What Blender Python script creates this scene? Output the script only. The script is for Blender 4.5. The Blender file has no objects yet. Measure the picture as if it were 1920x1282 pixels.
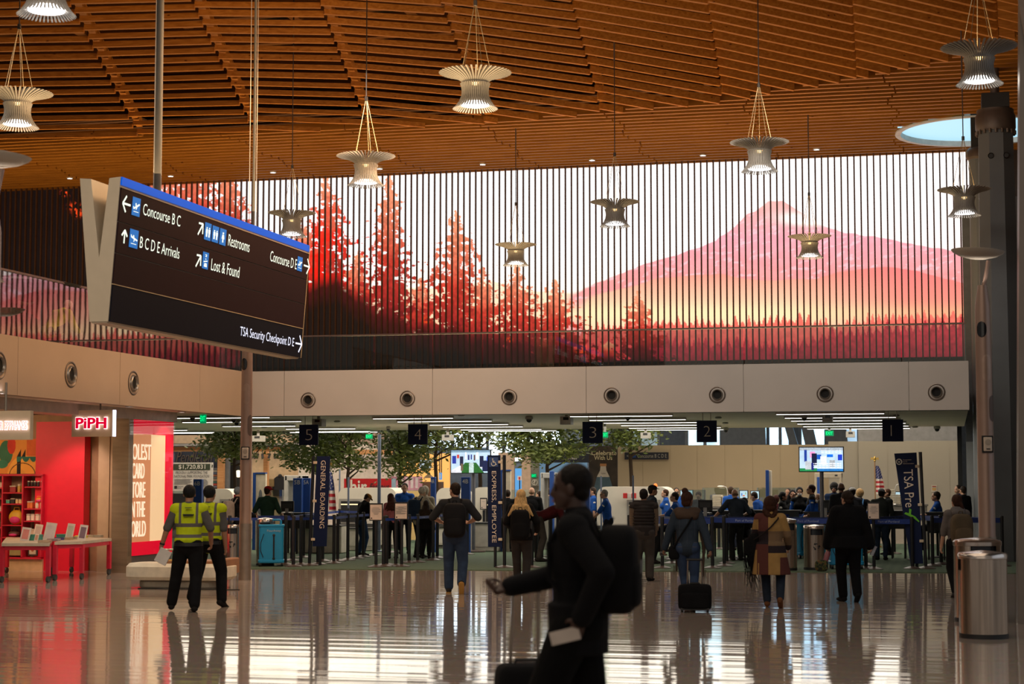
import bpy, bmesh, math, random
import numpy as np
from mathutils import Vector, Matrix, Euler, Quaternion
random.seed(7)
RNG = np.random.default_rng(11)
C = bpy.context.scene.collection
PI = math.pi
R = math.radians

# ------------------------------------------------------------------ camera
F_PX, YAW, PITCH, HCAM = 3400.0, R(13.56), R(4.39), 1.75
cam_d = bpy.data.cameras.new('camera')
cam = bpy.data.objects.new('camera', cam_d); C.objects.link(cam)
cam.location = (0, 0, HCAM)
cam.rotation_euler = (PI/2 + PITCH, 0, YAW)
cam_d.sensor_width = 36
cam_d.lens = F_PX/1920*36
cam_d.clip_end = 400
cam_d.dof.use_dof = True
cam_d.dof.focus_distance = 38
cam_d.dof.aperture_fstop = 2.6
bpy.context.scene.camera = cam
_RM = Euler((PI/2 + PITCH, 0, YAW)).to_matrix()
O = Vector((0, 0, HCAM))
def ray(px, py):
    return _RM @ Vector(((px-960)/F_PX, -(py-641)/F_PX, -1))
def atY(px, py, Y): d = ray(px, py); return O + d*(Y/d.y)
def atX(px, py, X): d = ray(px, py); return O + d*(X/d.x)
def atZ(px, py, Z): d = ray(px, py); return O + d*((Z-HCAM)/d.z)
def atD(px, py, D): return O + ray(px, py)*D
def gnd(px, py): return atZ(px, py, 0.0)
def proj(p):
    q = _RM.transposed() @ (Vector(p)-O)
    return (960 - q.x/q.z*F_PX, 641 + q.y/q.z*F_PX)

# ------------------------------------------------------------------ world and exposure
sc = bpy.context.scene
w = bpy.data.worlds.new('world'); sc.world = w; w.use_nodes = True
bg = w.node_tree.nodes['Background']
bg.inputs[0].default_value = (0.80, 0.74, 0.68, 1); bg.inputs[1].default_value = 0.22
sc.view_settings.view_transform = 'Standard'
sc.view_settings.look = 'None'
sc.view_settings.gamma = 1
sc.view_settings.use_curve_mapping = False
sc.view_settings.exposure = 0.0
sc.cycles.use_denoising = True
sc.cycles.max_bounces = 7
sc.cycles.diffuse_bounces = 3
sc.cycles.glossy_bounces = 4
sc.cycles.transparent_max_bounces = 10
sc.cycles.sample_clamp_indirect = 4.0
sc.cycles.caustics_reflective = False
sc.cycles.caustics_refractive = False

def area(name, loc, rot, size, sy, power, col):
    l = bpy.data.lights.new(name, 'AREA'); l.shape = 'RECTANGLE'; l.size = size; l.size_y = sy
    l.energy = power; l.color = col
    o = bpy.data.objects.new(name, l); C.objects.link(o); o.location = loc; o.rotation_euler = rot
    return o
def spot(name, loc, rot, power, col, ang=100, blend=.6, rad=.1):
    l = bpy.data.lights.new(name, 'SPOT'); l.energy = power; l.color = col
    l.spot_size = R(ang); l.spot_blend = blend; l.shadow_soft_size = rad
    o = bpy.data.objects.new(name, l); C.objects.link(o); o.location = loc; o.rotation_euler = rot
    return o
# daylight from the glazed side of the hall; then fills added above and behind the visitor
area('daylight_side', (16, 18, 7), (0, R(80), 0), 8, 24, 260, (.62, .78, 1))
area('hall_fill', (-5, 12, 10.2), (0, 0, 0), 16, 16, 900, (1, .82, .64))  # added overhead fill, no matching fitting in the roof
area('front_fill', (-4, -3, 6.5), (R(82), 0, R(8)), 18, 6, 170, (1, .86, .70))  # added warm front fill behind the camera, no real source
spot('sign_fill_spot', (-8.5, 9, 9.6), (R(64), 0, R(9)), 900, (1, .84, .62), 38, .8, .3)  # lamp added out of view to brighten the sign's end
# warm uplighting of the timber roof from the tops of the mezzanines
for ux in (-28, -20, -12, -4):
    area('roof_uplight', (ux, 44, 4.4), (R(180), 0, 0), 6, 2.5, 420, (1, .68, .34))
area('roof_uplight', (-9.5, 26, 6.2), (R(180), 0, 0), 10, 5, 760, (1, .68, .34))
area('mezzanine_fill', (-18, 28, 9.2), (0, 0, 0), 4, 18, 380, (1, .84, .66))  # unseen fill added over the dark left mezzanine and its people
# wall washers aimed at the mezzanine edges
area('fascia_wash', (-6, 31, 9.0), (R(38), 0, 0), 14, 1, 330, (1, .88, .74))
area('side_wash', (-8.5, 30, 8.6), (0, R(50), 0), 1, 12, 560, (1, .58, .28))

# ------------------------------------------------------------------ materials
MATS = {}
def _new(name):
    m = bpy.data.materials.new(name); m.use_nodes = True
    return m, m.node_tree.nodes, m.node_tree.links, m.node_tree.nodes['Principled BSDF']
def N(nt, t, **kw):
    n = nt.nodes.new(t)
    for k, v in kw.items(): setattr(n, k, v)
    return n
def c4(c): return (c[0], c[1], c[2], 1)
def hexc(h):
    v = [int(h[i:i+2], 16)/255 for i in (0, 2, 4)]
    return tuple(x/12.92 if x <= .04045 else ((x+.055)/1.055)**2.4 for x in v)
def mat(name, col, rough=.5, metal=0., var=.12, scale=6., bump=0., bscale=60., spec=None, coat=0., stretch=(1, 1, 1)):
    if name in MATS: return MATS[name]
    m, n, l, b = _new(name)
    if isinstance(col, str): col = hexc(col)
    tc = n.new('ShaderNodeTexCoord'); mp = n.new('ShaderNodeMapping'); l.new(tc.outputs['Object'], mp.inputs[0])
    mp.inputs['Scale'].default_value = stretch
    nz = n.new('ShaderNodeTexNoise'); nz.inputs['Scale'].default_value = scale; nz.inputs['Detail'].default_value = 4
    l.new(mp.outputs[0], nz.inputs['Vector'])
    rp = n.new('ShaderNodeValToRGB')
    rp.color_ramp.elements[0].position = .3; rp.color_ramp.elements[1].position = .7
    rp.color_ramp.elements[0].color = c4([x*(1-var) for x in col]); rp.color_ramp.elements[1].color = c4([min(1, x*(1+var)) for x in col])
    l.new(nz.outputs[0], rp.inputs[0]); l.new(rp.outputs[0], b.inputs['Base Color'])
    b.inputs['Roughness'].default_value = rough; b.inputs['Metallic'].default_value = metal
    if spec is not None: b.inputs['Specular IOR Level'].default_value = spec
    if coat: b.inputs['Coat Weight'].default_value = coat
    if bump:
        bn = n.new('ShaderNodeTexNoise'); bn.inputs['Scale'].default_value = bscale; l.new(mp.outputs[0], bn.inputs['Vector'])
        bp = n.new('ShaderNodeBump'); bp.inputs['Strength'].default_value = bump; bp.inputs['Distance'].default_value = .02
        l.new(bn.outputs[0], bp.inputs['Height']); l.new(bp.outputs[0], b.inputs['Normal'])
    MATS[name] = m
    return m
def emit(name, col, s=1., base=None):
    if name in MATS: return MATS[name]
    m, n, l, b = _new(name)
    if isinstance(col, str): col = hexc(col)
    b.inputs['Base Color'].default_value = c4(base or [x*.3 for x in col]); b.inputs['Roughness'].default_value = .4
    b.inputs['Specular IOR Level'].default_value = .15
    b.inputs['Emission Color'].default_value = c4(col); b.inputs['Emission Strength'].default_value = s
    MATS[name] = m
    return m
def glass(name, tint=(.85, .95, .93), refl=.12, rough=.01, top=1.):
    if name in MATS: return MATS[name]
    m, n, l, b = _new(name); n.remove(b)
    tr = n.new('ShaderNodeBsdfTransparent'); tr.inputs[0].default_value = c4(tint)
    gl = n.new('ShaderNodeBsdfGlossy'); gl.inputs['Roughness'].default_value = rough; gl.inputs[0].default_value = (1, 1, 1, 1)
    tcg = n.new('ShaderNodeTexCoord'); nzg = n.new('ShaderNodeTexNoise'); nzg.inputs['Scale'].default_value = .9
    l.new(tcg.outputs['Object'], nzg.inputs['Vector'])
    bpg = n.new('ShaderNodeBump'); bpg.inputs['Strength'].default_value = .012; bpg.inputs['Distance'].default_value = .05
    l.new(nzg.outputs[0], bpg.inputs['Height']); l.new(bpg.outputs[0], gl.inputs['Normal'])
    fr = n.new('ShaderNodeLayerWeight'); fr.inputs[0].default_value = .5
    mx = n.new('ShaderNodeMapRange'); mx.inputs[3].default_value = refl; mx.inputs[4].default_value = top
    pw = n.new('ShaderNodeMath'); pw.operation = 'POWER'; pw.inputs[1].default_value = 3.5
    l.new(fr.outputs['Facing'], pw.inputs[0]); l.new(pw.outputs[0], mx.inputs[0])
    ms = n.new('ShaderNodeMixShader'); l.new(mx.outputs[0], ms.inputs[0]); l.new(tr.outputs[0], ms.inputs[1]); l.new(gl.outputs[0], ms.inputs[2])
    l.new(ms.outputs[0], n['Material Output'].inputs[0])
    MATS[name] = m
    return m
def wood(name, c1, c2, rough=.45):
    if name in MATS: return MATS[name]
    m, n, l, b = _new(name)
    tc = n.new('ShaderNodeTexCoord'); mp = n.new('ShaderNodeMapping'); mp.inputs['Scale'].default_value = (.35, 7, 7)
    l.new(tc.outputs['Object'], mp.inputs[0])
    nz = n.new('ShaderNodeTexNoise'); nz.inputs['Scale'].default_value = 3; nz.inputs['Detail'].default_value = 6; nz.inputs['Distortion'].default_value = .6
    l.new(mp.outputs[0], nz.inputs['Vector'])
    rp = n.new('ShaderNodeValToRGB'); rp.color_ramp.elements[0].position = .32; rp.color_ramp.elements[1].position = .68
    rp.color_ramp.elements[0].color = c4(c1); rp.color_ramp.elements[1].color = c4(c2)
    l.new(nz.outputs[0], rp.inputs[0])
    mp2 = n.new('ShaderNodeMapping'); mp2.inputs['Scale'].default_value = (1.1, 2.5, 2.5); l.new(tc.outputs['Object'], mp2.inputs[0])
    vo = n.new('ShaderNodeTexVoronoi'); vo.inputs['Scale'].default_value = 1.7; l.new(mp2.outputs[0], vo.inputs['Vector'])
    kr = n.new('ShaderNodeValToRGB'); kr.color_ramp.elements[0].position = .03; kr.color_ramp.elements[1].position = .10
    kr.color_ramp.elements[0].color = (.22, .12, .06, 1); kr.color_ramp.elements[1].color = (1, 1, 1, 1)
    l.new(vo.outputs['Distance'], kr.inputs[0])
    mx = n.new('ShaderNodeMixRGB'); mx.blend_type = 'MULTIPLY'; mx.inputs[0].default_value = .9
    l.new(rp.outputs[0], mx.inputs[1]); l.new(kr.outputs[0], mx.inputs[2]); l.new(mx.outputs[0], b.inputs['Base Color'])
    b.inputs['Roughness'].default_value = .6; b.inputs['Specular IOR Level'].default_value = .15
    MATS[name] = m
    return m
def vcol(name, strength=0., rough=.5, attr='Col'):
    if name in MATS: return MATS[name]
    m, n, l, b = _new(name)
    a = n.new('ShaderNodeVertexColor'); a.layer_name = attr
    if strength:
        l.new(a.outputs[0], b.inputs['Emission Color']); b.inputs['Emission Strength'].default_value = strength
        b.inputs['Base Color'].default_value = (.01, .01, .01, 1)
    else: l.new(a.outputs[0], b.inputs['Base Color'])
    b.inputs['Roughness'].default_value = rough
    MATS[name] = m
    return m

# ------------------------------------------------------------------ mesh helpers
class MB:
    def __init__(s): s.v = []; s.f = []; s.mi = []; s.cur = 0; s.sm = []; s.smooth = False
    def mat(s, i): s.cur = i; return s
    def add(s, vs, fs, M=None):
        k = len(s.v)
        if M is not None: vs = [M @ Vector(p) for p in vs]
        s.v += [tuple(p) for p in vs]
        for f in fs:
            s.f.append(tuple(i+k for i in f)); s.mi.append(s.cur); s.sm.append(s.smooth)
        return s
    def box(s, x0, x1, y0, y1, z0, z1, M=None):
        vs = [(x, y, z) for x in (x0, x1) for y in (y0, y1) for z in (z0, z1)]
        return s.add(vs, [(0, 1, 3, 2), (4, 6, 7, 5), (0, 4, 5, 1), (2, 3, 7, 6), (0, 2, 6, 4), (1, 5, 7, 3)], M)
    def cbox(s, c, d, M=None):
        return s.box(c[0]-d[0]/2, c[0]+d[0]/2, c[1]-d[1]/2, c[1]+d[1]/2, c[2]-d[2]/2, c[2]+d[2]/2, M)
    def rbox(s, c, d, r=.02, M=None, seg=3):
        """box with rounded vertical edges and eased top"""
        hx, hy = d[0]/2, d[1]/2; r = min(r, hx*.99, hy*.99)
        def ring(rr, z, ins):
            out = []
            for (sx, sy, a0) in ((1, 1, 0), (-1, 1, 90), (-1, -1, 180), (1, -1, 270)):
                for k in range(seg+1):
                    a = R(a0+90*k/seg)
                    out.append((c[0]+sx*(hx-r)+(r-ins)*math.cos(a), c[1]+sy*(hy-r)+(r-ins)*math.sin(a), z))
            return out
        e = min(r*.4, d[2]*.2)
        z0, z1 = c[2]-d[2]/2, c[2]+d[2]/2
        rings = [ring(r, z0, e), ring(r, z0+e, 0), ring(r, z1-e, 0), ring(r, z1, e)]
        n = len(rings[0]); vs = sum(rings, []); fs = []
        for j in range(3):
            for i in range(n): fs.append((j*n+i, j*n+(i+1) % n, (j+1)*n+(i+1) % n, (j+1)*n+i))
        fs.append(tuple(range(n))[::-1]); fs.append(tuple(range(3*n, 4*n)))
        return s.add(vs, fs, M)
    def cyl(s, p, q, r, r2=None, n=12, caps=True):
        p, q = Vector(p), Vector(q); r2 = r if r2 is None else r2
        d = (q-p); L = d.length
        if L < 1e-6: return s
        d.normalize(); a = d.orthogonal().normalized(); b = d.cross(a)
        vs = []
        for (o, rr) in ((p, r), (q, r2)):
            for i in range(n):
                t = 2*PI*i/n; vs.append(o + a*(rr*math.cos(t)) + b*(rr*math.sin(t)))
        fs = [(i, (i+1) % n, n+(i+1) % n, n+i) for i in range(n)]
        if caps: fs += [tuple(range(n))[::-1], tuple(range(n, 2*n))]
        return s.add(vs, fs)
    def tube(s, pts, r, n=8):
        pts = [Vector(p) for p in pts]
        prev = None; vs = []; m = len(pts)
        for i, p in enumerate(pts):
            d = (pts[min(i+1, m-1)] - pts[max(i-1, 0)]).normalized()
            a = d.orthogonal().normalized() if prev is None else (prev - d*prev.dot(d)).normalized()
            prev = a; b = d.cross(a)
            rr = r[i] if isinstance(r, (list, tuple)) else r
            for k in range(n): t = 2*PI*k/n; vs.append(p + a*(rr*math.cos(t)) + b*(rr*math.sin(t)))
        fs = [(j*n+i, j*n+(i+1) % n, (j+1)*n+(i+1) % n, (j+1)*n+i) for j in range(m-1) for i in range(n)]
        fs += [tuple(range(n))[::-1], tuple(range((m-1)*n, m*n))]
        return s.add(vs, fs)
    def lathe(s, prof, c=(0, 0, 0), n=24, M=None, caps=True):
        vs = []; m = len(prof)
        for (r, z) in prof:
            for i in range(n): t = 2*PI*i/n; vs.append((c[0]+r*math.cos(t), c[1]+r*math.sin(t), c[2]+z))
        fs = [(j*n+i, j*n+(i+1) % n, (j+1)*n+(i+1) % n, (j+1)*n+i) for j in range(m-1) for i in range(n)]
        if caps: fs += [tuple(range(n))[::-1], tuple(range((m-1)*n, m*n))]
        return s.add(vs, fs, M)
    def prism(s, poly, o, u, v, w):
        """polygon (a,b) in plane o + a*u + b*v, extruded by w"""
        o, u, v, w = map(Vector, (o, u, v, w)); n = len(poly)
        vs = [o+u*a+v*b for a, b in poly] + [o+u*a+v*b+w for a, b in poly]
        fs = [tuple(range(n))[::-1], tuple(range(n, 2*n))] + [(i, (i+1) % n, n+(i+1) % n, n+i) for i in range(n)]
        return s.add(vs, fs)
    def ell(s, c, r, n=16, m=10, M=None):
        vs = []; fs = []
        for j in range(1, m):
            t = PI*j/m
            for i in range(n):
                a = 2*PI*i/n; vs.append((r[0]*math.sin(t)*math.cos(a), r[1]*math.sin(t)*math.sin(a), -r[2]*math.cos(t)))
        vs += [(0, 0, -r[2]), (0, 0, r[2])]
        for j in range(m-2):
            for i in range(n): fs.append((j*n+i, j*n+(i+1) % n, (j+1)*n+(i+1) % n, (j+1)*n+i))
        b, t = len(vs)-2, len(vs)-1
        for i in range(n): fs.append((b, (i+1) % n, i)); fs.append((t, (m-2)*n+i, (m-2)*n+(i+1) % n))
        MM = Matrix.Translation(Vector(c)) @ (M if M is not None else Matrix.Identity(4))
        return s.add(vs, fs, MM)
    def caps(s, p, q, r1, r2, fl=1., fdir=None, n=14, m=5):
        """closed tapered capsule; fl flattens along fdir"""
        p, q = Vector(p), Vector(q); d = q-p; L = d.length
        if L < 1e-5: return s.ell(p, (r1, r1, r1))
        d.normalize()
        if fdir is None: a = d.orthogonal().normalized()
        else:
            fd = Vector(fdir); a = (fd - d*fd.dot(d)); a = a.normalized() if a.length > 1e-4 else d.orthogonal().normalized()
        b = d.cross(a); vs = []; rings = []
        for k in range(m): t = PI/2*(k+.35)/(m); rings.append((-r1*math.cos(t), r1*math.sin(t)))
        rings += [(0, r1), (L, r2)]
        for k in range(m): t = PI/2*(m-k-.65)/(m); rings.append((L+r2*math.cos(t), r2*math.sin(t)))
        for (h, rr) in rings:
            for i in range(n): t = 2*PI*i/n; vs.append(p + d*h + a*(rr*fl*math.cos(t)) + b*(rr*math.sin(t)))
        k = len(rings)
        fs = [(j*n+i, j*n+(i+1) % n, (j+1)*n+(i+1) % n, (j+1)*n+i) for j in range(k-1) for i in range(n)]
        fs += [tuple(range(n))[::-1], tuple(range((k-1)*n, k*n))]
        return s.add(vs, fs)
    def build(s, name, mats, parent=None, smooth=None, world=False):
        me = bpy.data.meshes.new(name)
        me.from_pydata(s.v, [], s.f)
        if not isinstance(mats, (list, tuple)): mats = [mats]
        for m in mats: me.materials.append(m)
        if len(mats) > 1: me.polygons.foreach_set('material_index', s.mi)
        if smooth is None: smooth = any(s.sm)
        if smooth:
            me.polygons.foreach_set('use_smooth', [True]*len(me.polygons))
            try: me.set_sharp_from_angle(angle=R(40))
            except Exception: pass
        me.update()
        o = bpy.data.objects.new(name, me); C.objects.link(o)
        if parent is not None:
            if world:
                MW = root_matrix(parent).inverted(); me.transform(MW)
            o.parent = parent
        return o
def root_matrix(o):
    M = Matrix.LocRotScale(o.location, o.rotation_euler, o.scale)
    return root_matrix(o.parent) @ M if o.parent else M
def tag(o, label, cat, group=None):
    o['label'] = label; o['category'] = cat
    if group: o['group'] = group
    return o
def thing(name, label, cat, loc=(0, 0, 0), rz=0, group=None):
    o = bpy.data.objects.new(name, None); C.objects.link(o); o.location = loc; o.rotation_euler = (0, 0, rz)
    o.empty_display_size = .1
    return tag(o, label, cat, group)
def struct(o, label=None):
    o['kind'] = 'structure'
    if label: o['label'] = label
    return o
def dup(root, loc=None, rz=None, label=None, group=None, parent=None):
    r = root.copy(); C.objects.link(r)
    if parent is not None: r.parent = parent
    if loc is not None: r.location = loc
    if rz is not None: r.rotation_euler = (0, 0, rz)
    if label: r['label'] = label
    if group: r['group'] = group
    for ch in list(root.children): dup(ch, parent=r)
    return r
_txt = {}
def text_geo(s, bold=0., italic=0.):
    key = (s, bold, italic)
    if key in _txt: return _txt[key]
    cu = bpy.data.curves.new('t', 'FONT'); cu.body = s; cu.size = 1; cu.resolution_u = 3; cu.offset = bold; cu.shear = italic
    o = bpy.data.objects.new('t', cu); C.objects.link(o)
    dg = bpy.context.evaluated_depsgraph_get(); me = bpy.data.meshes.new_from_object(o.evaluated_get(dg))
    v = np.array([tuple(x.co) for x in me.vertices]); f = [tuple(p.vertices) for p in me.polygons]
    bpy.data.objects.remove(o); bpy.data.curves.remove(cu); bpy.data.meshes.remove(me)
    lo = v.min(0); hi = v.max(0)
    v = (v-lo)/np.maximum(hi-lo, 1e-6)
    asp = (hi-lo)[0]/(hi-lo)[1]
    _txt[key] = (v, f, asp)
    return _txt[key]
def lettering(s, o, u, v, m, parent, w=None, h=None, depth=0., bold=0., italic=0., name='lettering', world=True, mb=None):
    """text in the box o + [0..w]u + [0..h]v (u, v unit); returns the part"""
    g, f, asp = text_geo(s, bold, italic)
    u, v = Vector(u).normalized(), Vector(v).normalized(); nrm = u.cross(v)
    if w is None: w = h*asp
    if h is None: h = w/asp
    o = Vector(o)
    own = mb is None
    mb = mb or MB()
    vs = [o + u*(a[0]*w) + v*(a[1]*h) + nrm*.004 for a in g]
    if depth:
        n = len(vs); vs2 = [p+nrm*depth for p in vs]
        ed = {}
        for fc in f:
            for i in range(len(fc)):
                e = (fc[i], fc[(i+1) % len(fc)])
                if (e[1], e[0]) in ed: del ed[(e[1], e[0])]
                else: ed[e] = 1
        fs = [tuple(i+n for i in fc) for fc in f] + [(a, b, b+n, a+n) for a, b in ed]
        mb.add(vs+vs2, fs)
    else: mb.add(vs, f)
    return mb.build(name, m, parent, world=world) if own else mb
def pixgrid(name, P00, P10, P01, nu, nv, fn, m, parent=None):
    """flat grid with a colour attribute; fn(U, V) -> rgb arrays"""
    P00, P10, P01 = (np.array(p, float) for p in (P00, P10, P01))
    U, V = np.meshgrid(np.linspace(0, 1, nu), np.linspace(0, 1, nv))
    P = P00[None, None]+(P10-P00)[None, None]*U[..., None]+(P01-P00)[None, None]*V[..., None]
    col = fn(U, V, P)
    me = bpy.data.meshes.new(name)
    nf = (nu-1)*(nv-1); i = np.arange(nf); r_, c_ = i//(nu-1), i % (nu-1)
    a = r_*nu+c_; idx = np.stack([a, a+1, a+nu+1, a+nu], 1).astype(np.int32)
    me.vertices.add(nu*nv); me.vertices.foreach_set('co', P.reshape(-1).astype(np.float32))
    me.loops.add(nf*4); me.loops.foreach_set('vertex_index', idx.reshape(-1))
    me.polygons.add(nf); me.polygons.foreach_set('loop_start', (np.arange(nf)*4).astype(np.int32))
    try: me.polygons.foreach_set('loop_total', np.full(nf, 4, np.int32))
    except Exception: pass
    me.update(calc_edges=True)
    ca = me.color_attributes.new('Col', 'FLOAT_COLOR', 'POINT')
    cc = np.ones((nu*nv, 4), np.float32); cc[:, :3] = np.clip(col, 0, 4).reshape(-1, 3)
    ca.data.foreach_set('color', cc.reshape(-1))
    me.materials.append(m)
    o = bpy.data.objects.new(name, me); C.objects.link(o)
    if parent is not None: me.transform(root_matrix(parent).inverted()); o.parent = parent
    return o
def lin(c):
    c = np.asarray(c, float)/255.
    return np.where(c <= .04045, c/12.92, ((c+.055)/1.055)**2.4)
# ================================================================== the hall
YS = 52.0                       # wall of the great screen
YF, XL = 36.2, -14.6            # faces of the far and the left mezzanine edge
ZB, ZT = 3.13, 4.08             # underside and top of the mezzanine edge
HC = atY(520, 338, YS).z        # flat part of the roof
# ---- floor
def floor_mat():
    m, n, l, b = _new('polished_terrazzo')
    tc = n.new('ShaderNodeTexCoord')
    nz = n.new('ShaderNodeTexNoise'); nz.inputs['Scale'].default_value = 1.3; nz.inputs['Detail'].default_value = 3
    mp = n.new('ShaderNodeMapping'); mp.inputs['Scale'].default_value = (.25, .5, 1); l.new(tc.outputs['Object'], mp.inputs[0]); l.new(mp.outputs[0], nz.inputs['Vector'])
    sp = n.new('ShaderNodeTexVoronoi'); sp.inputs['Scale'].default_value = 45; l.new(tc.outputs['Object'], sp.inputs['Vector'])
    rp = n.new('ShaderNodeValToRGB'); rp.color_ramp.elements[0].color = (.33, .27, .225, 1); rp.color_ramp.elements[1].color = (.42, .35, .30, 1)
    l.new(nz.outputs[0], rp.inputs[0])
    mx = n.new('ShaderNodeMixRGB'); mx.blend_type = 'OVERLAY'; mx.inputs[0].default_value = .25
    l.new(rp.outputs[0], mx.inputs[1]); l.new(sp.outputs['Color'], mx.inputs[2]); l.new(mx.outputs[0], b.inputs['Base Color'])
    b.inputs['Roughness'].default_value = .06
    b.inputs['IOR'].default_value = 1.45
    # long shallow ripples of the ground and polished surface
    m2 = n.new('ShaderNodeMapping'); m2.inputs['Scale'].default_value = (.12, 2.7, 1); l.new(tc.outputs['Object'], m2.inputs[0])
    n2 = n.new('ShaderNodeTexNoise'); n2.inputs['Scale'].default_value = 1; n2.inputs['Detail'].default_value = 1.6; n2.inputs['Roughness'].default_value = .55
    l.new(m2.outputs[0], n2.inputs['Vector'])
    bp = n.new('ShaderNodeBump'); bp.inputs['Strength'].default_value = .5; bp.inputs['Distance'].default_value = .0095
    l.new(n2.outputs[0], bp.inputs['Height'])
    m3 = n.new('ShaderNodeMapping'); m3.inputs['Scale'].default_value = (1.2, 3.6, 1); l.new(tc.outputs['Object'], m3.inputs[0])
    n3 = n.new('ShaderNodeTexNoise'); n3.inputs['Scale'].default_value = 1; l.new(m3.outputs[0], n3.inputs['Vector'])
    bp2 = n.new('ShaderNodeBump'); bp2.inputs['Strength'].default_value = .3; bp2.inputs['Distance'].default_value = .0022
    l.new(n3.outputs[0], bp2.inputs['Height']); l.new(bp.outputs[0], bp2.inputs['Normal'])
    l.new(bp2.outputs[0], b.inputs['Normal'])
    return m
fl = MB().box(-45, 25, -6, 90, -.3, 0)
struct(fl.build('floor', floor_mat()), 'polished grey brown terrazzo floor of the hall')
ca, cb = gnd(420, 1066.5), gnd(1740, 1074)
sl = (cb.y-ca.y)/(cb.x-ca.x)
def carpet_mat():
    m, n, l, b = _new('green_carpet')
    tc = n.new('ShaderNodeTexCoord')
    wv = n.new('ShaderNodeTexWave'); wv.inputs['Scale'].default_value = 1.6; wv.inputs['Distortion'].default_value = .5; l.new(tc.outputs['Object'], wv.inputs['Vector'])
    vo = n.new('ShaderNodeTexNoise'); vo.inputs['Scale'].default_value = 9; l.new(tc.outputs['Object'], vo.inputs['Vector'])
    ad = n.new('ShaderNodeMixRGB'); ad.inputs[0].default_value = .6; l.new(wv.outputs['Color'], ad.inputs[1]); l.new(vo.outputs[0], ad.inputs[2])
    rp = n.new('ShaderNodeValToRGB'); rp.color_ramp.elements[0].position = .3; rp.color_ramp.elements[0].color = (.050, .088, .048, 1); rp.color_ramp.elements[1].color = (.085, .125, .070, 1)
    l.new(ad.outputs[0], rp.inputs[0]); l.new(rp.outputs[0], b.inputs['Base Color']); b.inputs['Roughness'].default_value = .95
    return m
xa, xb = -40, 1.9
cy = lambda x: ca.y + sl*(x-ca.x)
cp = MB().prism([(xa, cy(ca.x)-.4), (ca.x, cy(ca.x)), (xb, cy(xb)), (xb, 52), (xa, 52)], (0, 0, 0), (1, 0, 0), (0, 1, 0), (0, 0, .012))
struct(cp.build('floor_carpet', carpet_mat()), 'green patterned carpet of the security area')

# ---- timber roof
WOOD = wood('fir_boards', (.31, .100, .012), (.46, .170, .025))
DARK = mat('dark_void', (.022, .014, .010), .9)
XK = [-400, 0, 193, 417, 640, 860, 1100, 1330, 1600, 1920, 2400]
GK = [14, 0, -6, -18, -18, -5, 23, 58, 112, 182, 290]
gfun = lambda x: float(np.interp(x, XK, GK))
BX = [-400, 0, 250, 600, 765, 970, 1120, 1340, 1472, 1613, 1725, 1790, 1893, 2100]
BY = [268, 265, 258, 243, 237, 225, 212, 191, 168, 146, 122, 108, 73, 0]
bfun = lambda x: float(np.interp(x, BX, BY))
JT = [((-170, 5), (-30, 263)), ((60, 5), (42, 262)), ((130, 5), (262, 262)), ((360, 5), (475, 250)), ((597, 0), (690, 245)), ((826, 0), (912, 235)), ((1073, 0), (1128, 215)), ((1330, 0), (1357, 192)), ((1601, 0), (1608, 150)), ((1870, 0), (1874, 90)), ((2130, 0), (2120, -40))]
JT = [JT[0]] + JT[2:]
def roofpt(x, y):
    d = bfun(x) - y
    z = HC - .12 + (1.0*(1-math.exp(-d/130)) if d > 0 else 0)
    return atZ(x, y, z)
ceil = MB()
ceil.box(-38, 16, 2, 56, HC+3.2, HC+3.5); ceil.box(-38.3, -38, 2, 56, HC-.3, HC+3.4); ceil.box(16, 16.3, 2, 56, HC+.6, HC+3.4)
ceil_o = struct(ceil.build('ceiling', DARK), 'dark underside of the roof deck above the timber lattice')
y0 = 262.0; row = 0
joints = {j: [] for j in range(len(JT))}
while y0 > -330:
    b = MB(); any_ = False
    for j in range(len(JT)-1):
        def jx(jt):
            (xa_, ya_), (xb_, yb_) = jt
            x = xa_
            for _ in range(4):
                y = y0+gfun(x); x = xa_ + (xb_-xa_)*(y-ya_)/(yb_-ya_)
            return x
        x0, x1 = jx(JT[j]), jx(JT[j+1])
        ya_, yb_ = y0+gfun(x0)-2.5, y0+gfun(x1)+2.5
        if ya_ < -150 and yb_ < -150: continue
        # clip at the edge of the flat part
        if ya_ > bfun(x0): continue
        e0, e1 = (x0, ya_), (x1, yb_)
        if yb_ > bfun(x1):
            for t in np.linspace(0, 1, 40):
                x = x0+(x1-x0)*t; y = ya_+(yb_-ya_)*t
                if y > bfun(x)+3: e1 = (x, y); break
        if e1[0]-e0[0] < 6: continue
        P, Q = roofpt(*e0), roofpt(*e1)
        joints[j].append(P)
        u = (Q-P).normalized(); n_ = Vector((-u.y, u.x, 0)).normalized(); up = Vector((0, 0, 1))
        hh = .115 + .06*max(0, min(1, (x0-700)/600)) + .01*math.sin(row*3.7+j*2.1)
        th = .10
        M = Matrix((( (Q-P).x, n_.x*th, 0, P.x), ((Q-P).y, n_.y*th, 0, P.y), ((Q-P).z, 0, hh, P.z), (0, 0, 0, 1)))
        b.box(0, .997, 0, 1, 0, 1, M); any_ = True
    if any_:
        o = b.build('beam', WOOD, ceil_o)
    y0 -= 16.6; row += 1
cb_ = MB()
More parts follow.
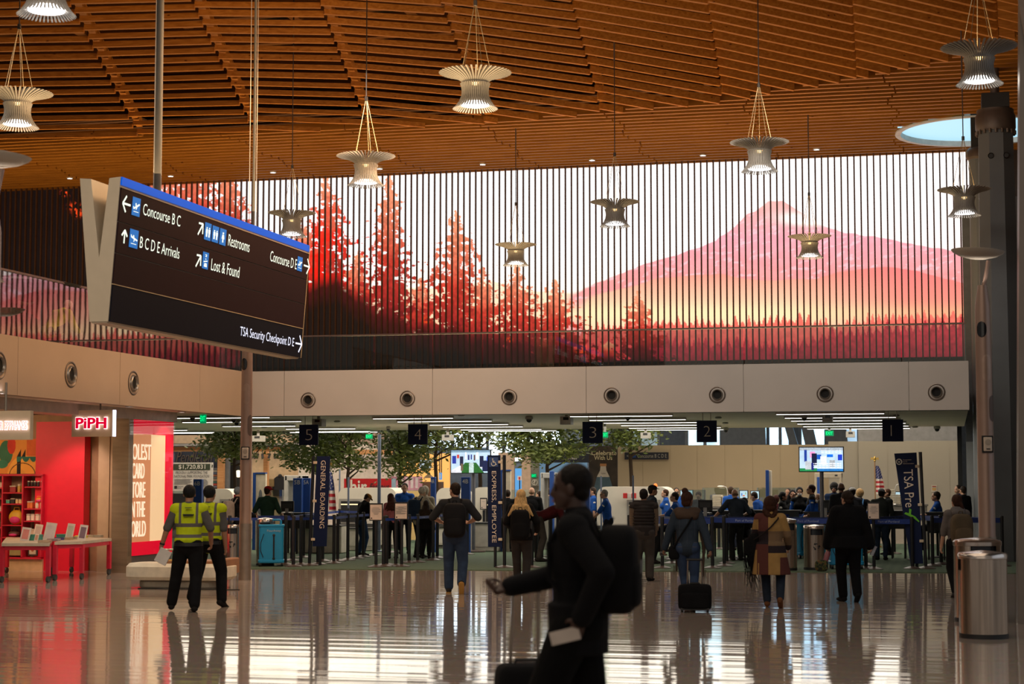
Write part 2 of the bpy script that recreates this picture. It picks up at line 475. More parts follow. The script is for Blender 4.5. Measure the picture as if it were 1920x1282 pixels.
for j, ps in joints.items():
    for a, c in zip(ps[:-1], ps[1:]):
        if (a-c).length > 6: continue
        d = (c-a).normalized(); s_ = Vector((-d.y, d.x, 0)).normalized()*.07
        z_ = Vector((0, 0, .17))
        cb_.add([a+z_-s_*.2, a+z_+s_*2, c+z_+s_*2, c+z_-s_*.2, a+z_*2.2-s_*.2, a+z_*2.2+s_*2, c+z_*2.2+s_*2, c+z_*2.2-s_*.2],
                [(0, 1, 2, 3), (4, 7, 6, 5), (0, 4, 5, 1), (1, 5, 6, 2), (2, 6, 7, 3), (3, 7, 4, 0)])
cb_.build('cross_beam', WOOD, ceil_o)
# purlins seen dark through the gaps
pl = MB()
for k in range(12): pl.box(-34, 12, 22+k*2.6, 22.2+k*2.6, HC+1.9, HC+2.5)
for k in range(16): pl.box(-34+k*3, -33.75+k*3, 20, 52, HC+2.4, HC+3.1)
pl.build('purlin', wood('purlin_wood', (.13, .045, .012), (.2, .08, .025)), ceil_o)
# flat slatted part
SLW = wood('slat_wood', (.25, .088, .009), (.38, .145, .018))
sl_ = MB(); lin_ = MB(); sky_c = atZ(1832, 245, HC)
Y = YS - .1; kk = 0
while Y > 20:
    X = -38.0; run = None
    step = .1
    while X < 12:
        px, py = proj((X, Y, HC))
        inside = py > bfun(px)-3 and ((X-sky_c.x)**2+(Y-sky_c.y)**2) > 2.06**2
        brk = abs(((X+1.2) % 3.5)) < .12
        if inside and run is None: run = X
        if (not inside or X >= 12-step) and run is not None:
            # cut the run at the board joints
            lin_.box(run, X, Y-.1, Y+.5, HC+.45, HC+.5)
            a = run; nxt = (math.floor((a+1.2)/3.5)+1)*3.5-1.2+.12*math.sin(kk)
            while nxt < X:
                sl_.box(a, nxt-.04, Y, Y+.12, HC, HC+.2); a = nxt; nxt += 3.5
            if X-a > .3: sl_.box(a, X, Y, Y+.12, HC, HC+.2)
            run = None
        X += step
    Y -= .42 if Y > 30 else .6; kk += 1
sl_.build('slat', SLW, ceil_o)
lin_.build('liner', mat('brown_liner', (.10, .038, .012), .9), ceil_o)
# skylight
def skylight():
    m = MB(); m.smooth = True
    c = sky_c
    m.lathe([(1.98, .12), (1.98, -.04), (2.12, -.04), (2.12, .0)], (c.x, c.y, HC), 48, caps=False)
    o = m.build('window_1', mat('skylight_rim', (.55, .50, .46), .5)); struct(o, 'oval skylight opening in the slatted roof')
    g = MB().lathe([(0.01, .0), (2.2, .0)], (c.x, c.y, HC+.10), 48, caps=False)
    g.build('pane', emit('skylight_sky', (.42, .74, .90), 1.0), o)
skylight()

# ---- number noise for the screen
def vnoise(x, y, s, seed=0):
    r = np.random.default_rng(seed); T = r.random((256, 256))
    x = x/s; y = y/s; xi = np.floor(x).astype(int); yi = np.floor(y).astype(int); fx = x-xi; fy = y-yi
    fx = fx*fx*(3-2*fx); fy = fy*fy*(3-2*fy)
    g = lambda a, b: T[a % 256, b % 256]
    return (g(xi, yi)*(1-fx)+g(xi+1, yi)*fx)*(1-fy)+(g(xi, yi+1)*(1-fx)+g(xi+1, yi+1)*fx)*fy
def fbm(x, y, s, seed=0, o=3):
    t = 0; a = .5; n = 0
    for k in range(o): t = t+a*vnoise(x, y, s/2**k, seed+k); n += a; a *= .5
    return t/n
def screen(U, V, P):
    q = P - np.array(O)[None, None]
    c = q @ np.array(_RM)            # camera coordinates, used only to place the picture once on the wall
    x = 960 - c[..., 0]/c[..., 2]*F_PX; y = 641 + c[..., 1]/c[..., 2]*F_PX
    A = lambda *r: lin(r)[None, None, :]
    def mix(a, b, t): t = np.clip(t, 0, 1)[..., None]; return a*(1-t)+b*t
    col = mix(A(255, 255, 255), A(255, 236, 230), (x-1350)/450*1.1*np.clip((y-300)/150, .25, 1))
    col = mix(col, A(255, 238, 215), np.clip((y-470)/110, 0, 1))*1.0
    def over(col, new, mask): m = np.clip(mask, 0, 1)[..., None]; return col*(1-m)+new*m
    def under(pts, soft=1.2, j=2.0, sd=3):
        xs, ys = zip(*pts); yy = np.interp(x, xs, ys) + (fbm(x, x*0, 18, sd)-.5)*j*2
        return (y-yy)/soft+.5
    # far ridge left
    m = under([(860, 540), (915, 524), (1000, 545), (1060, 548), (1110, 556), (1180, 535), (1240, 520)], 2)
    col = over(col, mix(A(255, 222, 190), A(255, 205, 165), (y-530)/80), m*(x < 1260)*.75)
    # mountain
    m = under([(1080, 545), (1180, 505), (1235, 488), (1300, 468), (1340, 452), (1378, 424), (1400, 402), (1415, 397), (1440, 377), (1468, 377), (1485, 388), (1500, 396), (1530, 417), (1562, 430), (1600, 439), (1660, 447), (1720, 460), (1822, 476)], 1.5, 2.2)
    mc = mix(A(232, 172, 166), A(232, 160, 172), (y-385)/60); mc = mix(mc, A(240, 150, 148), (y-450)/70)
    mc = mc*(1+.25*(fbm(x+y*.9, y*1.6-x*.4, 22, 9)-.5)[..., None])
    mc = mix(mc, A(248, 205, 215), np.clip((fbm(x*.8+y, y*1.5, 9, 40)-.62)*5, 0, .5)*(y > 400))
    col = over(col, mc, m*np.clip((x-1060)/120, 0, 1))
    cl = np.exp(-((x-1492)/34)**2-((y-408)/11)**2*(1+.2*(x > 1492)))+.7*np.exp(-((x-1525)/40)**2-((y-418)/7)**2)
    col = over(col, A(255, 240, 232), cl*1.1)
    # second ridge
    m = under([(1060, 560), (1180, 538), (1230, 522), (1300, 515), (1352, 514), (1400, 523), (1450, 526), (1530, 522), (1570, 510), (1620, 503), (1672, 500), (1720, 508), (1770, 522), (1822, 536)], 1.5, 1.5, 5)
    rc = mix(A(240, 150, 132), A(252, 208, 168), (y-515)/75); rr = mix(A(232, 120, 118), A(244, 145, 122), (y-505)/90)
    rc = mix(rc, rr, (x-1480)/220)
    col = over(col, rc, m*np.clip((x-1090)/130, 0, 1))
    col = over(col, mix(A(255, 222, 172), A(250, 170, 128), (x-1450)/300), np.exp(-((y-588)/16)**2)*.8*(x > 1050))
    # forests
    def forest(top, amp, w_, sd):
        sp = np.abs(((x+vnoise(x, x*0, 40, sd)*w_*1.4)/w_) % 1 - .5)*2
        h = vnoise(np.floor((x+vnoise(x, x*0, 40, sd)*w_*1.4)/w_)*17.3, x*0, 3.1, sd+4)
        xs, ys = zip(*top)
        return np.interp(x, xs, ys) - amp*(1-sp)*(.3+1.1*h) + (fbm(x, y, 3, sd)-.5)*4
    t1 = forest([(1050, 640), (1120, 622), (1230, 610), (1400, 612), (1480, 604), (1560, 618), (1700, 600), (1822, 596)], 18, 12, 21)
    fc = mix(A(228, 108, 92), A(200, 52, 58), (y-600)/55)*(1+.5*(fbm(x, y, 6, 33)-.5)[..., None])
    col = over(col, fc, (y-t1)/1.5+.5)
    t2 = forest([(1050, 690), (1240, 650), (1500, 655), (1560, 634), (1700, 622), (1822, 615)], 22, 15, 27)
    fc = mix(A(176, 40, 52), A(130, 20, 38), (y-625)/45)*(1+.9*(fbm(x, y, 5, 35)-.5)[..., None])
    col = over(col, fc, ((y-t2)/1.5+.5)*(x > 1200))
    # conifers
    def tree(cx, top, W, base, dens=1.):
        t = np.clip((y-top)/(base-top), 0, 1.3)
        lay = (((y-top)+(fbm(x, y, 14, int(cx))-.5)*20)/15) % 1
        hw = W*1.12*(t**.8)*(.66+.34*lay) + 2.0
        e = 1-np.abs(x-cx)/np.maximum(hw, .5)
        h = fbm(x*1.1, y*1.5, 9, int(cx)+3, 4)
        msk = (e*1.0+(h-.5)*2.9 + t*.35*dens-.12)*5
        msk = np.maximum(msk, (1.6-np.abs(x-cx))*1.5)
        return np.clip(msk, 0, 1)*(y > top), t
    for (cx, top, W, base, dn) in ((612, 326, 78, 600, .8), (560, 400, 70, 600, .8), (672, 470, 40, 620, .8), (730, 325, 62, 640, .6), (790, 520, 40, 640, .8), (855, 394, 88, 668, .5), (905, 500, 50, 665, .6), (968, 495, 60, 668, .7), (1040, 524, 66, 670, .7), (1197, 545, 46, 672, .9), (1140, 640, 30, 675, .8), (362, 260, 100, 520, .9), (430, 300, 60, 520, .7), (300, 280, 70, 520, 1)):
        m, t = tree(cx, top, W, base, dn)
        tc_ = mix(A(230, 150, 112), A(190, 52, 38), t*1.9)
        tc_ = mix(tc_, A(120, 14, 24), (t-.45)*2.4); tc_ = mix(tc_, A(44, 6, 14), (t-.75)*3.5)
        tc_ = tc_*(1+.9*(fbm(x, y, 5, 61)-.5)[..., None])
        if cx < 640: tc_ = mix(tc_, A(226, 24, 12), np.clip((fbm(x, y, 26, 70)-.3)*3, 0, 1)*np.clip(t*2, 0, .9)*(t < .85)*(x > 500))
        col = over(col, tc_, m)
    # dark undergrowth and hill at the left
    m = under([(0, 300), (268, 310), (300, 420), (450, 470), (560, 490), (575, 535), (632, 520), (680, 560), (760, 610), (850, 622), (960, 650), (1095, 668), (1150, 690)], 26, 14, 8)
    dk = mix(A(70, 8, 14), A(12, 4, 6), m*.5-.2)*(1+.8*(fbm(x, y, 9, 81)-.5)[..., None])
    col = over(col, dk, m)
    m = 1-np.clip((x-262)/26, 0, 1)
    col = over(col, A(15, 7, 8)*(.6+.8*fbm(x, y, 30, 5)[..., None]), m)
    for (a, b_, r_) in ((122, 362, 6), (140, 388, 8), (146, 400, 7), (955, 637, 5), (1090, 655, 9), (800, 600, 6)):
        s_ = np.exp(-(((x-a)/r_)**2+((y-b_)/(r_*.8))**2))*(fbm(x, y, 4, 91) > .5)
        col = over(col, A(225, 66, 22), s_*1.6)
    return col
sx0, sx1 = atY(-40, 400, YS).x, atY(1826, 400, YS).x
sz0, sz1 = atY(1815, 668, YS).z, HC+.01
scr = thing('display_screen', 'wall-wide glowing screen showing a snowy mountain, red forest and hills behind slats', 'screen', ((sx0+sx1)/2, YS, sz0))
pixgrid('picture', (sx0, YS, sz1), (sx1, YS, sz1), (sx0, YS, sz0), 1150, 290, screen, vcol('screen_picture', 1.3), scr)
MB().box(sx0-.1, sx1+.1, YS+.02, YS+.3, sz0-.05, sz1).build('casing', mat('screen_casing', (.02, .02, .02), .6), scr, world=True)
bw = MB().box(-40, 4, YS+.35, YS+.7, ZT-.35, HC+3.2)
struct(bw.build('wall_back', mat('brown_wall', (.05, .03, .022), .8)), 'dark brown wall behind the screen')
st = MB().box(-40, sx1, YS+.0, YS+.34, ZT-.2, sz0-.06)
struct(st.build('trim_1', mat('brown_plinth', (.06, .035, .025), .7)))
sm_ = MB(); X = sx1; k = 0
while X > sx0:
    sm_.box(X-.020, X+.020, YS-.36, YS-.29, ZT, HC+.02); X -= .1815; k += 1
struct(sm_.build('trim_2', mat('brown_slat', (.075, .032, .016), .5, spec=.2)), 'row of thin brown vertical slats in front of the screen')

# ---- mezzanine edges
FAS = mat('fascia_paint', (.46, .425, .395), .55, var=.03, scale=1.5)
FASL = mat('fascia_paint_side', (.46, .345, .25), .55, var=.03, scale=1.5)
XR = atY(1817, 720, YF).x
def fascia_far():
    m = MB()
    seams = [XL] + [atY(p, 720, YF).x for p in (533, 811, 1099, 1394, 1704)] + [XR]
    for a, b in zip(seams[:-1], seams[1:]): m.box(a+.006, b-.006, YF, YF+.12, ZB, ZT)
    m.box(XL, XR, YF+.02, YF+.4, ZB+.02, ZT-.02)
    struct(m.build('wall_far_mezzanine', FAS), 'pale panelled edge of the far mezzanine')
fascia_far()
def nozzle(name, c, axis):
    t = thing(name, '', 'air nozzle', c)
    u = Vector((0, 0, 1)).rotation_difference(Vector(axis)).to_matrix().to_4x4()
    a = MB(); a.smooth = True
    a.lathe([(.165, -.02), (.168, .006), (.155, .012), (.125, -.015), (.105, -.02)], n=32, M=u, caps=False)
    a.build('rim', mat('nozzle_rim', (.16, .13, .11), .4, .6), t)
    a = MB(); a.smooth = True
    a.lathe([(.115, -.02), (.11, .03), (.098, .045), (.082, .02), (.08, -.01)], n=28, M=u, caps=False)
    a.build('nozzle_ring', mat('nozzle_metal', (.30, .27, .24), .35, .8), t)
    a = MB(); a.lathe([(.001, .0), (.083, .0)], n=24, M=u, caps=False)
    a.build('throat', mat('nozzle_dark', (.006, .006, .006), .9), t)
    return t
FARN = [(578, 750), (764, 747), (955, 744), (1147, 741), (1345, 740), (1547, 738), (1756, 735)]
desc = ['just above and left of the hanging sign numbered 5', 'above and left of the hanging sign numbered 4', 'on the far edge, between the signs numbered 4 and 3', 'above and right of the hanging sign numbered 3', 'above and right of the hanging sign numbered 2',
        'between the hanging signs numbered 2 and 1', 'last one at the column end of the far mezzanine edge']
for k, (px, py) in enumerate(FARN):
    p = atY(px, py, YF); t = nozzle('air_nozzle', (p.x, YF-.002, p.z), (0, -1, 0))
    t['label'] = 'round air nozzle ' + desc[k]; t['group'] = 'air nozzles of the far mezzanine edge'
def fascia_left():
    m = MB(); ys = [6] + [atX(p, 700, XL).y for p in (33, 225, 375)] + [YF]
    for a, b in zip(ys[:-1], ys[1:]): m.box(XL-.12, XL, a+.006, b-.006, ZB, ZT)
    m.box(XL-.4, XL-.02, 6, YF, ZB+.02, ZT-.02)
    struct(m.build('wall_left_mezzanine', FASL), 'tan panelled edge of the left mezzanine')
fascia_left()
for k, (px, py, lb) in enumerate([(-2, 685, 'round air nozzle cut by the left border of the view'), (133, 702, 'round air nozzle in the tan edge above the letters piph sign'), (250, 718, 'round air nozzle in the tan edge nearest the angled direction sign')]):
    p = atX(px, py, XL); t = nozzle('air_nozzle', (XL+.002, p.y, p.z), (1, 0, 0)); t.scale = (1, 1.35, 1.35)
    t['label'] = ['round air nozzle in the tan side wall, cut by the left border of the view', 'round air nozzle in the tan side wall above the lit shop name plate', 'round air nozzle in the tan side wall above the red framed window'][k]
    t['group'] = 'air nozzles of the left mezzanine edge'
# floors of the mezzanines
m = MB().box(XL-22, XR, YF+.35, YS+.3, ZT-.35, ZT-.02); struct(m.build('floor_mezzanine', mat('mezzanine_floor', (.12, .10, .09), .4)), 'upper floor slab of the mezzanine')
m = MB().box(XL-12, XL-.35, 6, YF+.35, ZT-.35, ZT-.02); struct(m.build('floor_mezzanine', MATS['mezzanine_floor']), 'upper floor slab of the left mezzanine')
# low ceiling under the far mezzanine
LC = mat('lower_ceiling', (.80, .73, .62), .5, var=.05, scale=.8)
YE = 50.0
m = MB(); Y = YF+.5
m.box(XL-22, XR, YF+.42, YE, ZB+.12, ZB+.3)
while Y < YE: m.box(XL-22, XR, Y, Y+.22, ZB+.09, ZB+.13); Y += .25
struct(m.build('ceiling_lower', LC), 'pale linear ceiling under the far mezzanine')
m = MB().box(XL-22, XR, YF+.12, YF+.42, ZB-.0, ZB+.06)
struct(m.build('trim_3', mat('edge_channel', (.07, .08, .08), .5)))
# soffit under the left mezzanine
m = MB().box(-22, XL-.12, 6, YF+.3, ZB+.02, ZB+.1); struct(m.build('ceiling_left', mat('left_soffit', (.75, .60, .50), .5)), 'soffit with downlights under the left mezzanine')
m = MB().box(XL-12, XL-11.7, 6, YF, 0, ZB+.1); struct(m.build('wall_left', mat('left_wall', (.2, .16, .13), .7)))

# ---- strip lights of the low ceiling
STRIP = emit('strip_glow', (1, .96, .92), 4.5)
CHN = mat('strip_housing', (.5, .48, .45), .5)
strips = [(-60, 190, 783, 1), (190, 520, 784, 1), (520, 525, 784, 0), (693, 855, 784.5, 1), (1063, 1265, 780, 1), (1452, 1660, 776, 1),
          (330, 575, 791, 1), (738, 928, 790, 1), (1100, 1290, 787, 1), (1468, 1682, 783, 1), (-60, 205, 790, 1),
          (410, 560, 799, 1), (800, 958, 796, 1), (1127, 1318, 792.5, 1), (1480, 1690, 788.5, 1), (60, 280, 799, 1),
          (530, 672, 804, 1), (825, 985, 800.5, 1), (1160, 1345, 797, 1), (1492, 1700, 794, 1), (180, 360, 807, 1),
          (548, 700, 809, 1), (858, 1020, 805.5, 1), (1175, 1355, 802, 1), (1503, 1705, 799, 1), (230, 410, 811, 1),
          (575, 748, 813, 1), (888, 1060, 809.5, 1), (1195, 1370, 806.5, 1), (1512, 1708, 804, 1), (250, 450, 815, 1)]
proto = None
for (a, b, y, ok) in strips:
    if not ok: continue
    p, q = atZ(a, y, ZB+.03), atZ(b, y, ZB+.03)
    L = q.x-p.x; yy = min(max((p.y+q.y)/2, YF+.6), YE-.3)
    t = thing('strip_light', 'thin white recessed strip light in the low ceiling', 'ceiling light', (p.x, yy, ZB+.03), 0, 'strip lights of the low ceiling')
    MB().box(0, L, -.06, .06, .0, .05).build('housing', CHN, t)
    MB().box(.02, L-.02, -.038, .038, -.006, .002).build('diffuser', STRIP, t)

# ---- roof downlights
def downlight(p, r, lb, grp, z):
    t = thing('downlight', lb, 'downlight', (p.x, p.y, z), 0, grp)
    MB().lathe([(r*.85, .0), (r*1.12, 0), (r*1.12, .04), (r*.85, .04)], n=20, caps=False).build('trim_ring', mat('downlight_ring', (.5, .45, .4), .4), t)
    MB().lathe([(.001, .0), (r*.9, .0)], (0, 0, .005), n=20, caps=False).build('lens', emit('downlight_glow', (.92, .92, 1), 9), t)
for (px, py) in [(131, 335), (320, 331), (512, 324), (712, 317), (905, 309), (1110, 301), (1318, 292), (1531, 281), (1740, 272)]:
    p = atZ(px, py, HC-.03); downlight(p, .085, 'small round downlight in the flat slatted part of the roof', 'roof downlights above the screen', HC-.03)
for (px, py) in [(2, 738), (130, 751), (243, 763), (341, 773), (324, 779)]:
    p = atZ(px, py, ZB-.0); spot('soffit_lamp', (p.x, p.y, ZB-.03), (0, 0, 0), 55, (1, .86, .70), 120, .7, .05); downlight(p, .075, 'small round downlight in the soffit over the card shop', 'downlights of the shop soffit', ZB+.0)

# ---- glass railings
GL = glass('rail_glass', (.80, .86, .84), .025)
RAIL = mat('rail_cap', (.16, .10, .08), .35, .6)
YR = 40.0
t = thing('glass_railing', 'long clear glass railing with thin top rail in front of the mountain screen', 'railing', (XL, YR, ZT))
x = XL+.3
edges = [atY(p, 640, YR).x for p in (533, 702, 812, 905, 1100, 1395, 1690)]
a = XL-6
for b in edges+[XR]:
    MB().box(a+.012, b-.012, YR-.008, YR+.008, ZT, ZT+1.04).build('glass_panel', GL, t, world=True); a = b
MB().box(XL-6, XR, YR-.03, YR+.03, ZT+1.035, ZT+1.07).build('top_rail', RAIL, t, world=True)
t = thing('glass_railing', 'glass railing on top of the tan left mezzanine edge reflecting the red screen', 'railing', (XL-.1, 20, ZT))
GL2 = glass('rail_glass_side', (.82, .80, .80), .14)
y = 6.0
while y < YF-.1:
    b = min(y+1.95, YF)
    MB().box(XL-.11, XL-.095, y+.01, b-.01, ZT-.02, ZT+1.04).build('glass_panel', GL2, t, world=True); y += 1.95
MB().box(XL-.135, XL-.075, 6, YF, ZT+1.035, ZT+1.07).build('top_rail', RAIL, t, world=True)

# ---- big columns at the right
STEEL = mat('column_paint', (.125, .135, .145), .5, var=.06, scale=2)
def big_column():
    Yc = 41.5
    p = atY(1866, 215, Yc)
    t = thing('steel_column', 'huge tapered grey faceted roof column with a bolted capital', 'column', (p.x, Yc, 0))
    hw = (atY(1901, 300, Yc).x-atY(1836, 300, Yc).x)/2
    m = MB(); zt = p.z
    def sec(w_, z, sx=0): return [(sx+w_*c, Yc*0+w_*s, z) for c, s in [(math.cos(R(a)), math.sin(R(a))) for a in (22, 68, 112, 158, 202, 248, 292, 338)]]
    lo = sec(hw*1.35, 0, -.0); hi = sec(hw*1.06, zt)
    m.add(lo+hi, [(i, (i+1) % 8, 8+(i+1) % 8, 8+i) for i in range(8)]+[tuple(range(8))[::-1], tuple(range(8, 16))])
    m.build('shaft', STEEL, t)
    cpx = MB(); cpx.smooth = True
    cpx.lathe([(hw*1.1, 0), (hw*1.18, .08), (hw*1.18, .35), (hw*1.08, .42), (hw*1.08, .5), (hw*.9, .52)], (0, 0, zt-.4), 32); cpx.cyl((0, 0, zt), (0, 0, HC+1.5), .1)
    c = cpx.build('capital', mat('capital_steel', (.13, .10, .085), .5, .5), t)
    bb = MB()
    for k in range(20):
        a = 2*PI*k/20; bb.cyl((hw*1.12*math.cos(a), hw*1.12*math.sin(a), zt-.47), (hw*1.12*math.cos(a), hw*1.12*math.sin(a), zt-.38), .03, n=8)
    bb.build('bolt', mat('bolt_steel', (.2, .16, .13), .4, .8), c)
    MB().box(-hw*.8, hw*.8, -.4, .4, zt+.1, zt+.42).build('bearing_block', mat('black_steel', (.015, .014, .013), .5), t)
    for px, py in ((1858, 292), (1887, 291)):
        q = atY(px, py, Yc-hw*1.0)
        a = MB(); a.smooth = True; M = Matrix.Translation((q.x-p.x, -hw*1.02, q.z)) @ Matrix.Rotation(PI/2, 4, 'X')
        a.lathe([(.03, 0), (.05, 0), (.066, .02), (.066, -.03)], n=20, M=M, caps=False); a.lathe([(.001, .005), (.05, .005)], n=20, M=M, caps=False)
        a.build('nozzle', mat('nozzle_black', (.012, .01, .01), .5), t)
big_column()
def far_column():
    Yc = 47
    p = atY(1836, 285, Yc)
    t = thing('steel_column', 'slim grey roof column half hidden behind the huge faceted one', 'column', (p.x, Yc, 0))
    m = MB(); m.lathe([(.30, 0), (.26, p.z)], n=16); m.build('shaft', STEEL, t)
    m = MB(); m.smooth = True; m.lathe([(.28, 0), (.34, .05), (.34, .2), (.26, .3)], (0, 0, p.z-.2), 24); m.build('capital', MATS['capital_steel'], t)
    MB().box(-.2, .2, -.2, .2, p.z+.05, HC+.3).build('bearing_block', MATS['black_steel'], t)
far_column()
def near_column():
    Yc = 23.5
    p = atY(1903, 1100, Yc)
    t = thing('steel_column', 'near grey steel column running up the right border of the view', 'column', (p.x+.3, Yc, 0))
    m = MB(); m.add([(-.28, -.2, 0), (1.0, -.2, 0), (1.0, .5, 0), (-.28, .5, 0), (-.02, -.2, HC), (1.0, -.2, HC), (1.0, .5, HC), (-.02, .5, HC)],
                    [(0, 1, 2, 3)[::-1], (4, 5, 6, 7), (0, 1, 5, 4), (1, 2, 6, 5), (2, 3, 7, 6), (3, 0, 4, 7)])
    m.build('shaft', mat('near_column_paint', (.17, .145, .125), .45, var=.05), t)
    m = MB(); q = atY(1906, -20, Yc-.3); q2 = atY(1925, 75, Yc-.3)
    m.prism([(q.x-p.x-.3, q.z), (q.x-p.x+.6, q.z), (q.x-p.x+.6, q2.z-.5), (q2.x-p.x-.3, q2.z-.15)], (0, -.32, 0), (1, 0, 0), (0, 0, 1), (0, .1, 0)); m.build('gusset', mat('gusset_brown', (.20, .15, .12), .5), t)
near_column()
# walls to the right of the mezzanine
def right_side():
    m = MB().box(XR+.02, XR+6, 47.5, 47.7, 0, 2.75); struct(m.build('wall_right', mat('grey_side_wall', (.36, .37, .38), .6, var=.05)), 'blue grey wall beside the faceted column')
    m = MB().box(XR+.02, XR+6, 47.6, 47.8, 2.75, 9.0); struct(m.build('wall_right', mat('dark_side_wall', (.12, .125, .135), .6)))
    m = MB().box(1.9, 2.4, 28, 47.5, 0, HC); struct(m.build('wall_right', mat('brown_side_wall', (.10, .075, .06), .6)))
right_side()
# ================================================================== hanging direction sign
def pane_text(s, px, py, plane, h, m, parent, u=(1, 0, 0), **k): pass
def v_sign():
    X0 = -10.85
    a = atX(226, 331, X0); zt = a.z; y0 = a.y; y1 = atX(579, 466, X0).y; zb = atX(205, 602, X0-.12).z
    t = thing('direction_sign', 'large hanging V-shaped sign listing concourses, restrooms and the security checkpoint', 'sign', (X0-.3, y0, zt))
    CR = mat('sign_cream', (.62, .53, .40), .45, var=.03)
    BR = mat('sign_brown', (.022, .009, .012), .7, var=.05, spec=.1)
    NV = mat('sign_navy', (.007, .008, .016), .7, var=.05, spec=.1)
    xt, xb = X0, X0-.15                     # the lit face leans: top further out
    xo = X0-.60; xob = xb-.27
    # cream V frame: two leaning slabs meeting at the base
    th = .10; H = zt-zb
    def slab(x_top, x_bot, s):
        m = MB()
        mid = (xb+xob)/2-.01
        m.prism([(x_top, zt), (x_top-s*.165, zt-.015), (mid, zb+.44*H), (mid, zb), (x_bot, zb)][:: 1 if s > 0 else -1], (0, y0, 0), (1, 0, 0), (0, 0, 1), (0, y1-y0, 0))
        return m
    slab(xt, xb, 1).build('side_panel', CR, t, world=True)
    slab(xo, xob, -1).build('side_panel', CR, t, world=True)
    m = MB().box(xob+.02, xb-.02, y0+.02, y1-.02, zb-.02, zb+.05); m.build('bottom_panel', CR, t, world=True)
    # boards on the lit face
    du = Vector((0, 1, 0)); dv = Vector((xt-xb, 0, H)).normalized(); nn = du.cross(dv)
    base = Vector((xb, y0, zb)); L = y1-y0; S = (Vector((xt, y0, zt))-base).length
    def board(name, s0, s1, m_, e=.02):
        mb = MB(); o = base + dv*(s0*S) + nn*.003
        mb.prism([(0.015, 0), (L-.015, 0), (L-.015, (s1-s0)*S), (0.015, (s1-s0)*S)], o, du, dv, nn*e)
        return mb.build(name, m_, t, world=True)
    board('blue_band', .945, 1.0, emit('sign_blue', (.0, .10, .62), .85, base=(0, .03, .2)))
    board('board', .695, .925, BR); board('board', .478, .688, BR); board('board', .262, .471, BR)
    board('board', .0, .255, NV)
    mb = MB()
    for s0 in (.255, .925): mb.prism([(0, 0), (L, 0), (L, .012), (0, .012)], base+dv*(s0*S)+nn*.003, du, dv, nn*.026)
    mb.prism([(L-.02, 0), (L, 0), (L, S), (L-.02, S)], base+nn*.003, du, dv, nn*.026)
    mb.build('edge_strip', mat('sign_gold', (.62, .5, .3), .3, .3), t, world=True)
    GW = emit('sign_letters', (.86, .95, .80), 1.15); BW = emit('sign_letters_blue', (.78, .82, 1), 1.25); BL = emit('sign_icon', (.02, .19, .60), .75)
    def onface(px, py):
        # pixel of the photo to (along, up) on the leaning face
        d = ray(px, py); k = (base-O).dot(nn)/d.dot(nn); p = O+d*k-base
        return p.dot(du), p.dot(dv)
    def fp(a, b, e=.026): return base+du*a+dv*b+nn*e
    def words(s, x0, y0_, x1, y1_, m_=GW, hh=None):
        # x0,y0_ lower left pixel; x1,y1_ lower right pixel; hh px height at left
        a0, b0 = onface(x0, y0_); a1, b1 = onface(x1, y0_+(x1-x0)*.0); _, bt = onface(x0, y0_-hh)
        lettering(s, fp(a0, b0), du, dv, m_, t, w=a1-a0, h=bt-b0, bold=-.004)
    words('Concourse B C', 264, 402, 336, 0, hh=22)
    words('B C D E Arrivals', 258, 464, 334, 0, hh=22)
    words('Restrooms', 424, 460, 465, 0, hh=22)
    words('Lost & Found', 392, 506, 446, 0, hh=22)
    words('Concourse D E', 503, 489, 554, 0, hh=20)
    words('TSA Security Checkpoint D E', 446, 634, 549, 0, m_=BW, hh=23)
    def icon(x0, x1, yt, yb, kind):
        a0, bt = onface(x0, yt); a1, _ = onface(x1, yt); _, bb = onface(x0, yb)
        W, Hh = a1-a0, bt-bb
        mb = MB().prism([(0, 0), (W, 0), (W, Hh), (0, Hh)], fp(a0, bb), du, dv, nn*.004)
        o = mb.build('pictogram', BL, t, world=True)
        g = MB(); q = lambda pts: g.prism([(x*W, y*Hh) for x, y in pts], fp(a0, bb, .031), du, dv, nn*.003)
        if kind in ('up', 'down'):
            f = (lambda p: p) if kind == 'up' else (lambda p: (p[0], 1-p[1]))
            rot = 1 if kind == 'up' else -1
            def pl_(pts): q([((.5+(x-.5)), .5+(y-.5)*1) for x, y in pts])
            s = .10 if kind == 'up' else -.10
            pl_([(.12, .46-s), (.2, .43-s), (.85, .50+s), (.92, .56+s), (.82, .60+s), (.2, .52-s)])
            pl_([(.42, .47), (.52, .49), (.46, .70), (.36, .68)]); pl_([(.5, .50), (.62, .52), (.52, .34), (.46, .33)]); pl_([(.14, .46-s), (.22, .48-s), (.16, .60-s), (.10, .58-s)])
            pl_([(.18, .2), (.8, .2), (.8, .235), (.18, .235)])
        elif kind == 'two':
            for cx in (.3, .7):
                q([(cx-.07, .66), (cx+.07, .66), (cx+.07, .74), (cx-.07, .74)]); q([(cx-.13, .40), (cx+.13, .40), (cx+.13, .63), (cx-.13, .63)])
                q([(cx-.09, .18), (cx-.01, .18), (cx-.01, .4), (cx-.09, .4)]); q([(cx+.01, .18), (cx+.09, .18), (cx+.09, .4), (cx+.01, .4)])
        elif kind == 'one':
            q([(.4, .68), (.6, .68), (.6, .78), (.4, .78)]); q([(.3, .38), (.7, .38), (.62, .64), (.38, .64)]); q([(.42, .16), (.58, .16), (.58, .38), (.42, .38)])
        else:
            q([(.44, .56), (.56, .56), (.56, .62), (.44, .62)]); q([(.4, .72), (.62, .72), (.62, .86), (.36, .86), (.36, .82), (.54, .82), (.54, .76), (.4, .76)]); q([(.25, .12), (.75, .12), (.68, .34), (.32, .34)]); q([(.18, .38), (.8, .46), (.78, .52), (.16, .44)])
        g.build('symbol', GW, o, world=True)
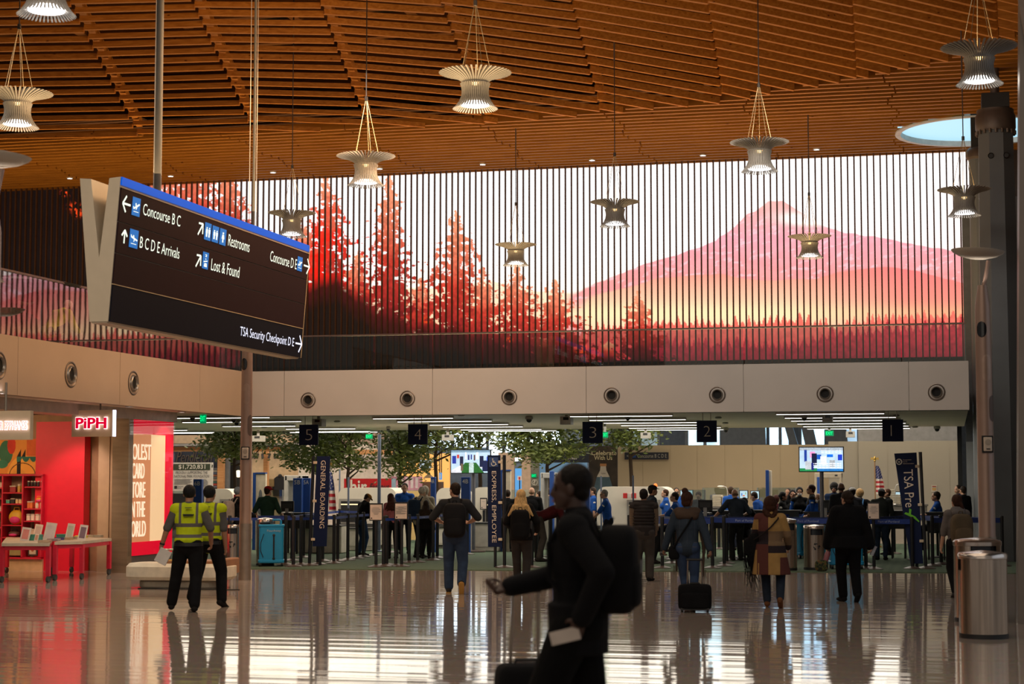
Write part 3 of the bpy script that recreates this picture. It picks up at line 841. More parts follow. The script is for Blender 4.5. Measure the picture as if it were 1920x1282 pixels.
        return o
    icon(246, 261, 368, 403, 'up'); icon(241, 257, 428, 463, 'down')
    icon(382, 394, 416, 449, 'two'); icon(396, 408, 422, 453, 'two'); icon(410, 422, 427, 458, 'one'); icon(378, 389, 471, 503, 'lost')
    icon(556, 565, 480, 507, 'up')
    def arrow(x0, x1, yc, ang, m_=GW, sz=1.):
        a0, b0 = onface(x0, yc); a1, _ = onface(x1, yc); c = Vector(((a0+a1)/2, b0)); Ln = (a1-a0)*sz
        rr = R(ang); ca_, sa_ = math.cos(rr), math.sin(rr)
        g = MB()
        def bar(p, q_, w_=.034):
            P = [c+Vector((p[0]*ca_-p[1]*sa_, p[0]*sa_+p[1]*ca_))*Ln/2 for p in (p, q_)]
            d = (P[1]-P[0]).normalized(); n2 = Vector((-d.y, d.x))*w_*.42
            g.prism([tuple(P[0]-n2), tuple(P[1]-n2), tuple(P[1]+n2), tuple(P[0]+n2)], fp(0, 0), du, dv, nn*.004)
        bar((-1, 0), (1, 0)); bar((.95, 0), (.1, .9)); bar((.95, 0), (.1, -.9))
        g.build('arrow', m_, t, world=True)
    arrow(226, 242, 380, 180, sz=.95); arrow(222, 238, 441, 90, sz=.72); arrow(366, 380, 427, 48, sz=.9); arrow(362, 376, 487, 48, sz=.9)
    arrow(567, 578, 497, 0); arrow(552, 563, 643, 0, BW, sz=1.1)
    # hanging post and wires
    pp = atX(295, 340, X0-.28)
    MB().cyl((pp.x, pp.y, zt-.5), (pp.x, pp.y, HC+1), .055, n=16).build('post', mat('sign_post', (.09, .085, .08), .5), t, world=True)
    p2 = atX(476, 360, X0-.28)
    MB().cyl((p2.x, p2.y, zt-.3), (p2.x, p2.y, HC+1), .022, n=10).build('rod', MATS['sign_post'], t, world=True)
    for (px, X_) in ((288, X0-.28), (302, X0-.28), (468, X0-.28), (481, X0-.28)):
        q = atX(px, 340, X_); MB().cyl((q.x, q.y, zt-.3), (q.x, q.y, HC+1), .006, n=6).build('wire', mat('steel_wire', (.55, .5, .45), .3, .5), t, world=True)
v_sign()

# ================================================================== pendants
PSH = mat('pendant_shade', (.27, .25, .225), .5, var=.03)
def pendant_proto():
    t = thing('pendant_lamp', '', 'pendant lamp', (0, 0, 0))
    WM = .55
    def fins(prof, n, th):
        m = MB()
        for k in range(n):
            a = 2*PI*k/n; ca_, sa_ = math.cos(a), math.sin(a)
            vs = []
            for (r, z, w_) in prof:
                for s in (-1, 1):
                    for (dr) in (0, w_):
                        rr = r-dr; vs.append((rr*ca_ - s*th*sa_, rr*sa_ + s*th*ca_, z + (dr*.4)))
            fs = []
            for j in range(len(prof)-1):
                o = j*4
                fs += [(o, o+1, o+5, o+4), (o+2, o+6, o+7, o+3), (o, o+4, o+6, o+2), (o+1, o+3, o+7, o+5)]
            fs += [(0, 2, 3, 1), (len(vs)-4, len(vs)-3, len(vs)-1, len(vs)-2)]
            m.add(vs, fs)
        return m
    up = [(.192, .37, .02), (.203, .41, .03), (.25, .452, .04), (.33, .49, .055), (.43, .522, .055), (.50, .54, .05), (.55, .552, .02)]
    lo = [(.34, .0, .02), (.29, .05, .035), (.245, .115, .035), (.213, .19, .03), (.203, .26, .03), (.208, .32, .03), (.228, .385, .02)]
    fins(up, 44, .0125).build('upper_shade', PSH, t)
    fins(lo, 44, .0105).build('lower_shade', PSH, t)
    m = MB(); m.smooth = True; m.lathe([(.16, .10), (.205, .055), (.19, .12), (.168, .2), (.165, .3), (.165, .42), (.14, .43)], n=28, caps=False)
    m.build('inner_drum', mat('pendant_drum', (.30, .26, .2), .6), t)
    m = MB(); m.lathe([(.001, .055), (.21, .055), (.215, .09)], n=28, caps=False); m.build('lens', emit('pendant_lens', (1, .97, .95), 9), t)
    m = MB(); m.lathe([(.172, .325), (.172, .385)], n=28, caps=False); m.build('glow_ring', emit('pendant_ring', (1, .62, .24), 7), t)
    m = MB()
    for k in range(5):
        a = 2*PI*k/5+.4; m.cyl((.26*math.cos(a), .26*math.sin(a), .46), (.01*math.cos(a), .01*math.sin(a), 1.62), .0045, n=5)
    m.build('wire', mat('pendant_wire', (.75, .58, .32), .25, .7), t)
    return t
PL = [('C', 891, 165, 27.3), ('A', 88, -22, 21), ('B', 33, 202, 28.6), ('D', 686, 316, 33.4), ('E', 547, 418, 41.5), ('F', 1424, 290, 33.4), ('G', 1153, 398, 40.2), ('H', 967, 475, 47.3), ('I', 1518, 460, 45.6), ('J', 1808, 376, 37.4), ('K', 1836, 118, 26.2)]
PLB = {'A': 'cut by the top border above the pale dish lamp', 'B': 'cut by the left border, below the one at the top border', 'C': 'alone over the lattice, high above the tallest screen tree', 'D': 'overlapping the roof edge, nearest the upright post of the direction sign but one',
       'E': 'just above the right end of the direction sign', 'F': 'overlapping the roof edge straight above the mountain', 'G': 'hanging in front of the white sky of the screen', 'H': 'smallest and lowest, hanging left of the screen mountain', 'I': 'hanging in front of the right flank of the mountain', 'J': 'hanging just left of the faceted column', 'K': 'largest at the right, above the oval skylight'}
PLB['D'] = 'overlapping the roof edge between the direction sign and the centre'
pp_ = pendant_proto(); first = True
for (k, px, py, D) in PL:
    q = atD(px, py, D)
    o = pp_ if first else dup(pp_)
    first = False
    o.location = (q.x, q.y, q.z-.32)
    yt_ = {'E': 48, 'G': 112, 'H': 280, 'I': 255, 'J': 170}.get(k)
    zc_ = atY(px, yt_, q.y).z-(q.z-.32) if yt_ else 4.4
    m = MB().cyl((0, 0, 1.6), (0, 0, zc_), .011, n=6); m.cyl((0, 0, 1.58), (0, 0, 1.66), .03, n=8); m.build('rod', mat('pendant_rod', (.12, .10, .09), .4, .5), o)
    MB().cyl((0, 0, zc_-.02), (0, 0, zc_+1.3), .016, n=10).build('ceiling_mount', MATS['pendant_rod'], o)
    o['label'] = 'finned hourglass pendant lamp ' + PLB[k]; o['group'] = 'hourglass pendant lamps under the roof'
    for (z_, rot, en, col, sh) in ((.35, 0, 8, (1, .93, .82), .19), (.62, PI, 9, (1, .66, .32), .2)):
        l = bpy.data.lights.new('pendant_bulb', 'AREA'); l.shape = 'DISK'; l.size = sh*2; l.energy = en*1.5; l.color = col
        lo = bpy.data.objects.new('pendant_bulb', l); C.objects.link(lo); lo.location = (q.x, q.y, q.z-.32+(.04 if rot == 0 else .44)); lo.rotation_euler = (rot, 0, 0)

# ================================================================== lamp masts with dish reflectors
MST = mat('mast_paint', (.33, .22, .17), .38, .35, var=.05)
MSTD = mat('mast_recess', (.10, .065, .05), .5)
def mast(px, pyb, D, rad, topz, lb, dish=True, dx=-.12, speaker=True):
    p = O + ray(px, 902)*D; p = Vector((p.x, p.y, 0))
    t = thing('lamp_mast', lb, 'lamp mast', p)
    f = Vector((-math.sin(YAW), math.cos(YAW), 0)); r_ = Vector((math.cos(YAW), math.sin(YAW), 0))
    m = MB(); m.smooth = True; m.lathe([(rad*1.02, 0), (rad*1.02, 1.02), (rad, 1.03), (rad, 2.1), (rad*.985, 2.11), (rad*.985, 2.45), (rad*.95, topz*.8), (rad*.9, topz-.28), (rad*.55, topz)], n=28); m.build('pole', MST, t)
    m = MB(); m.smooth = True; m.lathe([(rad*1.05, 0), (rad*1.05, 1.0)], n=28); m.build('base_sleeve', mat('mast_steel', (.33, .27, .22), .35, .7), t)
    # long rounded recess on the right-hand side
    def recess(z0, z1, ang, wdt, mt, nm):
        g = MB(); g.smooth = True; n = 8; vs = []; zz = [z0+(z1-z0)*k/14 for k in range(15)]
        rr = rad*1.012; hw = wdt/rad/2
        for z in zz:
            e = min(z-z0, z1-z); s = 1 if e > .09 else math.sqrt(max(0, 1-(1-e/.09)**2))
            for k in range(n+1):
                a = ang + hw*s*(2*k/n-1); vs.append((rr*math.cos(a), rr*math.sin(a), z))
        fs = [(j*(n+1)+i, j*(n+1)+i+1, (j+1)*(n+1)+i+1, (j+1)*(n+1)+i) for j in range(14) for i in range(n)]
        g.add(vs, fs); return g.build(nm, mt, t)
    cam_ang = math.atan2(-f.y, -f.x)
    recess(2.55, topz*.66, cam_ang+.85 if dish is not None else 0, rad*1.0, MSTD, 'recess')
    recess(topz*.70, topz-.95, cam_ang+.1, rad*1.1, mat('mast_hatch', (.37, .25, .19), .35, .4), 'hatch')
    recess(topz-.72, topz-.5, cam_ang-.45, rad*1.2, mat('lamp_glass', (.01, .01, .012), .1), 'camera_window')
    if speaker:
        q = -f*(rad*1.0)
        g = MB(); M = Matrix.Translation((q.x*1.02, q.y*1.02, 2.12)) @ Matrix.Rotation(YAW, 4, 'Z')
        g.rbox((-.0, -.01, .13), (.115, .045, .19), .02, M); o = g.build('speaker', mat('speaker_beige', (.62, .52, .42), .5), t)
        g = MB(); g.cbox((0, .008, .13), (.15, .03, .23), M); g.build('frame', mat('black_rubber', (.012, .012, .012), .5), o)
        g = MB(); Mg = M @ Matrix.Translation((0, -.034, .155)) @ Matrix.Rotation(PI/2, 4, 'X'); g.lathe([(.001, .002), (.042, .002)], n=20, M=Mg, caps=False); g.build('grille', mat('speaker_grille', (.42, .35, .28), .7), o)
        g = MB(); g.cbox((0, -.035, .065), (.05, .004, .014), M); g.build('slot', MATS['black_rubber'], o)
    if dish:
        g = MB(); g.smooth = True; g.tube([(0, 0, topz-.1), tuple(r_*.05+Vector((0, 0, topz+.12))), tuple(r_*.09+Vector((0, 0, topz+.34)))], .028, 8); g.build('arm', MST, t)
        g = MB(); g.smooth = True; c = r_*dx
        M = Matrix.Translation((c.x, c.y, topz+.36)) @ Matrix.Rotation(YAW, 4, 'Z') @ Matrix.Rotation(R(4), 4, 'Y')
        spot('dish_lamp', (p.x+r_.x*.0, p.y-.0, topz+.02), (PI-.35, 0, YAW), 14, (1, .9, .8), 80)
        prof = [(.001, .0), (.14, .012), (.26, .045), (.34, .09), (.36, .115), (.345, .118), (.24, .085), (.001, .06)]
        g.lathe(prof, n=36, M=M, caps=False); g.build('dish', mat('dish_cream', (.52, .46, .38), .4, var=.03), t)
    return t
mast(461, 1085, 32.4, .105, 4.45, 'brown lamp mast with a small speaker, standing left of the blue cart', dish=True)
mast(1849, 1140, 24.6, .112, 4.42, 'brown lamp mast with dish and speaker beside the faceted column', dish=True, dx=-.06)
mast(-27, 1250, 17.3, .105, 4.42, 'grey lamp mast cut by the left border with only its dish and head in view', dish=True, dx=.0, speaker=False)

# ================================================================== card shop at the left
XW = gnd(235, 1074).x
RED = mat('shop_red', (.80, .008, .035), .45, var=.03)
def wx(px, py): return atX(px, py, XW)
def shop():
    TAN = mat('shop_tan', (.50, .35, .21), .5, var=.05)
    STL = mat('brushed_steel', (.26, .19, .12), .35, .3, var=.15, scale=2, stretch=(1, 1, 8))
    ya, yb, yc, yd = wx(182, 1072).y, wx(213, 1073).y, wx(236, 1074).y, wx(322, 1060).y
    zt = wx(240, 785).z
    ga, gb = gnd(181, 1072), gnd(212, 1073)
    m = MB().box(ga.x, gb.x-.17, ga.y, ga.y+.6, 0, ZB-.05).box(gb.x-.165, gb.x, ga.y+.02, ga.y+.6, 0, ZB-.05); struct(m.build('wall_shop_pier', TAN), 'tan painted pier between the shop front and the steel panel')
    m = MB().box(gb.x+.005, XW+.02, ga.y-.03, yc-.01, 0, ZB-.05); struct(m.build('wall_shop_panel', STL), 'brushed steel wall panel beside the red framed window')
    m = MB().box(XW-.5, XW+.03, 6, yd+.1, zt, ZB+.02); struct(m.build('trim_4', mat('header_grey', (.42, .35, .29), .4, .1)), 'grey header above the shop front')
    # red framed window
    t = thing('shop_window', 'red framed shop window with raised cream lettering on a peach panel', 'shop window', (XW, yc, 0))
    z0 = wx(237, 1043).z
    pa, pb = wx(244, 812), wx(312, 812); zi0, zi1 = wx(244, 1017).z, pa.z
    RE = emit('frame_red_glow', (.62, .0, .02), .75, base=(.7, .005, .03))  # frame is no lamp; glow added for strong light on the red
    m = MB()
    m.box(XW-.1, XW+.0, yc, yd, zi1, zt); m.box(XW-.1, XW+.0, yc, yd, z0, zi0); m.box(XW-.1, XW+.0, yc, pa.y, zi0, zi1); m.box(XW-.1, XW+.0, pb.y, yd, zi0, zi1)
    m.build('frame', RE, t, world=True)
    ym = wx(284, 900).y
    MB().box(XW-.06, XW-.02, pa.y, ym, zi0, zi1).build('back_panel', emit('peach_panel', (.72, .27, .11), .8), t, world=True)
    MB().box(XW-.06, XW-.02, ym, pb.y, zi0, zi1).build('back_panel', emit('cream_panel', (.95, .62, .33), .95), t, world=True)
    LW = emit('window_letters', (1, .80, .56), 1.05)
    for (s, xr, yt, yb_) in (('OLEST', 283, 832, 862), ('CARD', 271, 868, 897), ('TORE', 273, 903, 933), ('N THE', 273, 940, 969), ('ORLD', 275, 976, 1006)):
        zb_, zt_ = wx(262, yb_).z, wx(262, yt).z; y1_ = wx(xr, 900).y; ys_ = pa.y+.13
        lettering(s, (XW-.018, ys_, zb_), (0, 1, 0), (0, 0, 1), LW, t, w=y1_-ys_, h=zt_-zb_, depth=.015, bold=-.002)
    MB().box(XW+.03, XW+.036, yc+.01, ym-.005, z0, zt).build('glass', glass('shop_glass', (.95, .95, .95), .01, .01, .12), t, world=True)
    MB().box(XW+.03, XW+.036, ym+.005, yd-.01, z0, zt).build('glass', MATS['shop_glass'], t, world=True)
    m = MB().box(XW-.2, XW-.02, yc, yd, 0, z0-.005); struct(m.build('wall_under_window', mat('window_base', (.11, .10, .10), .3)), 'dark base below the red framed window')
    # interior
    YI = 32.95
    rx0, rx1 = atY(80, 900, YI).x, atY(171, 900, YI).x
    m = MB().box(rx0, rx1, YI-.3, YI-.05, 0, 2.92); struct(m.build('wall_red', RED), 'bright red display wall inside the card shop')
    m = MB().box(-24, XW-.3, YI, YI+.1, 0, ZB); struct(m.build('wall_shop_back', mat('shop_back', (.45, .27, .14), .6)), 'warm painted wall at the back of the card shop')
    m = MB().box(-24, -23.9, 14, YI, 0, ZB); struct(m.build('wall_shop_side', MATS['shop_back']))
    m = MB().box(-24, XW-.5, 14, YI, ZB-.06, ZB-.01); struct(m.build('ceiling_shop', mat('shop_ceiling', (.02, .016, .014), .8)), 'dark ceiling of the card shop')
    area('shop_light', (-18.6, 30.3, ZB-.15), (R(28), 0, 0), 3.5, 1.2, 95, (1, .62, .34))
    area('shop_light', (-20.5, 28.5, ZB-.15), (R(18), 0, 0), 3, 2, 60, (1, .58, .30))
    spot('table_fill_spot', (-14.6, 27.5, ZB-.05), (R(15), 0, R(20)), 90, (1, .8, .6), 110)  # extra spot added to lift the dark table tops
    spot('red_wall_spot', (XW-1.1, YI-1.7, ZB-.1), (R(38), 0, 0), 130, (1, .7, .6), 70)
    # painting
    a, b = atY(-26, 823, YI-.08), atY(76, 888, YI-.08)
    pt = thing('painting', 'bright abstract painting of round and leaf shapes above the red shelves', 'painting', (a.x, YI-.05, b.z))
    def art(U, V, P):
        A = lambda *r: lin(r)[None, None, :]
        n = fbm(U*300, V*200, 40, 5, 4)[..., None]
        col = A(240, 165, 70)*(1-.3*n)+A(220, 90, 40)*.3*n
        x = U*102-26; y = 823+V*65
        def ov(m, c):
            nonlocal col
            m = m[..., None]; col = np.where(m, c*(.75+.5*n), col)
        ov((x-45)**2/900+(y-893)**2/1500 < 1, A(250, 185, 80)); ov((x-12)**2/160+(y-848)**2/500 < 1, A(60, 120, 90))
        ov((x-22)**2/60+(y-835)**2/260 < 1, A(215, 60, 40)); ov((x > 50) & (y < 855), A(225, 110, 50))
        ov(((x-33) > 0) & (x < 40) & (y > 855-(x-33)*2), A(25, 20, 20)); ov((x > 41) & (x < 48) & (y > 856-(x-41)*2) & (y < 856), A(25, 20, 20))
        ov((y > 856) & (y < 866-((x % 14)-7)**2*.15) & (x > 32), A(45, 125, 110)); ov((x-5)**2/120+(y-870)**2/60 < 1, A(60, 140, 110))
        ov((np.abs(np.hypot(x-43, (y-892)) - 24) < .8), A(90, 60, 40))
        return col
    pixgrid('canvas', (a.x, YI-.09, a.z), (b.x, YI-.09, a.z), (a.x, YI-.09, b.z), 160, 100, art, vcol('painting_colours', 0, .7), pt)
    MB().box(a.x, b.x, YI-.085, YI-.05, b.z, a.z).build('stretcher', TAN, pt, world=True)
    # shelf unit
    sh = thing('shelf_unit', 'red cubbyhole shelving filled with gifts in the card shop', 'shelf', (rx0, YI-.2, 0))
    X_ = lambda px: atY(px, 950, YI-.4).x; Z_ = lambda py: atY(40, py, YI-.4).z
    y0_, y1_ = YI-.4, YI-.06; zt_, zb_ = Z_(891), Z_(1046)
    SR = mat('shelf_red', (.62, .02, .05), .4)
    for px in (-34, 5, 43, 79): MB().box(X_(px)-.03, X_(px)+.0, y0_, y1_, zb_, zt_).build('upright', SR, sh, world=True)
    MB().box(X_(-34), X_(79), y0_, y1_, zt_-.01, zt_+.025).build('top_board', SR, sh, world=True)
    MB().box(X_(-34), X_(79), y0_, y1_, zb_-.02, zb_+.015).build('bottom_board', SR, sh, world=True)
    MB().box(X_(-34), X_(79), y0_+.05, y1_, 0, zb_-.02).build('plinth', mat('shelf_plinth', (.62, .42, .24), .5), sh, world=True)
    cols = [(5, 43, (924, 945, 985, 1008)), (45, 79, (913, 954, 977, 1008)), (-34, 5, (915, 935, 960, 990, 1010))]
    for (p, q, ys) in cols:
        for y in ys: MB().box(X_(p), X_(q)-.03, y0_, y1_, Z_(y)-.012, Z_(y)+.012).build('shelf_board', SR, sh, world=True)
    MB().box(X_(-34), X_(79), y1_-.01, y1_, zb_, zt_).build('back_board', mat('shelf_back', (.38, .27, .17), .6), sh, world=True)
    # goods on the shelves
    def goods(name, lb, cat, px, py, w_, h_, col, grp, kind='box', d=.12):
        p = Vector((X_(px), y0_+.06, Z_(py)+.013))
        mt = mat('goods_%02d%02d%02d' % tuple(int(c*99) for c in col), col, .5)
        t_ = thing(name, lb, cat, (p.x, p.y+d/2, p.z), 0, grp)
        if kind == 'box':
            MB().rbox((0, 0, h_*.4), (w_, d, h_*.8), .012).build('body', mt, t_); MB().rbox((0, 0, h_*.9), (w_*1.04, d*1.04, h_*.2), .012).build('lid', mat('goods_lid', (.6, .5, .4), .5), t_)
        elif kind == 'jar':
            m = MB(); m.smooth = True; m.lathe([(w_*.46, 0), (w_*.5, .01), (w_*.5, h_*.72), (w_*.42, h_*.8)], n=14); m.build('body', mt, t_)
            MB().lathe([(w_*.44, h_*.8), (w_*.44, h_)], n=14).build('lid', mat('goods_lid2', (.75, .68, .55), .5), t_)
        elif kind == 'bag':
            m = MB(); m.smooth = True; m.ell((0, 0, h_*.42), (w_/2, d/2, h_*.44)); m.build('body', mt, t_)
            m = MB(); m.smooth = True; m.ell((0, -d*.35, h_*.28), (w_*.34, d*.3, h_*.22)); m.build('pocket', mat('bag_pink', (.75, .05, .25), .6), t_)
            m = MB(); m.tube([(-.06, 0, h_*.8), (-.05, 0, h_), (.05, 0, h_), (.06, 0, h_*.8)], .012, 6); m.build('handle', mt, t_)
        return t_
    goods('backpack_toy', 'yellow and pink childrens backpack on the middle shelf', 'backpack', 24, 985, .33, .34, (.75, .45, .03), 'bags on the red shelves', 'bag', .2)
    goods('storage_tin', 'dark red patterned tin box on the upper left cubbyhole', 'tin', 20, 924, .13, .13, (.35, .03, .04), 'boxes on the red shelves')
    goods('candle_jar', 'gold candle jar beside the dark red tin', 'candle', 31, 924, .07, .16, (.60, .38, .08), 'jars on the red shelves', 'jar', .07)
    goods('candle_jar', 'gold candle jar nearest the right upright of its cubbyhole', 'candle', 38, 924, .06, .16, (.60, .38, .08), 'jars on the red shelves', 'jar', .07)
    for i, px in enumerate((49, 55, 61, 67, 74)):
        goods('dark_mug', 'dark mug in the top right cubbyhole of the red shelves', 'mug', px, 913, .055, .11, (.03, .025, .02), 'dark mugs in the top right cubbyhole', 'jar', .06)
    goods('gift_box', 'small teal gift box in the second left cubbyhole', 'box', 11, 945, .08, .075, (.10, .45, .33), 'boxes on the red shelves')
    goods('gift_box', 'small black gift box in the second left cubbyhole', 'box', 20, 945, .09, .10, (.03, .03, .03), 'boxes on the red shelves')
    for px in (28, 34, 39): goods('gift_box', 'cream gift box in the second left cubbyhole', 'box', px, 945, .055, .09, (.80, .62, .32), 'cream boxes in the second left cubbyhole')
    for px in (50, 55): goods('gift_box', 'orange gift box in the second right cubbyhole', 'box', px, 954, .055, .14, (.75, .20, .05), 'orange boxes in the second right cubbyhole')
    for px in (65, 74): goods('candle_jar', 'pale striped candle jar in the second right cubbyhole', 'candle', px, 954, .07, .11, (.66, .62, .42), 'pale jars in the second right cubbyhole', 'jar', .07)
    goods('cushion', 'round orange pillow above the pale candle jars', 'cushion', 69, 943, .16, .12, (.8, .30, .03), 'bags on the red shelves', 'bag', .1)
    for px in (50, 58, 67, 75): goods('card_pack', 'cream card pack in the third right cubbyhole', 'card pack', px, 977, .075, .13, (.78, .68, .55), 'card packs in the third right cubbyhole')
    goods('glass_bowl', 'dark bowl of trinkets in the lower left cubbyhole', 'bowl', 21, 1008, .26, .14, (.13, .06, .05), 'bags on the red shelves', 'bag', .2)
    for px in (50, 58, 70): goods('card_pack', 'cream card pack in the lower right cubbyhole', 'card pack', px, 1008, .09, .16, (.66, .50, .38), 'card packs in the lower right cubbyhole')
    t_ = goods('folded_blanket', 'striped folded blanket at the bottom of the red shelves', 'blanket', 25, 1043, .36, .20, (.35, .30, .12), 'bags on the red shelves', 'box', .2)
    t_ = goods('framed_print', 'small framed print of a girl at the bottom of the red shelves', 'picture', 60, 1043, .2, .24, (.06, .05, .04), 'boxes on the red shelves', 'box', .04)
    MB().box(-.07, .07, -.025, -.02, .03, .2).build('print', mat('print_paper', (.6, .5, .35), .6), t_)
    MB().ell((0, -.026, .12), (.035, .004, .04)).build('face', mat('print_face', (.5, .16, .08), .6), t_)
    for (px, py) in ((-12, 915), (-20, 935), (-10, 960), (-18, 990)):
        goods('gift_box', 'pale box at the far left of the red shelves', 'box', px+8, py, .11, .1, (.6, .5, .45), 'pale boxes at the far left shelves')
shop()
def name_plate(x0, x1, y0, y1, Y, s, lx0, lx1, ly0, ly1, lb, edge, red):
    a, b = atY(x0, y0, Y), atY(x1, y1, Y)
    t = thing('shop_sign', lb, 'sign', ((a.x+b.x)/2, Y, b.z))
    MB().box(a.x, b.x, Y, Y+.09, b.z, a.z).build('plate', mat('plate_steel', (.78, .62, .42), .4, .0, var=.2, scale=1.2), t, world=True)
    c, d = atY(lx0, ly0, Y), atY(lx1, ly1, Y)
    lettering(s, (c.x, Y-.012, d.z), (1, 0, 0), (0, 0, 1), emit('letter_halo', (1, .78, .82), 2.2), t, w=d.x-c.x, h=c.z-d.z, depth=.012, bold=.05 if red else .015, name='letter_glow')
    lettering(s, (c.x+.012, Y-.03, d.z+.01), (1, 0, 0), (0, 0, 1), emit('letter_red', (.75, .0, .03), .9) if red else emit('letter_pale', (.9, .62, .55), .8), t, w=d.x-c.x-.02, h=c.z-d.z-.02, depth=.012, bold=.03 if red else -.005)
    if edge: MB().box(b.x, b.x+.02, Y-.005, Y+.095, b.z, a.z).build('lit_edge', emit('lit_edge', (.7, .75, 1), 2), t, world=True)
    MB().cyl(((a.x+b.x*2)/3, Y+.045, a.z), ((a.x+b.x*2)/3, Y+.045, ZB+.03), .018, n=8).build('hanger', mat('hanger_steel', (.3, .25, .2), .4, .7), t, world=True)
name_plate(135, 211, 769, 818, gnd(205, 1071).y-2.6, 'PiPH', 143, 202, 782, 804, 'brushed metal shop name plate with glowing red letters reading piph', True, True)
name_plate(-90, 56, 771, 824, 23.5, 'ER EPPHANES', -3, 53, 789, 806, 'brushed metal shop name plate with thin glowing letters, cut by the left border', False, False)

# wheeled display tables
def table(cor, ht, lb):
    P = [Vector((gnd(*c).x, gnd(*c).y, 0)) for c in cor]
    ctr = sum(P, Vector())/4
    t = thing('display_table', lb, 'table', ctr, 0)
    Q = [p + (p-ctr).normalized()*.06 - ctr for p in P]
    zt = ht
    m = MB(); m.add([q+Vector((0, 0, zt-.05)) for q in Q]+[q+Vector((0, 0, zt)) for q in Q], [(0, 1, 2, 3)[::-1], (4, 5, 6, 7), (0, 1, 5, 4), (1, 2, 6, 5), (2, 3, 7, 6), (3, 0, 4, 7)])
    m.build('table_top', mat('table_cream', (.50, .43, .33), .6), t)
    m = MB(); Q2 = [q*.97 for q in Q]
    m.add([Vector((q.x, q.y, zt-.12)) for q in Q2]+[Vector((q.x, q.y, zt-.051)) for q in Q2], [(0, 1, 2, 3)[::-1], (4, 5, 6, 7), (0, 1, 5, 4), (1, 2, 6, 5), (2, 3, 7, 6), (3, 0, 4, 7)])
    m.build('apron', mat('table_red', (.62, .02, .05), .4), t)
    for p in P:
        q = p-ctr
        l = MB().box(q.x-.035, q.x+.035, q.y-.035, q.y+.035, .11, zt-.06).build('leg', MATS['table_red'], t)
        c = MB(); c.smooth = True; c.cyl((q.x-.02, q.y, .055), (q.x+.02, q.y, .055), .055, n=18); c.cyl((q.x, q.y, .07), (q.x, q.y, .115), .025, n=10)
        c.build('caster', mat('caster_rubber', (.05, .05, .045), .5), l)
    return t
table([(3, 1092), (90, 1092), (97, 1074), (12, 1074)], .68, 'red wheeled display table with cream top at the left border')
table([(103, 1088), (153, 1086), (204, 1077), (134, 1073)], .68, 'red wheeled display table with cream top, reaching the steel panel')
def tcard(px, py, w_, h_, col, lb, ry=.12):
    p = atZ(px, py, .682)
    t = thing('greeting_card', lb, 'card', p, R(8), 'cards standing on the display tables')
    M = Matrix.Rotation(-R(14), 4, 'X') @ Matrix.Rotation(ry, 4, 'Y')
    MB().box(-w_/2, w_/2, 0, .012, 0, h_, M).build('board', mat('card_paper', (.72, .62, .56), .6), t)
    MB().box(-w_*.34, w_*.34, -.004, 0, h_*.15, h_*.85, M).build('print', mat('card_%d' % int(sum(col)*100), col, .6), t)
for a in ((45, 1014, .17, .25, (.7, .25, .22), 'leaning white card with a pink print, leftmost on the tables'), (68, 1009, .15, .27, (.55, .42, .4), 'leaning patterned card behind the left teal box'), (90, 1013, .2, .33, (.66, .55, .55), 'tallest leaning card, at the joint of the two tables'),
          (128, 1011, .14, .30, (.5, .5, .42), 'leaning card on the right teal box'), (152, 1013, .15, .29, (.2, .12, .16), 'leaning card with a dark print, rightmost on the tables'), (67, 1014, .07, .13, (.6, .3, .2), 'smallest leaning card, before the left teal box')): tcard(*a)
def tbox(px, py, w_, d_, h_, col, lb, nm='gift_box', grp='boxes on the display tables', lid=True):
    p = atZ(px, py, .682); t = thing(nm, lb, 'box' if nm == 'gift_box' else 'card stack', p, R(5), grp)
    mt = mat('tbox_%d' % int(sum(c*(i+1) for i, c in enumerate(col))*100), col, .6)
    if lid: MB().rbox((0, 0, h_*.35), (w_, d_, h_*.7), .01).build('body', mt, t); MB().rbox((0, 0, h_*.85), (w_*1.03, d_*1.03, h_*.3), .01).build('lid', mt, t)
    else:
        m = MB(); r_ = random.Random(px)
        for k in range(6): m.cbox((r_.uniform(-.006, .006), r_.uniform(-.006, .006), h_*(k+.5)/6), (w_, d_, h_/6*.85))
        m.build('cards', mt, t)
tbox(64, 1013, .27, .16, .11, (.06, .27, .21), 'teal box on the left display table')
tbox(121, 1009, .27, .16, .08, (.06, .27, .21), 'teal box on the right display table')
for (px, py, c) in ((84, 1017, (.55, .4, .28)), (101, 1014, (.4, .3, .3)), (113, 1012, (.12, .1, .3)), (125, 1012, (.5, .35, .22)), (139, 1010, (.52, .42, .3)), (152, 1008, (.7, .6, .05)), (168, 1007, (.5, .42, .3)), (182, 1007, (.45, .4, .3)), (200, 1005, (.25, .2, .35))):
    tbox(px, py, .2, .14, .045, c, 'low stack of cards lying on the display tables', 'card_stack', 'card stacks on the display tables', False)

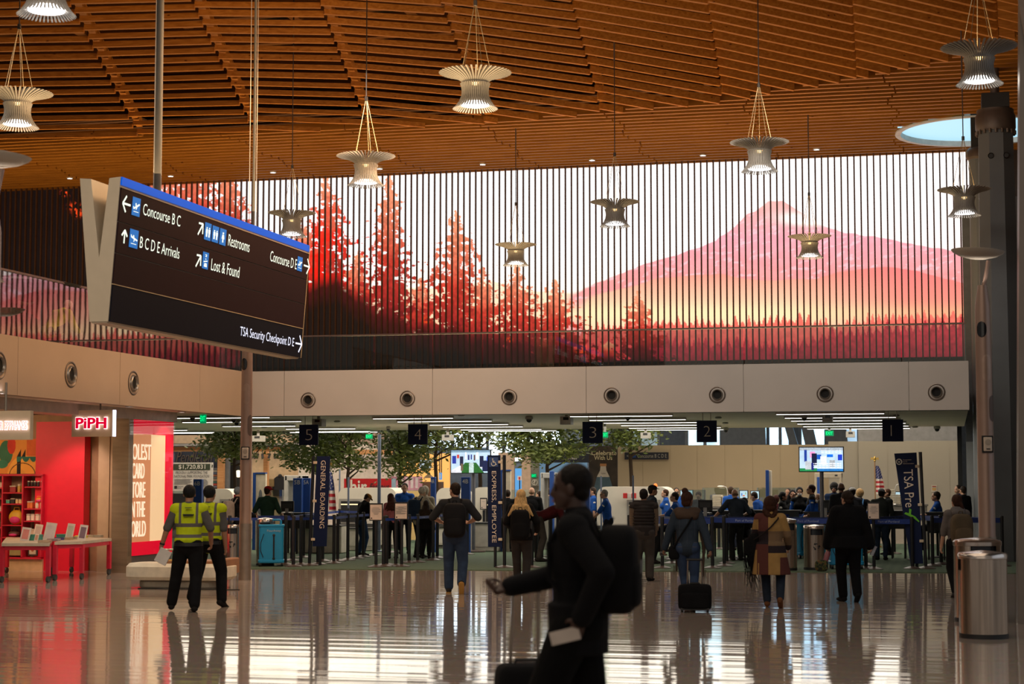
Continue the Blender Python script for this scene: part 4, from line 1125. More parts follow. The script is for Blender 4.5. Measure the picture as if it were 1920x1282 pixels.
# ================================================================== bench
def bench():
    p = gnd(320, 1104)
    t = thing('bench', 'low rounded bench with pale concrete body and tan seat behind the vested workers', 'bench', (p.x, p.y, 0), R(3))
    s = 31.0/3400
    CN = mat('concrete', (.72, .66, .53), .7, bump=.1)
    MB().rbox((.05, .35, .07), (1.35, .6, .14), .2, seg=6).build('foot', mat('bench_foot', (.32, .28, .22), .7), t)
    MB().rbox((.05, .35, .275), (1.75, .85, .27), .25, seg=8).build('body', CN, t)
    MB().rbox((.3, .4, .43), (1.15, .72, .05), .18, seg=8).build('seat', mat('bench_leather', (.34, .15, .06), .45), t)
    MB().rbox((.83, .42, .36), (.16, .72, .26), .05, seg=4).build('seat_end', MATS['bench_leather'], t)
    m = MB(); m.smooth = True; m.tube([(-.22, .2, .41), (-.22, .2, .60), (-.18, .2, .63), (.10, .2, .63), (.14, .2, .60), (.14, .2, .41)], .018, 8); m.build('armrest', mat('bench_rail', (.55, .48, .38), .3, .6), t)
    c = thing('power_cord', 'black power cord lying on the floor in front of the bench', 'cord', (p.x, p.y-.03, 0))
    m = MB(); m.smooth = True; m.tube([(-.55+i*.16, -.03+.03*math.sin(i*1.3), .008) for i in range(12)], .008, 6); m.build('cable', mat('black_cable', (.01, .01, .01), .5), c)
    y = thing('yellow_notice', 'small yellow card lying on the bench seat', 'card', (p.x-.02, p.y+.18, .457)); MB().box(-.09, .09, -.06, .06, 0, .006).build('sheet', mat('yellow_card', (.8, .6, .02), .6), y)
bench()
# ================================================================== back hall beyond the low ceiling
BEI = mat('partition_beige', (.46, .37, .25), .6, var=.03, scale=1)
GRP = mat('partition_grey', (.40, .37, .32), .6, var=.03, scale=1)
BLUE = mat('tsa_blue', (.012, .06, .26), .45, var=.05)
NAVY = mat('sign_dark_navy', (.005, .012, .050), .6, var=.05, spec=.2)
BLACK = mat('matte_black', (.012, .012, .013), .5)
WHT = mat('machine_white', (.62, .57, .48), .4, var=.03)
def panelwall(x0, x1, yt, Y, m_, seams, lb, name='wall_partition', wide=.006):
    a, b = atY(x0, yt, Y), atY(x1, yt, Y)
    xs = [a.x]+[atY(s, yt, Y).x for s in seams]+[b.x]
    m = MB()
    for p, q in zip(xs[:-1], xs[1:]): m.box(p+wide, q-wide, Y, Y+.1, 0, a.z)
    m.box(a.x, b.x, Y+.01, Y+.09, 0, a.z-.01)
    return struct(m.build(name, m_), lb)
panelwall(1158, 1556, 835, 57.5, BEI, (1205, 1256, 1307, 1359, 1411, 1463, 1516), 'beige panelled partition behind the checkpoint')
panelwall(1553, 1609, 827.5, 56, GRP, (), 'pale grey partition beside the beige one')
panelwall(1609, 1797, 827, 55.9, GRP, (1664, 1722, 1780), 'grey beige panelled partition behind the numbered lane 1')
m = MB().box(-45, 12, 88, 88.3, 0, 12); struct(m.build('wall_far', mat('far_wall', (.10, .10, .10), .8)), 'dark far end wall of the terminal')
m = MB().box(-45, 12, 53.2, 88, 9.5, 9.8); struct(m.build('ceiling_far', mat('far_ceiling', (.30, .17, .08), .8)), 'timber ceiling of the far hall')
m = MB().box(-45, -44.7, 50, 88, 0, 9.6); struct(m.build('wall_far_left', MATS['far_wall']))
m = MB().box(2.4, 2.7, 48, 88, 0, 9.6); struct(m.build('wall_far_right', mat('far_right_grey', (.22, .24, .27), .8)))
area('far_hall_light', (-16, 62, 9.3), (0, 0, 0), 26, 14, 2600, (1, .9, .78))
area('partition_fill', (-7, 53.3, 5.2), (R(38), 0, 0), 18, 1, 330, (1, .84, .60))  # unseen wash added to brighten the beige partition
area('shopfront_fill', (-24, 57, 6.2), (R(45), 0, 0), 22, 1.5, 520, (1, .84, .62))  # matching unseen wash added for the far shop fronts
area('checkpoint_light', (-8, 46, ZB+.0), (0, 0, 0), 14, 8, 800, (1, .9, .76))
area('checkpoint_light', (-18, 46, ZB+.0), (0, 0, 0), 10, 8, 620, (1, .84, .66))
# daylight windows of the far hall
def window(n, x0, x1, yt, yb, Y, mull, lb, col=(.62, .82, 1), s=2.4, z0=None, zt=None):
    a, b = atY(x0, yt, Y), atY(x1, yb, Y)
    z0 = b.z if z0 is None else z0; zt = a.z if zt is None else zt
    m = MB(); xs = [a.x]+[atY(q, yt, Y).x for q in mull]+[b.x]
    for x in xs: m.box(x-.07, x+.07, Y-.12, Y, z0, zt)
    m.box(a.x, b.x, Y-.12, Y, z0-.1, z0); m.box(a.x, b.x, Y-.12, Y, zt, zt+.1)
    o = struct(m.build('window_%d' % n, mat('window_frame_grey', (.10, .13, .16), .5)), lb)
    for p, q in zip(xs[:-1], xs[1:]):
        g = MB().box(p+.07, q-.07, Y-.03, Y-.02, z0, zt).build('pane', winmat(col, s), o)
def winmat(col, s):
    nm = 'daylight_%d' % int(sum(c*(i+2)*10 for i, c in enumerate(col))+s*100)
    if nm in MATS: return MATS[nm]
    m, n, l, b = _new(nm)
    tc = n.new('ShaderNodeTexCoord'); nz = n.new('ShaderNodeTexNoise'); nz.inputs['Scale'].default_value = .7; nz.inputs['Detail'].default_value = 6
    l.new(tc.outputs['Object'], nz.inputs['Vector'])
    rp = n.new('ShaderNodeValToRGB'); rp.color_ramp.elements[0].position = .35; rp.color_ramp.elements[1].position = .6
    rp.color_ramp.elements[0].color = c4([c*.45 for c in col]); rp.color_ramp.elements[1].color = c4(col)
    l.new(nz.outputs[0], rp.inputs[0]); l.new(rp.outputs[0], b.inputs['Emission Color']); b.inputs['Emission Strength'].default_value = s
    b.inputs['Base Color'].default_value = (.05, .05, .05, 1); b.inputs['Roughness'].default_value = .1
    MATS[nm] = m; return m
window(2, 915, 1055, 800, 845, 84, (945, 992, 1030), 'bright far window above the timber columns', (.75, .88, 1), 9, z0=2.7, zt=7.5)
window(3, 1288, 1353, 800, 840, 80, (1322,), 'pale blue window above the beige partition', (.50, .72, .82), 2.6, z0=2.0, zt=7.2)
window(4, 1424, 1482, 800, 840, 80, (1440, 1463), 'blue window with slanting struts above the partition', (.45, .72, .95), 4.0, z0=2.0, zt=7.2)
window(5, 1500, 1549, 800, 840, 80, (1518,), 'blue window beside the green exit sign', (.45, .72, .95), 4.0, z0=2.0, zt=7.2)
window(6, 1563, 1640, 800, 840, 80, (1580, 1610), 'far window partly hidden by a projector box', (.45, .66, .85), 1.2, z0=2.0, zt=7.2)
window(7, 1170, 1236, 800, 840, 80, (1200,), 'dim far window behind the rightmost tree', (.42, .55, .55), .8, z0=2.0, zt=7.2)
window(8, 640, 760, 800, 835, 86, (680, 720), 'far window behind the trees', (.6, .75, .85), 1.5, z0=4.6, zt=8.0)
window(9, 760, 915, 800, 835, 86, (800, 850, 880), 'bright far window glimpsed through the tree crowns', (.70, .85, 1), 5.0, z0=3.4, zt=8.0)
def strut(pts, Y, w_, lb):
    m = MB(); (x0, y0), (x1, y1) = pts; a, b = atY(x0, y0, Y), atY(x1, y1, Y)
    m.prism([(a.x, a.z), (a.x+w_, a.z), (b.x+w_, b.z), (b.x, b.z)], (0, Y, 0), (1, 0, 0), (0, 0, 1), (0, .25, 0))
    struct(m.build('trim_strut', mat('strut_grey', (.08, .10, .12), .5)), lb)
strut(((1468, 790), (1484, 845)), 79, .35, 'slanting grey strut of the far glazing'); strut(((1500, 790), (1512, 845)), 79, .5, 'wide slanting strut of the far glazing'); strut(((1545, 790), (1551, 845)), 79, .9, 'dark strut beside the exit sign')
strut(((1352, 790), (1354, 845)), 79, 1.9, 'dark pier between the far windows')
m = MB().box(atY(1609, 830, 60).x, atY(1800, 830, 60).x, 60, 60.2, 0, 4.2); struct(m.build('wall_pale', mat('pale_end_wall', (.45, .46, .48), .5)), 'pale wall seen above the grey partition')
m = MB(); a = atY(1795, 830, 51); m.box(a.x, a.x+.12, 51, 51.2, 0, ZB+.4); m.box(a.x+.55, a.x+.75, 51, 51.2, 0, ZB+.4); struct(m.build('trim_post', BLACK))

# shops at the far left
def wallpiece(x0, x1, yt, yb, Y, m_, lb, name='wall_shopfront', floor=False, d=.15):
    a, b = atY(x0, yt, Y), atY(x1, yb, Y)
    return struct(MB().box(a.x, b.x, Y, Y+d, 0 if floor else b.z, a.z).build(name, m_), lb)
WD = wood('far_timber', (.42, .20, .08), (.55, .29, .13))
wallpiece(300, 408, 846, 960, 62, mat('navy_front', (.012, .018, .035), .6), 'navy shop front with script lettering', floor=True)
wallpiece(408, 418, 846, 960, 61.5, WD, 'timber post beside the navy shop front', 'trim_timber_post', True)
wallpiece(418, 428, 846, 960, 61.7, mat('far_grey_post', (.16, .17, .18), .6), 'grey post', 'trim_grey_post', True)
wallpiece(428, 466, 846, 960, 62, mat('far_opening_shade', (.012, .011, .010), .7), 'dark panel for the shade of the shop opening', floor=True)  # dark sheet standing in for shade inside the opening
wallpiece(430, 640, 846, 960, 64.5, mat('lit_interior', (.60, .44, .27), .7), 'warm lit back wall of the clothes shop', floor=True)
wallpiece(494, 501, 842, 960, 61.5, WD, 'timber post of the clothes shop', 'trim_timber_post', True)
wallpiece(300, 378, 838, 846, 61, WD, 'timber beam above the navy shop front', 'trim_timber_beam'); wallpiece(465, 545, 838, 846, 61, WD, 'timber beam above the clothes shop', 'trim_timber_beam')
wallpiece(300, 560, 816, 830, 63, mat('rail_pale', (.5, .36, .24), .6), 'pale balcony band over the far shops', 'trim_band'); wallpiece(300, 560, 832, 835, 60.8, mat('grey_pipe', (.25, .24, .24), .4), 'grey pipe over the far shops', 'trim_pipe')
wallpiece(560, 745, 834, 960, 63, mat('white_hoarding', (.60, .54, .48), .6), 'white draped hoarding behind the tree trunks', floor=True)
wallpiece(640, 735, 812, 833, 66, mat('timber_cladding', (.32, .22, .17), .6), 'vertical timber cladding far behind', 'wall_cladding')
wallpiece(662, 735, 843, 852, 62.5, WD, 'orange timber beam behind the trees', 'trim_timber_beam')
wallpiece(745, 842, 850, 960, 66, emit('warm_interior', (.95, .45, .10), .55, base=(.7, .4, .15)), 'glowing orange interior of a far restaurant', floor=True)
for (a_, b_) in ((829, 840), (826, 830)): pass
wallpiece(934, 964, 848, 990, 70, mat('pale_timber_column', (.42, .31, .22), .6), 'pale round timber clad column', 'trim_column', True); wallpiece(978, 996, 848, 990, 70, MATS['pale_timber_column'], 'second pale timber clad column', 'trim_column', True)
wallpiece(964, 978, 850, 858, 69.5, WD, 'small orange beam between the pale columns', 'trim_timber_beam'); wallpiece(963, 979, 878, 935, 71, emit('blue_daylight_glass', (.12, .38, .75), .9), 'blue daylight glass between the pale columns', 'window_10')
wallpiece(1009, 1100, 866, 935, 72, emit('blue_slats_glow', (.14, .25, .36), .6), 'pale blue vertical panelling given its own glow', 'wall_panelling')  # panelling is no lamp; its brightness is added emission
wallpiece(995, 1010, 860, 960, 60, mat('exit_column', (.19, .19, .16), .5), 'grey green column with an exit sign', 'trim_column', True)
# round globe lamp, track lights
def at_thing(name, lb, cat, px, py, Y, grp=None):
    p = atY(px, py, Y); return thing(name, lb, cat, p, 0, grp), p
t, p = at_thing('globe_lamp', 'round glowing globe lamp in the dark opening beside the brown mast', 'lamp', 447, 888, 61.2); m = MB(); m.smooth = True; m.ell((0, 0, 0), (.13, .13, .13)); m.build('globe', emit('globe_glow', (1, .85, .6), 1.6), t); MB().cyl((0, 0, .12), (0, 0, 7.6), .01, n=6).build('stem', BLACK, t)
for i, px in enumerate((477, 484, 492, 506, 515, 522)):
    t, p = at_thing('track_spotlight', 'small black track spotlight under the far timber beam', 'spotlight', px, 852, 61.08, 'track spotlights of the clothes shop')
    MB().cyl((0, 0, .25), (0, 0, 0), .012, n=6).build('stem', BLACK, t); MB().cyl((.0, 0, .03), ((-1)**i*.03, -.05, -.14), .045, n=8).build('head', BLACK, t)
for px, w_, h_, c, lb in ((524, .55, .75, (.012, .012, .014), 'black jacket hanging in the clothes shop'), (509, .4, .35, (.20, .13, .05), 'folded tan clothes on the shelf left of the black jacket')):
    t, p = at_thing('hanging_jacket' if h_ > .5 else 'folded_clothes', lb, 'clothing', px-(4 if h_ < .5 else 0), 905, 64.4); m = MB(); m.smooth = True
    if h_ > .5: m.prism([(-.25, -.5), (.25, -.5), (.3, .1), (.1, .25), (-.1, .25), (-.3, .1)], (0, 0, 0), (1, 0, 0), (0, 0, 1), (0, .12, 0)); m.ell((0, .05, .25), (.08, .08, .08))
    else: m.rbox((0, 0, .0), (.4, .2, .3), .06)
    m.build('cloth', mat('cloth_%d' % int(c[0]*1000), c, .8), t)
# big script sign and poster
def flat_sign(name, lb, cat, x0, x1, y0, y1, Y, m_, d=.06, part='board', mount=None):
    a, b = atY(x0, y0, Y), atY(x1, y1, Y)
    t = thing(name, lb, cat, ((a.x+b.x)/2, Y, (a.z+b.z)/2))
    MB().box(a.x, b.x, Y, Y+d, b.z, a.z).build(part, m_, t, world=True)
    if mount:
        for x in (a.x+.08, b.x-.08): MB().box(x-.015, x+.015, Y+d*.4, Y+d*.8, 0 if mount == 'floor' else a.z-.01, b.z+.01 if mount == 'floor' else 9.5).build('leg' if mount == 'floor' else 'hanger', BLACK, t, world=True)
    return t
def ltext(t, s, x0, x1, y0, y1, Y, m_, **k):
    a, b = atY(x0, y0, Y-.012), atY(x1, y1, Y-.012)
    return lettering(s, a*1 if False else (a.x, Y-.012, b.z), (1, 0, 0), (0, 0, 1), m_, t, w=b.x-a.x, h=a.z-b.z, **k)
t = thing('shop_lettering', 'large dark script lettering on the navy shop front', 'sign', atY(358, 858, 61.97)); ltext(t, 'Pendleton', 331, 398, 846, 866, 61.985, mat('script_brown', (.09, .065, .05), .5), italic=.35, bold=-.012, depth=.02)
YP = 60
t = flat_sign('charity_poster', 'white poster with a green band reading $1,720,831', 'poster', 322, 398, 867, 925, YP, mat('poster_paper', (.60, .58, .54), .6), mount='floor')
def strip(t, x0, x1, y0, y1, Y, m_, name='band'):
    a, b = atY(x0, y0, Y), atY(x1, y1, Y); return MB().box(a.x, b.x, Y-.01, Y, b.z, a.z).build(name, m_, t, world=True)
INK = mat('dark_ink', (.02, .022, .025), .6); PAPER = mat('pale_print', (.66, .64, .58), .6); GREY = mat('grey_print', (.25, .25, .25), .6)
strip(t, 325, 394, 869.5, 881, YP-.001, mat('poster_green', (.035, .05, .03), .6))
ltext(t, '$1,720,831', 335, 385, 871, 880, YP-.012, PAPER, bold=.01)
ltext(t, 'PROUDLY SUPPORTING THE', 329.5, 389, 883, 888, YP-.002, INK); ltext(t, 'NATIONAL PARK FOUNDATION', 327, 392, 890, 895, YP-.002, INK)
for k in range(5): strip(t, 327, 360-(k % 2)*3-(8 if k == 4 else 0), 898+k*2.2, 898.9+k*2.2, YP-.002, GREY, 'text_line')
strip(t, 327, 332, 910.5, 916, YP-.002, INK, 'logo'); ltext(t, 'National', 333, 344, 910, 913, YP-.002, INK); ltext(t, 'Park', 333, 340, 913.5, 916.5, YP-.002, INK)
a = atY(383, 905, YP-.02); m = MB(); Mx = Matrix.Translation(a) @ Matrix.Rotation(PI/2, 4, 'X'); m.lathe([(.02, 0), (.13, 0), (.13, .004)], n=24, M=Mx, caps=False); m.build('round_seal', GREY, t, world=True)
t = thing('folded_blankets', 'stack of striped blankets beside the white poster', 'blanket', atY(402, 890, 61.7))
for k, c in enumerate([(.14, .14, .16), (.30, .28, .24), (.08, .10, .16), (.24, .10, .06), (.12, .12, .12), (.3, .22, .16), (.05, .12, .10), (.35, .06, .05), (.16, .16, .2)]):
    a, b = atY(397.5, 877+k*4.2, 61.7), atY(407, 880.4+k*4.2, 61.7); MB().box(a.x, b.x, 61.7, 62.0, b.z, a.z).build('blanket', mat('blanket_%d' % k, c, .9), t, world=True)
t = flat_sign('restaurant_sign', 'red sign with cropped white lettering behind the white scanner', 'sign', 645, 733, 897, 925, 60, mat('sign_red', (.45, .010, .015), .5), mount='floor'); ltext(t, 'hir', 657, 688, 899, 925, 60, PAPER, bold=.02); ltext(t, 'Famous', 692, 730, 906, 918, 60, INK, italic=.4, bold=.01)
t = flat_sign('mural_panel', 'pink and white mural panel right of the red sign', 'mural', 733, 791, 893, 920, 60.4, mat('mural_pink', (.60, .30, .42), .6, var=.5, scale=2), mount='floor'); 
for k in range(4): strip(t, 752+k*9, 757+k*9, 895, 915, 60.4, mat('mural_white', (.7, .62, .66), .6), 'print')
strip(t, 734, 742, 897, 920, 60.4, mat('mural_blue', (.25, .42, .55), .6), 'print')
t = flat_sign('hanging_menu_board', 'pale blue hanging board in the glowing restaurant', 'sign', 786, 808, 862, 878, 60, emit('pale_board', (.55, .68, .78), .6), mount='ceil'); strip(t, 796, 798.5, 866, 875, 60, INK, 'print')
t, p = at_thing('pendant_light', 'dark conical pendant light in the glowing restaurant', 'pendant lamp', 804, 896, 60); MB().lathe([(.2, 0), (.06, .12), (.03, .2)], n=16).build('shade', mat('bronze', (.10, .06, .02), .4, .6), t); MB().cyl((0, 0, .2), (0, 0, 7.6), .01, n=6).build('rod', BLACK, t)
t = thing('cafe_counter', 'dark counter front of the glowing restaurant', 'counter', atY(800, 915, 61)); a, b = atY(792, 903, 61), atY(826, 930, 61); MB().box(a.x, b.x, 61, 61.4, 0, a.z).build('front', mat('counter_brown', (.10, .05, .025), .6), t, world=True)
t = flat_sign('blue_banner', 'small bright blue vertical banner in the glowing restaurant', 'banner', 823, 828, 886, 899, 60, emit('blue_banner', (.1, .35, .8), .8), mount='ceil'); strip(t, 824.5, 826.5, 888, 897, 60, PAPER, 'print')
t = flat_sign('notice_sign', 'small white notice with a red arrow between the pale columns', 'sign', 970, 978, 892, 900, 68, mat('notice_white', (.6, .6, .62), .5), mount='floor'); strip(t, 972.5, 975.5, 894, 899, 68, MATS['sign_red'], 'symbol')
# dark hall directory
t = flat_sign('directory_board', 'wide dark navy overhead board partly hidden by the middle tree', 'sign', 995, 1104, 834, 867, 59, mat('directory_navy', (.010, .013, .025), .5), mount='ceil'); ltext(t, 'Concourse', 1012, 1034, 838, 842, 59, mat('dim_text', (.14, .14, .16), .6)); ltext(t, 'Arrivals', 1062, 1082, 856, 861, 59, PAPER, italic=.2)
t = flat_sign('information_sign', 'round question mark symbol on the grey green column', 'sign', 996, 1009, 897, 911, 59.9, MATS['exit_column'], d=.1)
a = atY(1002.5, 904, 59.88); m = MB(); m.lathe([(.085, 0), (.10, 0)], n=28, M=Matrix.Translation(a) @ Matrix.Rotation(PI/2, 4, 'X'), caps=False); m.build('ring', PAPER, t, world=True); ltext(t, '?', 1000.3, 1004.2, 899.5, 908, 59.88, PAPER)
# advertisement with a bottle
YA = 58
t = flat_sign('bottle_advertisement', 'dark advertisement with a blue bottle reading Celebrate With Us', 'poster', 1104, 1158, 836, 935, YA, mat('ad_brown', (.030, .020, .014), .6, var=.6, scale=3), mount='floor')
CR_ = mat('ad_cream', (.62, .55, .36), .6)
ltext(t, 'Celebrate', 1109, 1156, 845, 853, YA, CR_, bold=.01); ltext(t, 'With Us', 1114, 1148, 854, 862, YA, CR_, bold=.01)
def adpoly(pts, m_, name, dz=0):
    P = [atY(x, y, YA-.01-dz) for x, y in pts]; m = MB(); m.prism([(p.x, p.z) for p in P][::-1], (0, YA-.01-dz, 0), (1, 0, 0), (0, 0, 1), (0, .01, 0)); m.build(name, m_, t, world=True)
adpoly([(1125, 869), (1137, 869), (1137, 874), (1125, 874)], mat('ad_cork', (.42, .2, .08), .6), 'cork'); adpoly([(1126, 874), (1136, 874), (1137, 882), (1143, 894), (1119, 894), (1125, 882)], mat('ad_label', (.50, .46, .40), .6), 'label')
adpoly([(1119, 894), (1143, 894), (1152, 925), (1111, 925)], mat('ad_blue', (.05, .10, .14), .5), 'bottle'); ltext(t, 'GIN', 1127, 1135, 886, 889, YA-.025, INK)
t = flat_sign('direction_board', 'dark wall sign reading Concourse B C D E on the beige partition', 'sign', 1171, 1253, 848, 861, 57.4, mat('board_navy', (.012, .014, .028), .5), d=.11); ltext(t, 'Concourse B C D E', 1195, 1250, 851, 858, 57.4, mat('board_text', (.36, .34, .30), .6)); strip(t, 1186, 1192, 852, 857.5, 57.38, BLUE, 'pictogram'); ltext(t, '<', 1175, 1180, 852, 857, 57.4, MATS['board_text'])
t = flat_sign('paper_notice', 'white paper notice with red print on the grey partition', 'notice', 1746, 1757, 909, 922, 55.88, mat('notice_paper', (.52, .48, .43), .7), d=.02); strip(t, 1748, 1755, 911, 912.5, 55.88, mat('red_ink', (.4, .06, .04), .6), 'text_line'); strip(t, 1748, 1755, 914.5, 919, 55.88, mat('orange_ink', (.5, .3, .1), .6), 'print')

# numbered lane signs
def lane(n, px, py, w_, h_):
    Y = 38.2; a, b = atY(px-w_/2, py-h_/2, Y), atY(px+w_/2, py+h_/2, Y)
    t = thing('lane_sign', 'square navy hanging sign with the number %d' % n, 'sign', ((a.x+b.x)/2, Y, b.z), 0, 'numbered lane signs')
    MB().box(a.x, b.x, Y, Y+.04, b.z, a.z).build('board', NAVY, t, world=True)
    c, d = atY(px-(5.5 if n > 1 else 4), py-10, Y), atY(px+(7 if n > 1 else 3), py+10, Y)
    lettering(str(n), (c.x, Y-.004, d.z), (1, 0, 0), (0, 0, 1), mat('lane_number', (.62, .62, .58), .5), t, w=None if n == 1 else d.x-c.x, h=c.z-d.z, bold=-.022, name='number')
    for s in (.3, .7): x = a.x+(b.x-a.x)*s; MB().cyl((x, Y+.02, a.z), (x, Y+.02, ZB+.1), .008, n=6).build('rod', mat('thin_rod', (.4, .35, .3), .4, .6), t, world=True)
for a in ((5, 578.5, 815, 35, 38), (4, 783, 814, 36, 38), (3, 1111, 810.5, 38, 40), (2, 1325, 808.5, 38, 40.5), (1, 1674, 807, 40, 41)): lane(*a)
# exit signs
EX = emit('exit_green', (.0, .85, .22), 1.5)
def exit_sign(px, py, w_, h_, Y, lb, rod=True, top=None):
    a, b = atY(px-w_/2, py-h_/2, Y), atY(px+w_/2, py+h_/2, Y)
    t = thing('exit_sign', lb, 'exit sign', ((a.x+b.x)/2, Y, b.z), 0, 'green exit signs')
    MB().box(a.x, b.x, Y, Y+.03, b.z, a.z).build('panel', emit('exit_panel', (.0, .30, .10), .8), t, world=True)
    lettering('EXIT', (a.x+(b.x-a.x)*.1, Y-.008, b.z+(a.z-b.z)*.22), (1, 0, 0), (0, 0, 1), EX, t, w=(b.x-a.x)*.8, h=(a.z-b.z)*.56, bold=.01)
    if top: MB().box((a.x+b.x)/2-.03, (a.x+b.x)/2+.03, Y, Y+.03, a.z, top).build('bracket', mat('exit_bracket', (.3, .3, .28), .4), t, world=True)
exit_sign(692, 818, 13, 9, 49.5, 'small green exit sign between the lane signs 5 and 4', top=ZB+.1)
exit_sign(1134, 815, 12, 11, 45, 'green exit sign just right of the lane sign 3', top=ZB+.1)
exit_sign(1555, 812, 16, 10, 49, 'green exit sign above the bright monitor at the right', top=ZB+.1)
exit_sign(1001, 891.5, 9, 7, 59.97, 'small green exit sign on the grey green column')
exit_sign(380.5, 784.5, 11, 18, YF-.6, 'tall green exit sign below the tan mezzanine edge', top=ZB)
# cameras, sensors and projector boxes under the low ceiling
CAMW = mat('camera_white', (.35, .33, .30), .4); CAMB = mat('camera_black', (.006, .006, .007), .15)
def dome(px, py, lb, blk=True, sc_=1.):
    p = atZ(px, py-4*sc_, ZB+.06); Y = min(max(p.y, YF+.6), YE-.3); p = atY(px, py, Y)
    t = thing('ceiling_camera' if blk else 'smoke_detector', lb, 'camera' if blk else 'detector', (p.x, Y, ZB+.09), 0, 'ceiling cameras' if blk else 'ceiling sensors')
    m = MB(); m.smooth = True; m.lathe([(.05*sc_, 0), (.075*sc_, -.02), (.075*sc_, -.07 if blk else -.03), (.05*sc_, -.08 if blk else -.045)], n=18); m.build('housing', CAMW, t)
    if blk: m = MB(); m.smooth = True; m.ell((0, 0, -.085), (.055*sc_, .055*sc_, .055*sc_)); m.build('dome', CAMB, t)
for a in ((438, 787, 'ceiling camera left of the lamp mast, upper of two'), (444, 793, 'ceiling camera left of the lamp mast, lower of two', True, 1.1), (992, 787, 'ceiling camera between the lane signs 4 and 3', True, 1.2), (1177, 783, 'ceiling camera right of lane sign 3'), (1361, 810, 'ceiling camera right of lane sign 2'), (1508, 784, 'ceiling camera above the right monitor'), (1757, 806, 'ceiling camera right of lane sign 1', True, 1.2), (728, 804, 'small ceiling camera left of lane sign 4', True, .8), (361, 784, 'black camera dome beside the tall green exit sign', True, 1.0)): dome(*a)
for i, (px, py) in enumerate(((632, 795), (495, 806), (1347, 788), (1360, 798), (865, 783), (860, 794), (1750, 774), (1716, 806), (1680, 784), (1162, 790), (413, 788))): dome(px, py, 'small flat white sensor under the low ceiling', False, 1.1)
def projector(px, py, w_, h_, lb, Y):
    a, b = atY(px-w_/2, py-h_/2, Y), atY(px+w_/2, py+h_/2, Y)
    t = thing('projector_box', lb, 'projector', ((a.x+b.x)/2, Y, b.z), 0, 'projector boxes under the low ceiling')
    MB().box(a.x, b.x, Y, Y+.3, b.z, a.z).build('body', mat('projector_grey', (.42, .40, .36), .5), t, world=True)
    MB().box(a.x+(b.x-a.x)*.3, a.x+(b.x-a.x)*.8, Y-.01, Y+.01, b.z+(a.z-b.z)*.55, b.z+(a.z-b.z)*.9).build('port', CAMB, t, world=True)
    MB().box((a.x+b.x)/2-.03, (a.x+b.x)/2+.03, Y+.1, Y+.16, a.z, ZB+.1).build('bracket', CAMW, t, world=True)
for a in ((594, 792, 18, 14, 'grey box behind the top corner of lane sign 5', 38.6), (481, 822, 19, 11, 'pale box right of the brown mast', 49), (837, 820, 17, 11, 'pale box hanging right of lane sign 4', 49), (1060, 788, 20, 15, 'grey box left of lane sign 3', 39.5), (1209, 816, 16, 11, 'pale box hanging between lane signs 3 and 2', 49), (1551, 784, 19, 13, 'grey box above the exit sign at the right', 40), (1594, 814, 16, 11, 'tan box left of lane sign 1', 49)): projector(*a)

# ================================================================== trees
def leafmat():
    m, n, l, b = _new('leaves')
    tc = n.new('ShaderNodeTexCoord'); nz = n.new('ShaderNodeTexNoise'); nz.inputs['Scale'].default_value = 2.5; l.new(tc.outputs['Object'], nz.inputs['Vector'])
    rp = n.new('ShaderNodeValToRGB'); rp.color_ramp.elements[0].position = .3; rp.color_ramp.elements[1].position = .7; rp.color_ramp.elements[0].color = (.05, .11, .02, 1); rp.color_ramp.elements[1].color = (.24, .30, .06, 1)
    l.new(nz.outputs[0], rp.inputs[0]); l.new(rp.outputs[0], b.inputs['Base Color']); b.inputs['Roughness'].default_value = .5
    return m
LEAF = leafmat(); BARK = mat('bark', (.055, .035, .022), .9, bump=.3); 
def tree(px, y_t, y_b, x0, x1, Y, trunkpx, lb, seed, n=2600, ybase=None):
    r_ = random.Random(seed)
    base = atY(trunkpx, 902, Y); t = thing('indoor_tree', lb, 'tree', (base.x, Y, 0), 0, 'indoor trees of the checkpoint')
    xl, xr = atY(x0, 840, Y).x-base.x, atY(x1, 840, Y).x-base.x
    zb_ = atY(px, y_b, Y).z; zt_ = zb_+2.6
    m = MB(); m.smooth = True
    m.tube([(0, 0, 0), (.03, 0, zb_*.6), (-.02, 0, zb_), (.05, .05, zb_+.9), (0, 0, zt_-.5)], [.075, .065, .055, .04, .015], 8)
    br = []
    for k in range(9):
        a = 2*PI*k/9+r_.random(); hx = (xr if math.cos(a) > 0 else -xl)*abs(math.cos(a)); z0 = zb_-.1+k*.16
        e = (hx*.85*math.copysign(1, math.cos(a)), math.sin(a)*1.0, z0+.4+.6*r_.random()); br.append(e)
        m.tube([(0, 0, z0), (e[0]*.5, e[1]*.5, z0+.25), e], [.035, .022, .008], 6)
    m.build('trunk', BARK, t)
    f = MB(); cl = []
    for k in range(80):
        u, v = r_.uniform(-1, 1), r_.uniform(-1, 1)
        if u*u+v*v > 1.1: continue
        cx = (xl+xr)/2+u*(xr-xl)/2*.88; cz = zb_+.25+(abs(u)**2)*.25+r_.random()*2.0; cl.append((cx, v*1.0, cz, .30+.25*r_.random()))
    per = max(10, int(n*1.5)//len(cl))
    for (cx, cy_, cz, rad) in cl:
        for _ in range(per):
            a, b_, c_ = r_.gauss(0, .55), r_.gauss(0, .55), r_.gauss(0, .33)
            p = Vector((cx+a*rad*1.4, cy_+b_*rad, cz+c_*rad)); s = r_.uniform(.05, .11)
            d = Vector((r_.uniform(-1, 1), r_.uniform(-1, 1), r_.uniform(-.6, .4))).normalized(); e = d.orthogonal().normalized()*s*.45
            f.add([p-d*s, p+e, p+d*s, p-e], [(0, 1, 2, 3)])
    o = f.build('foliage', LEAF, t); return t
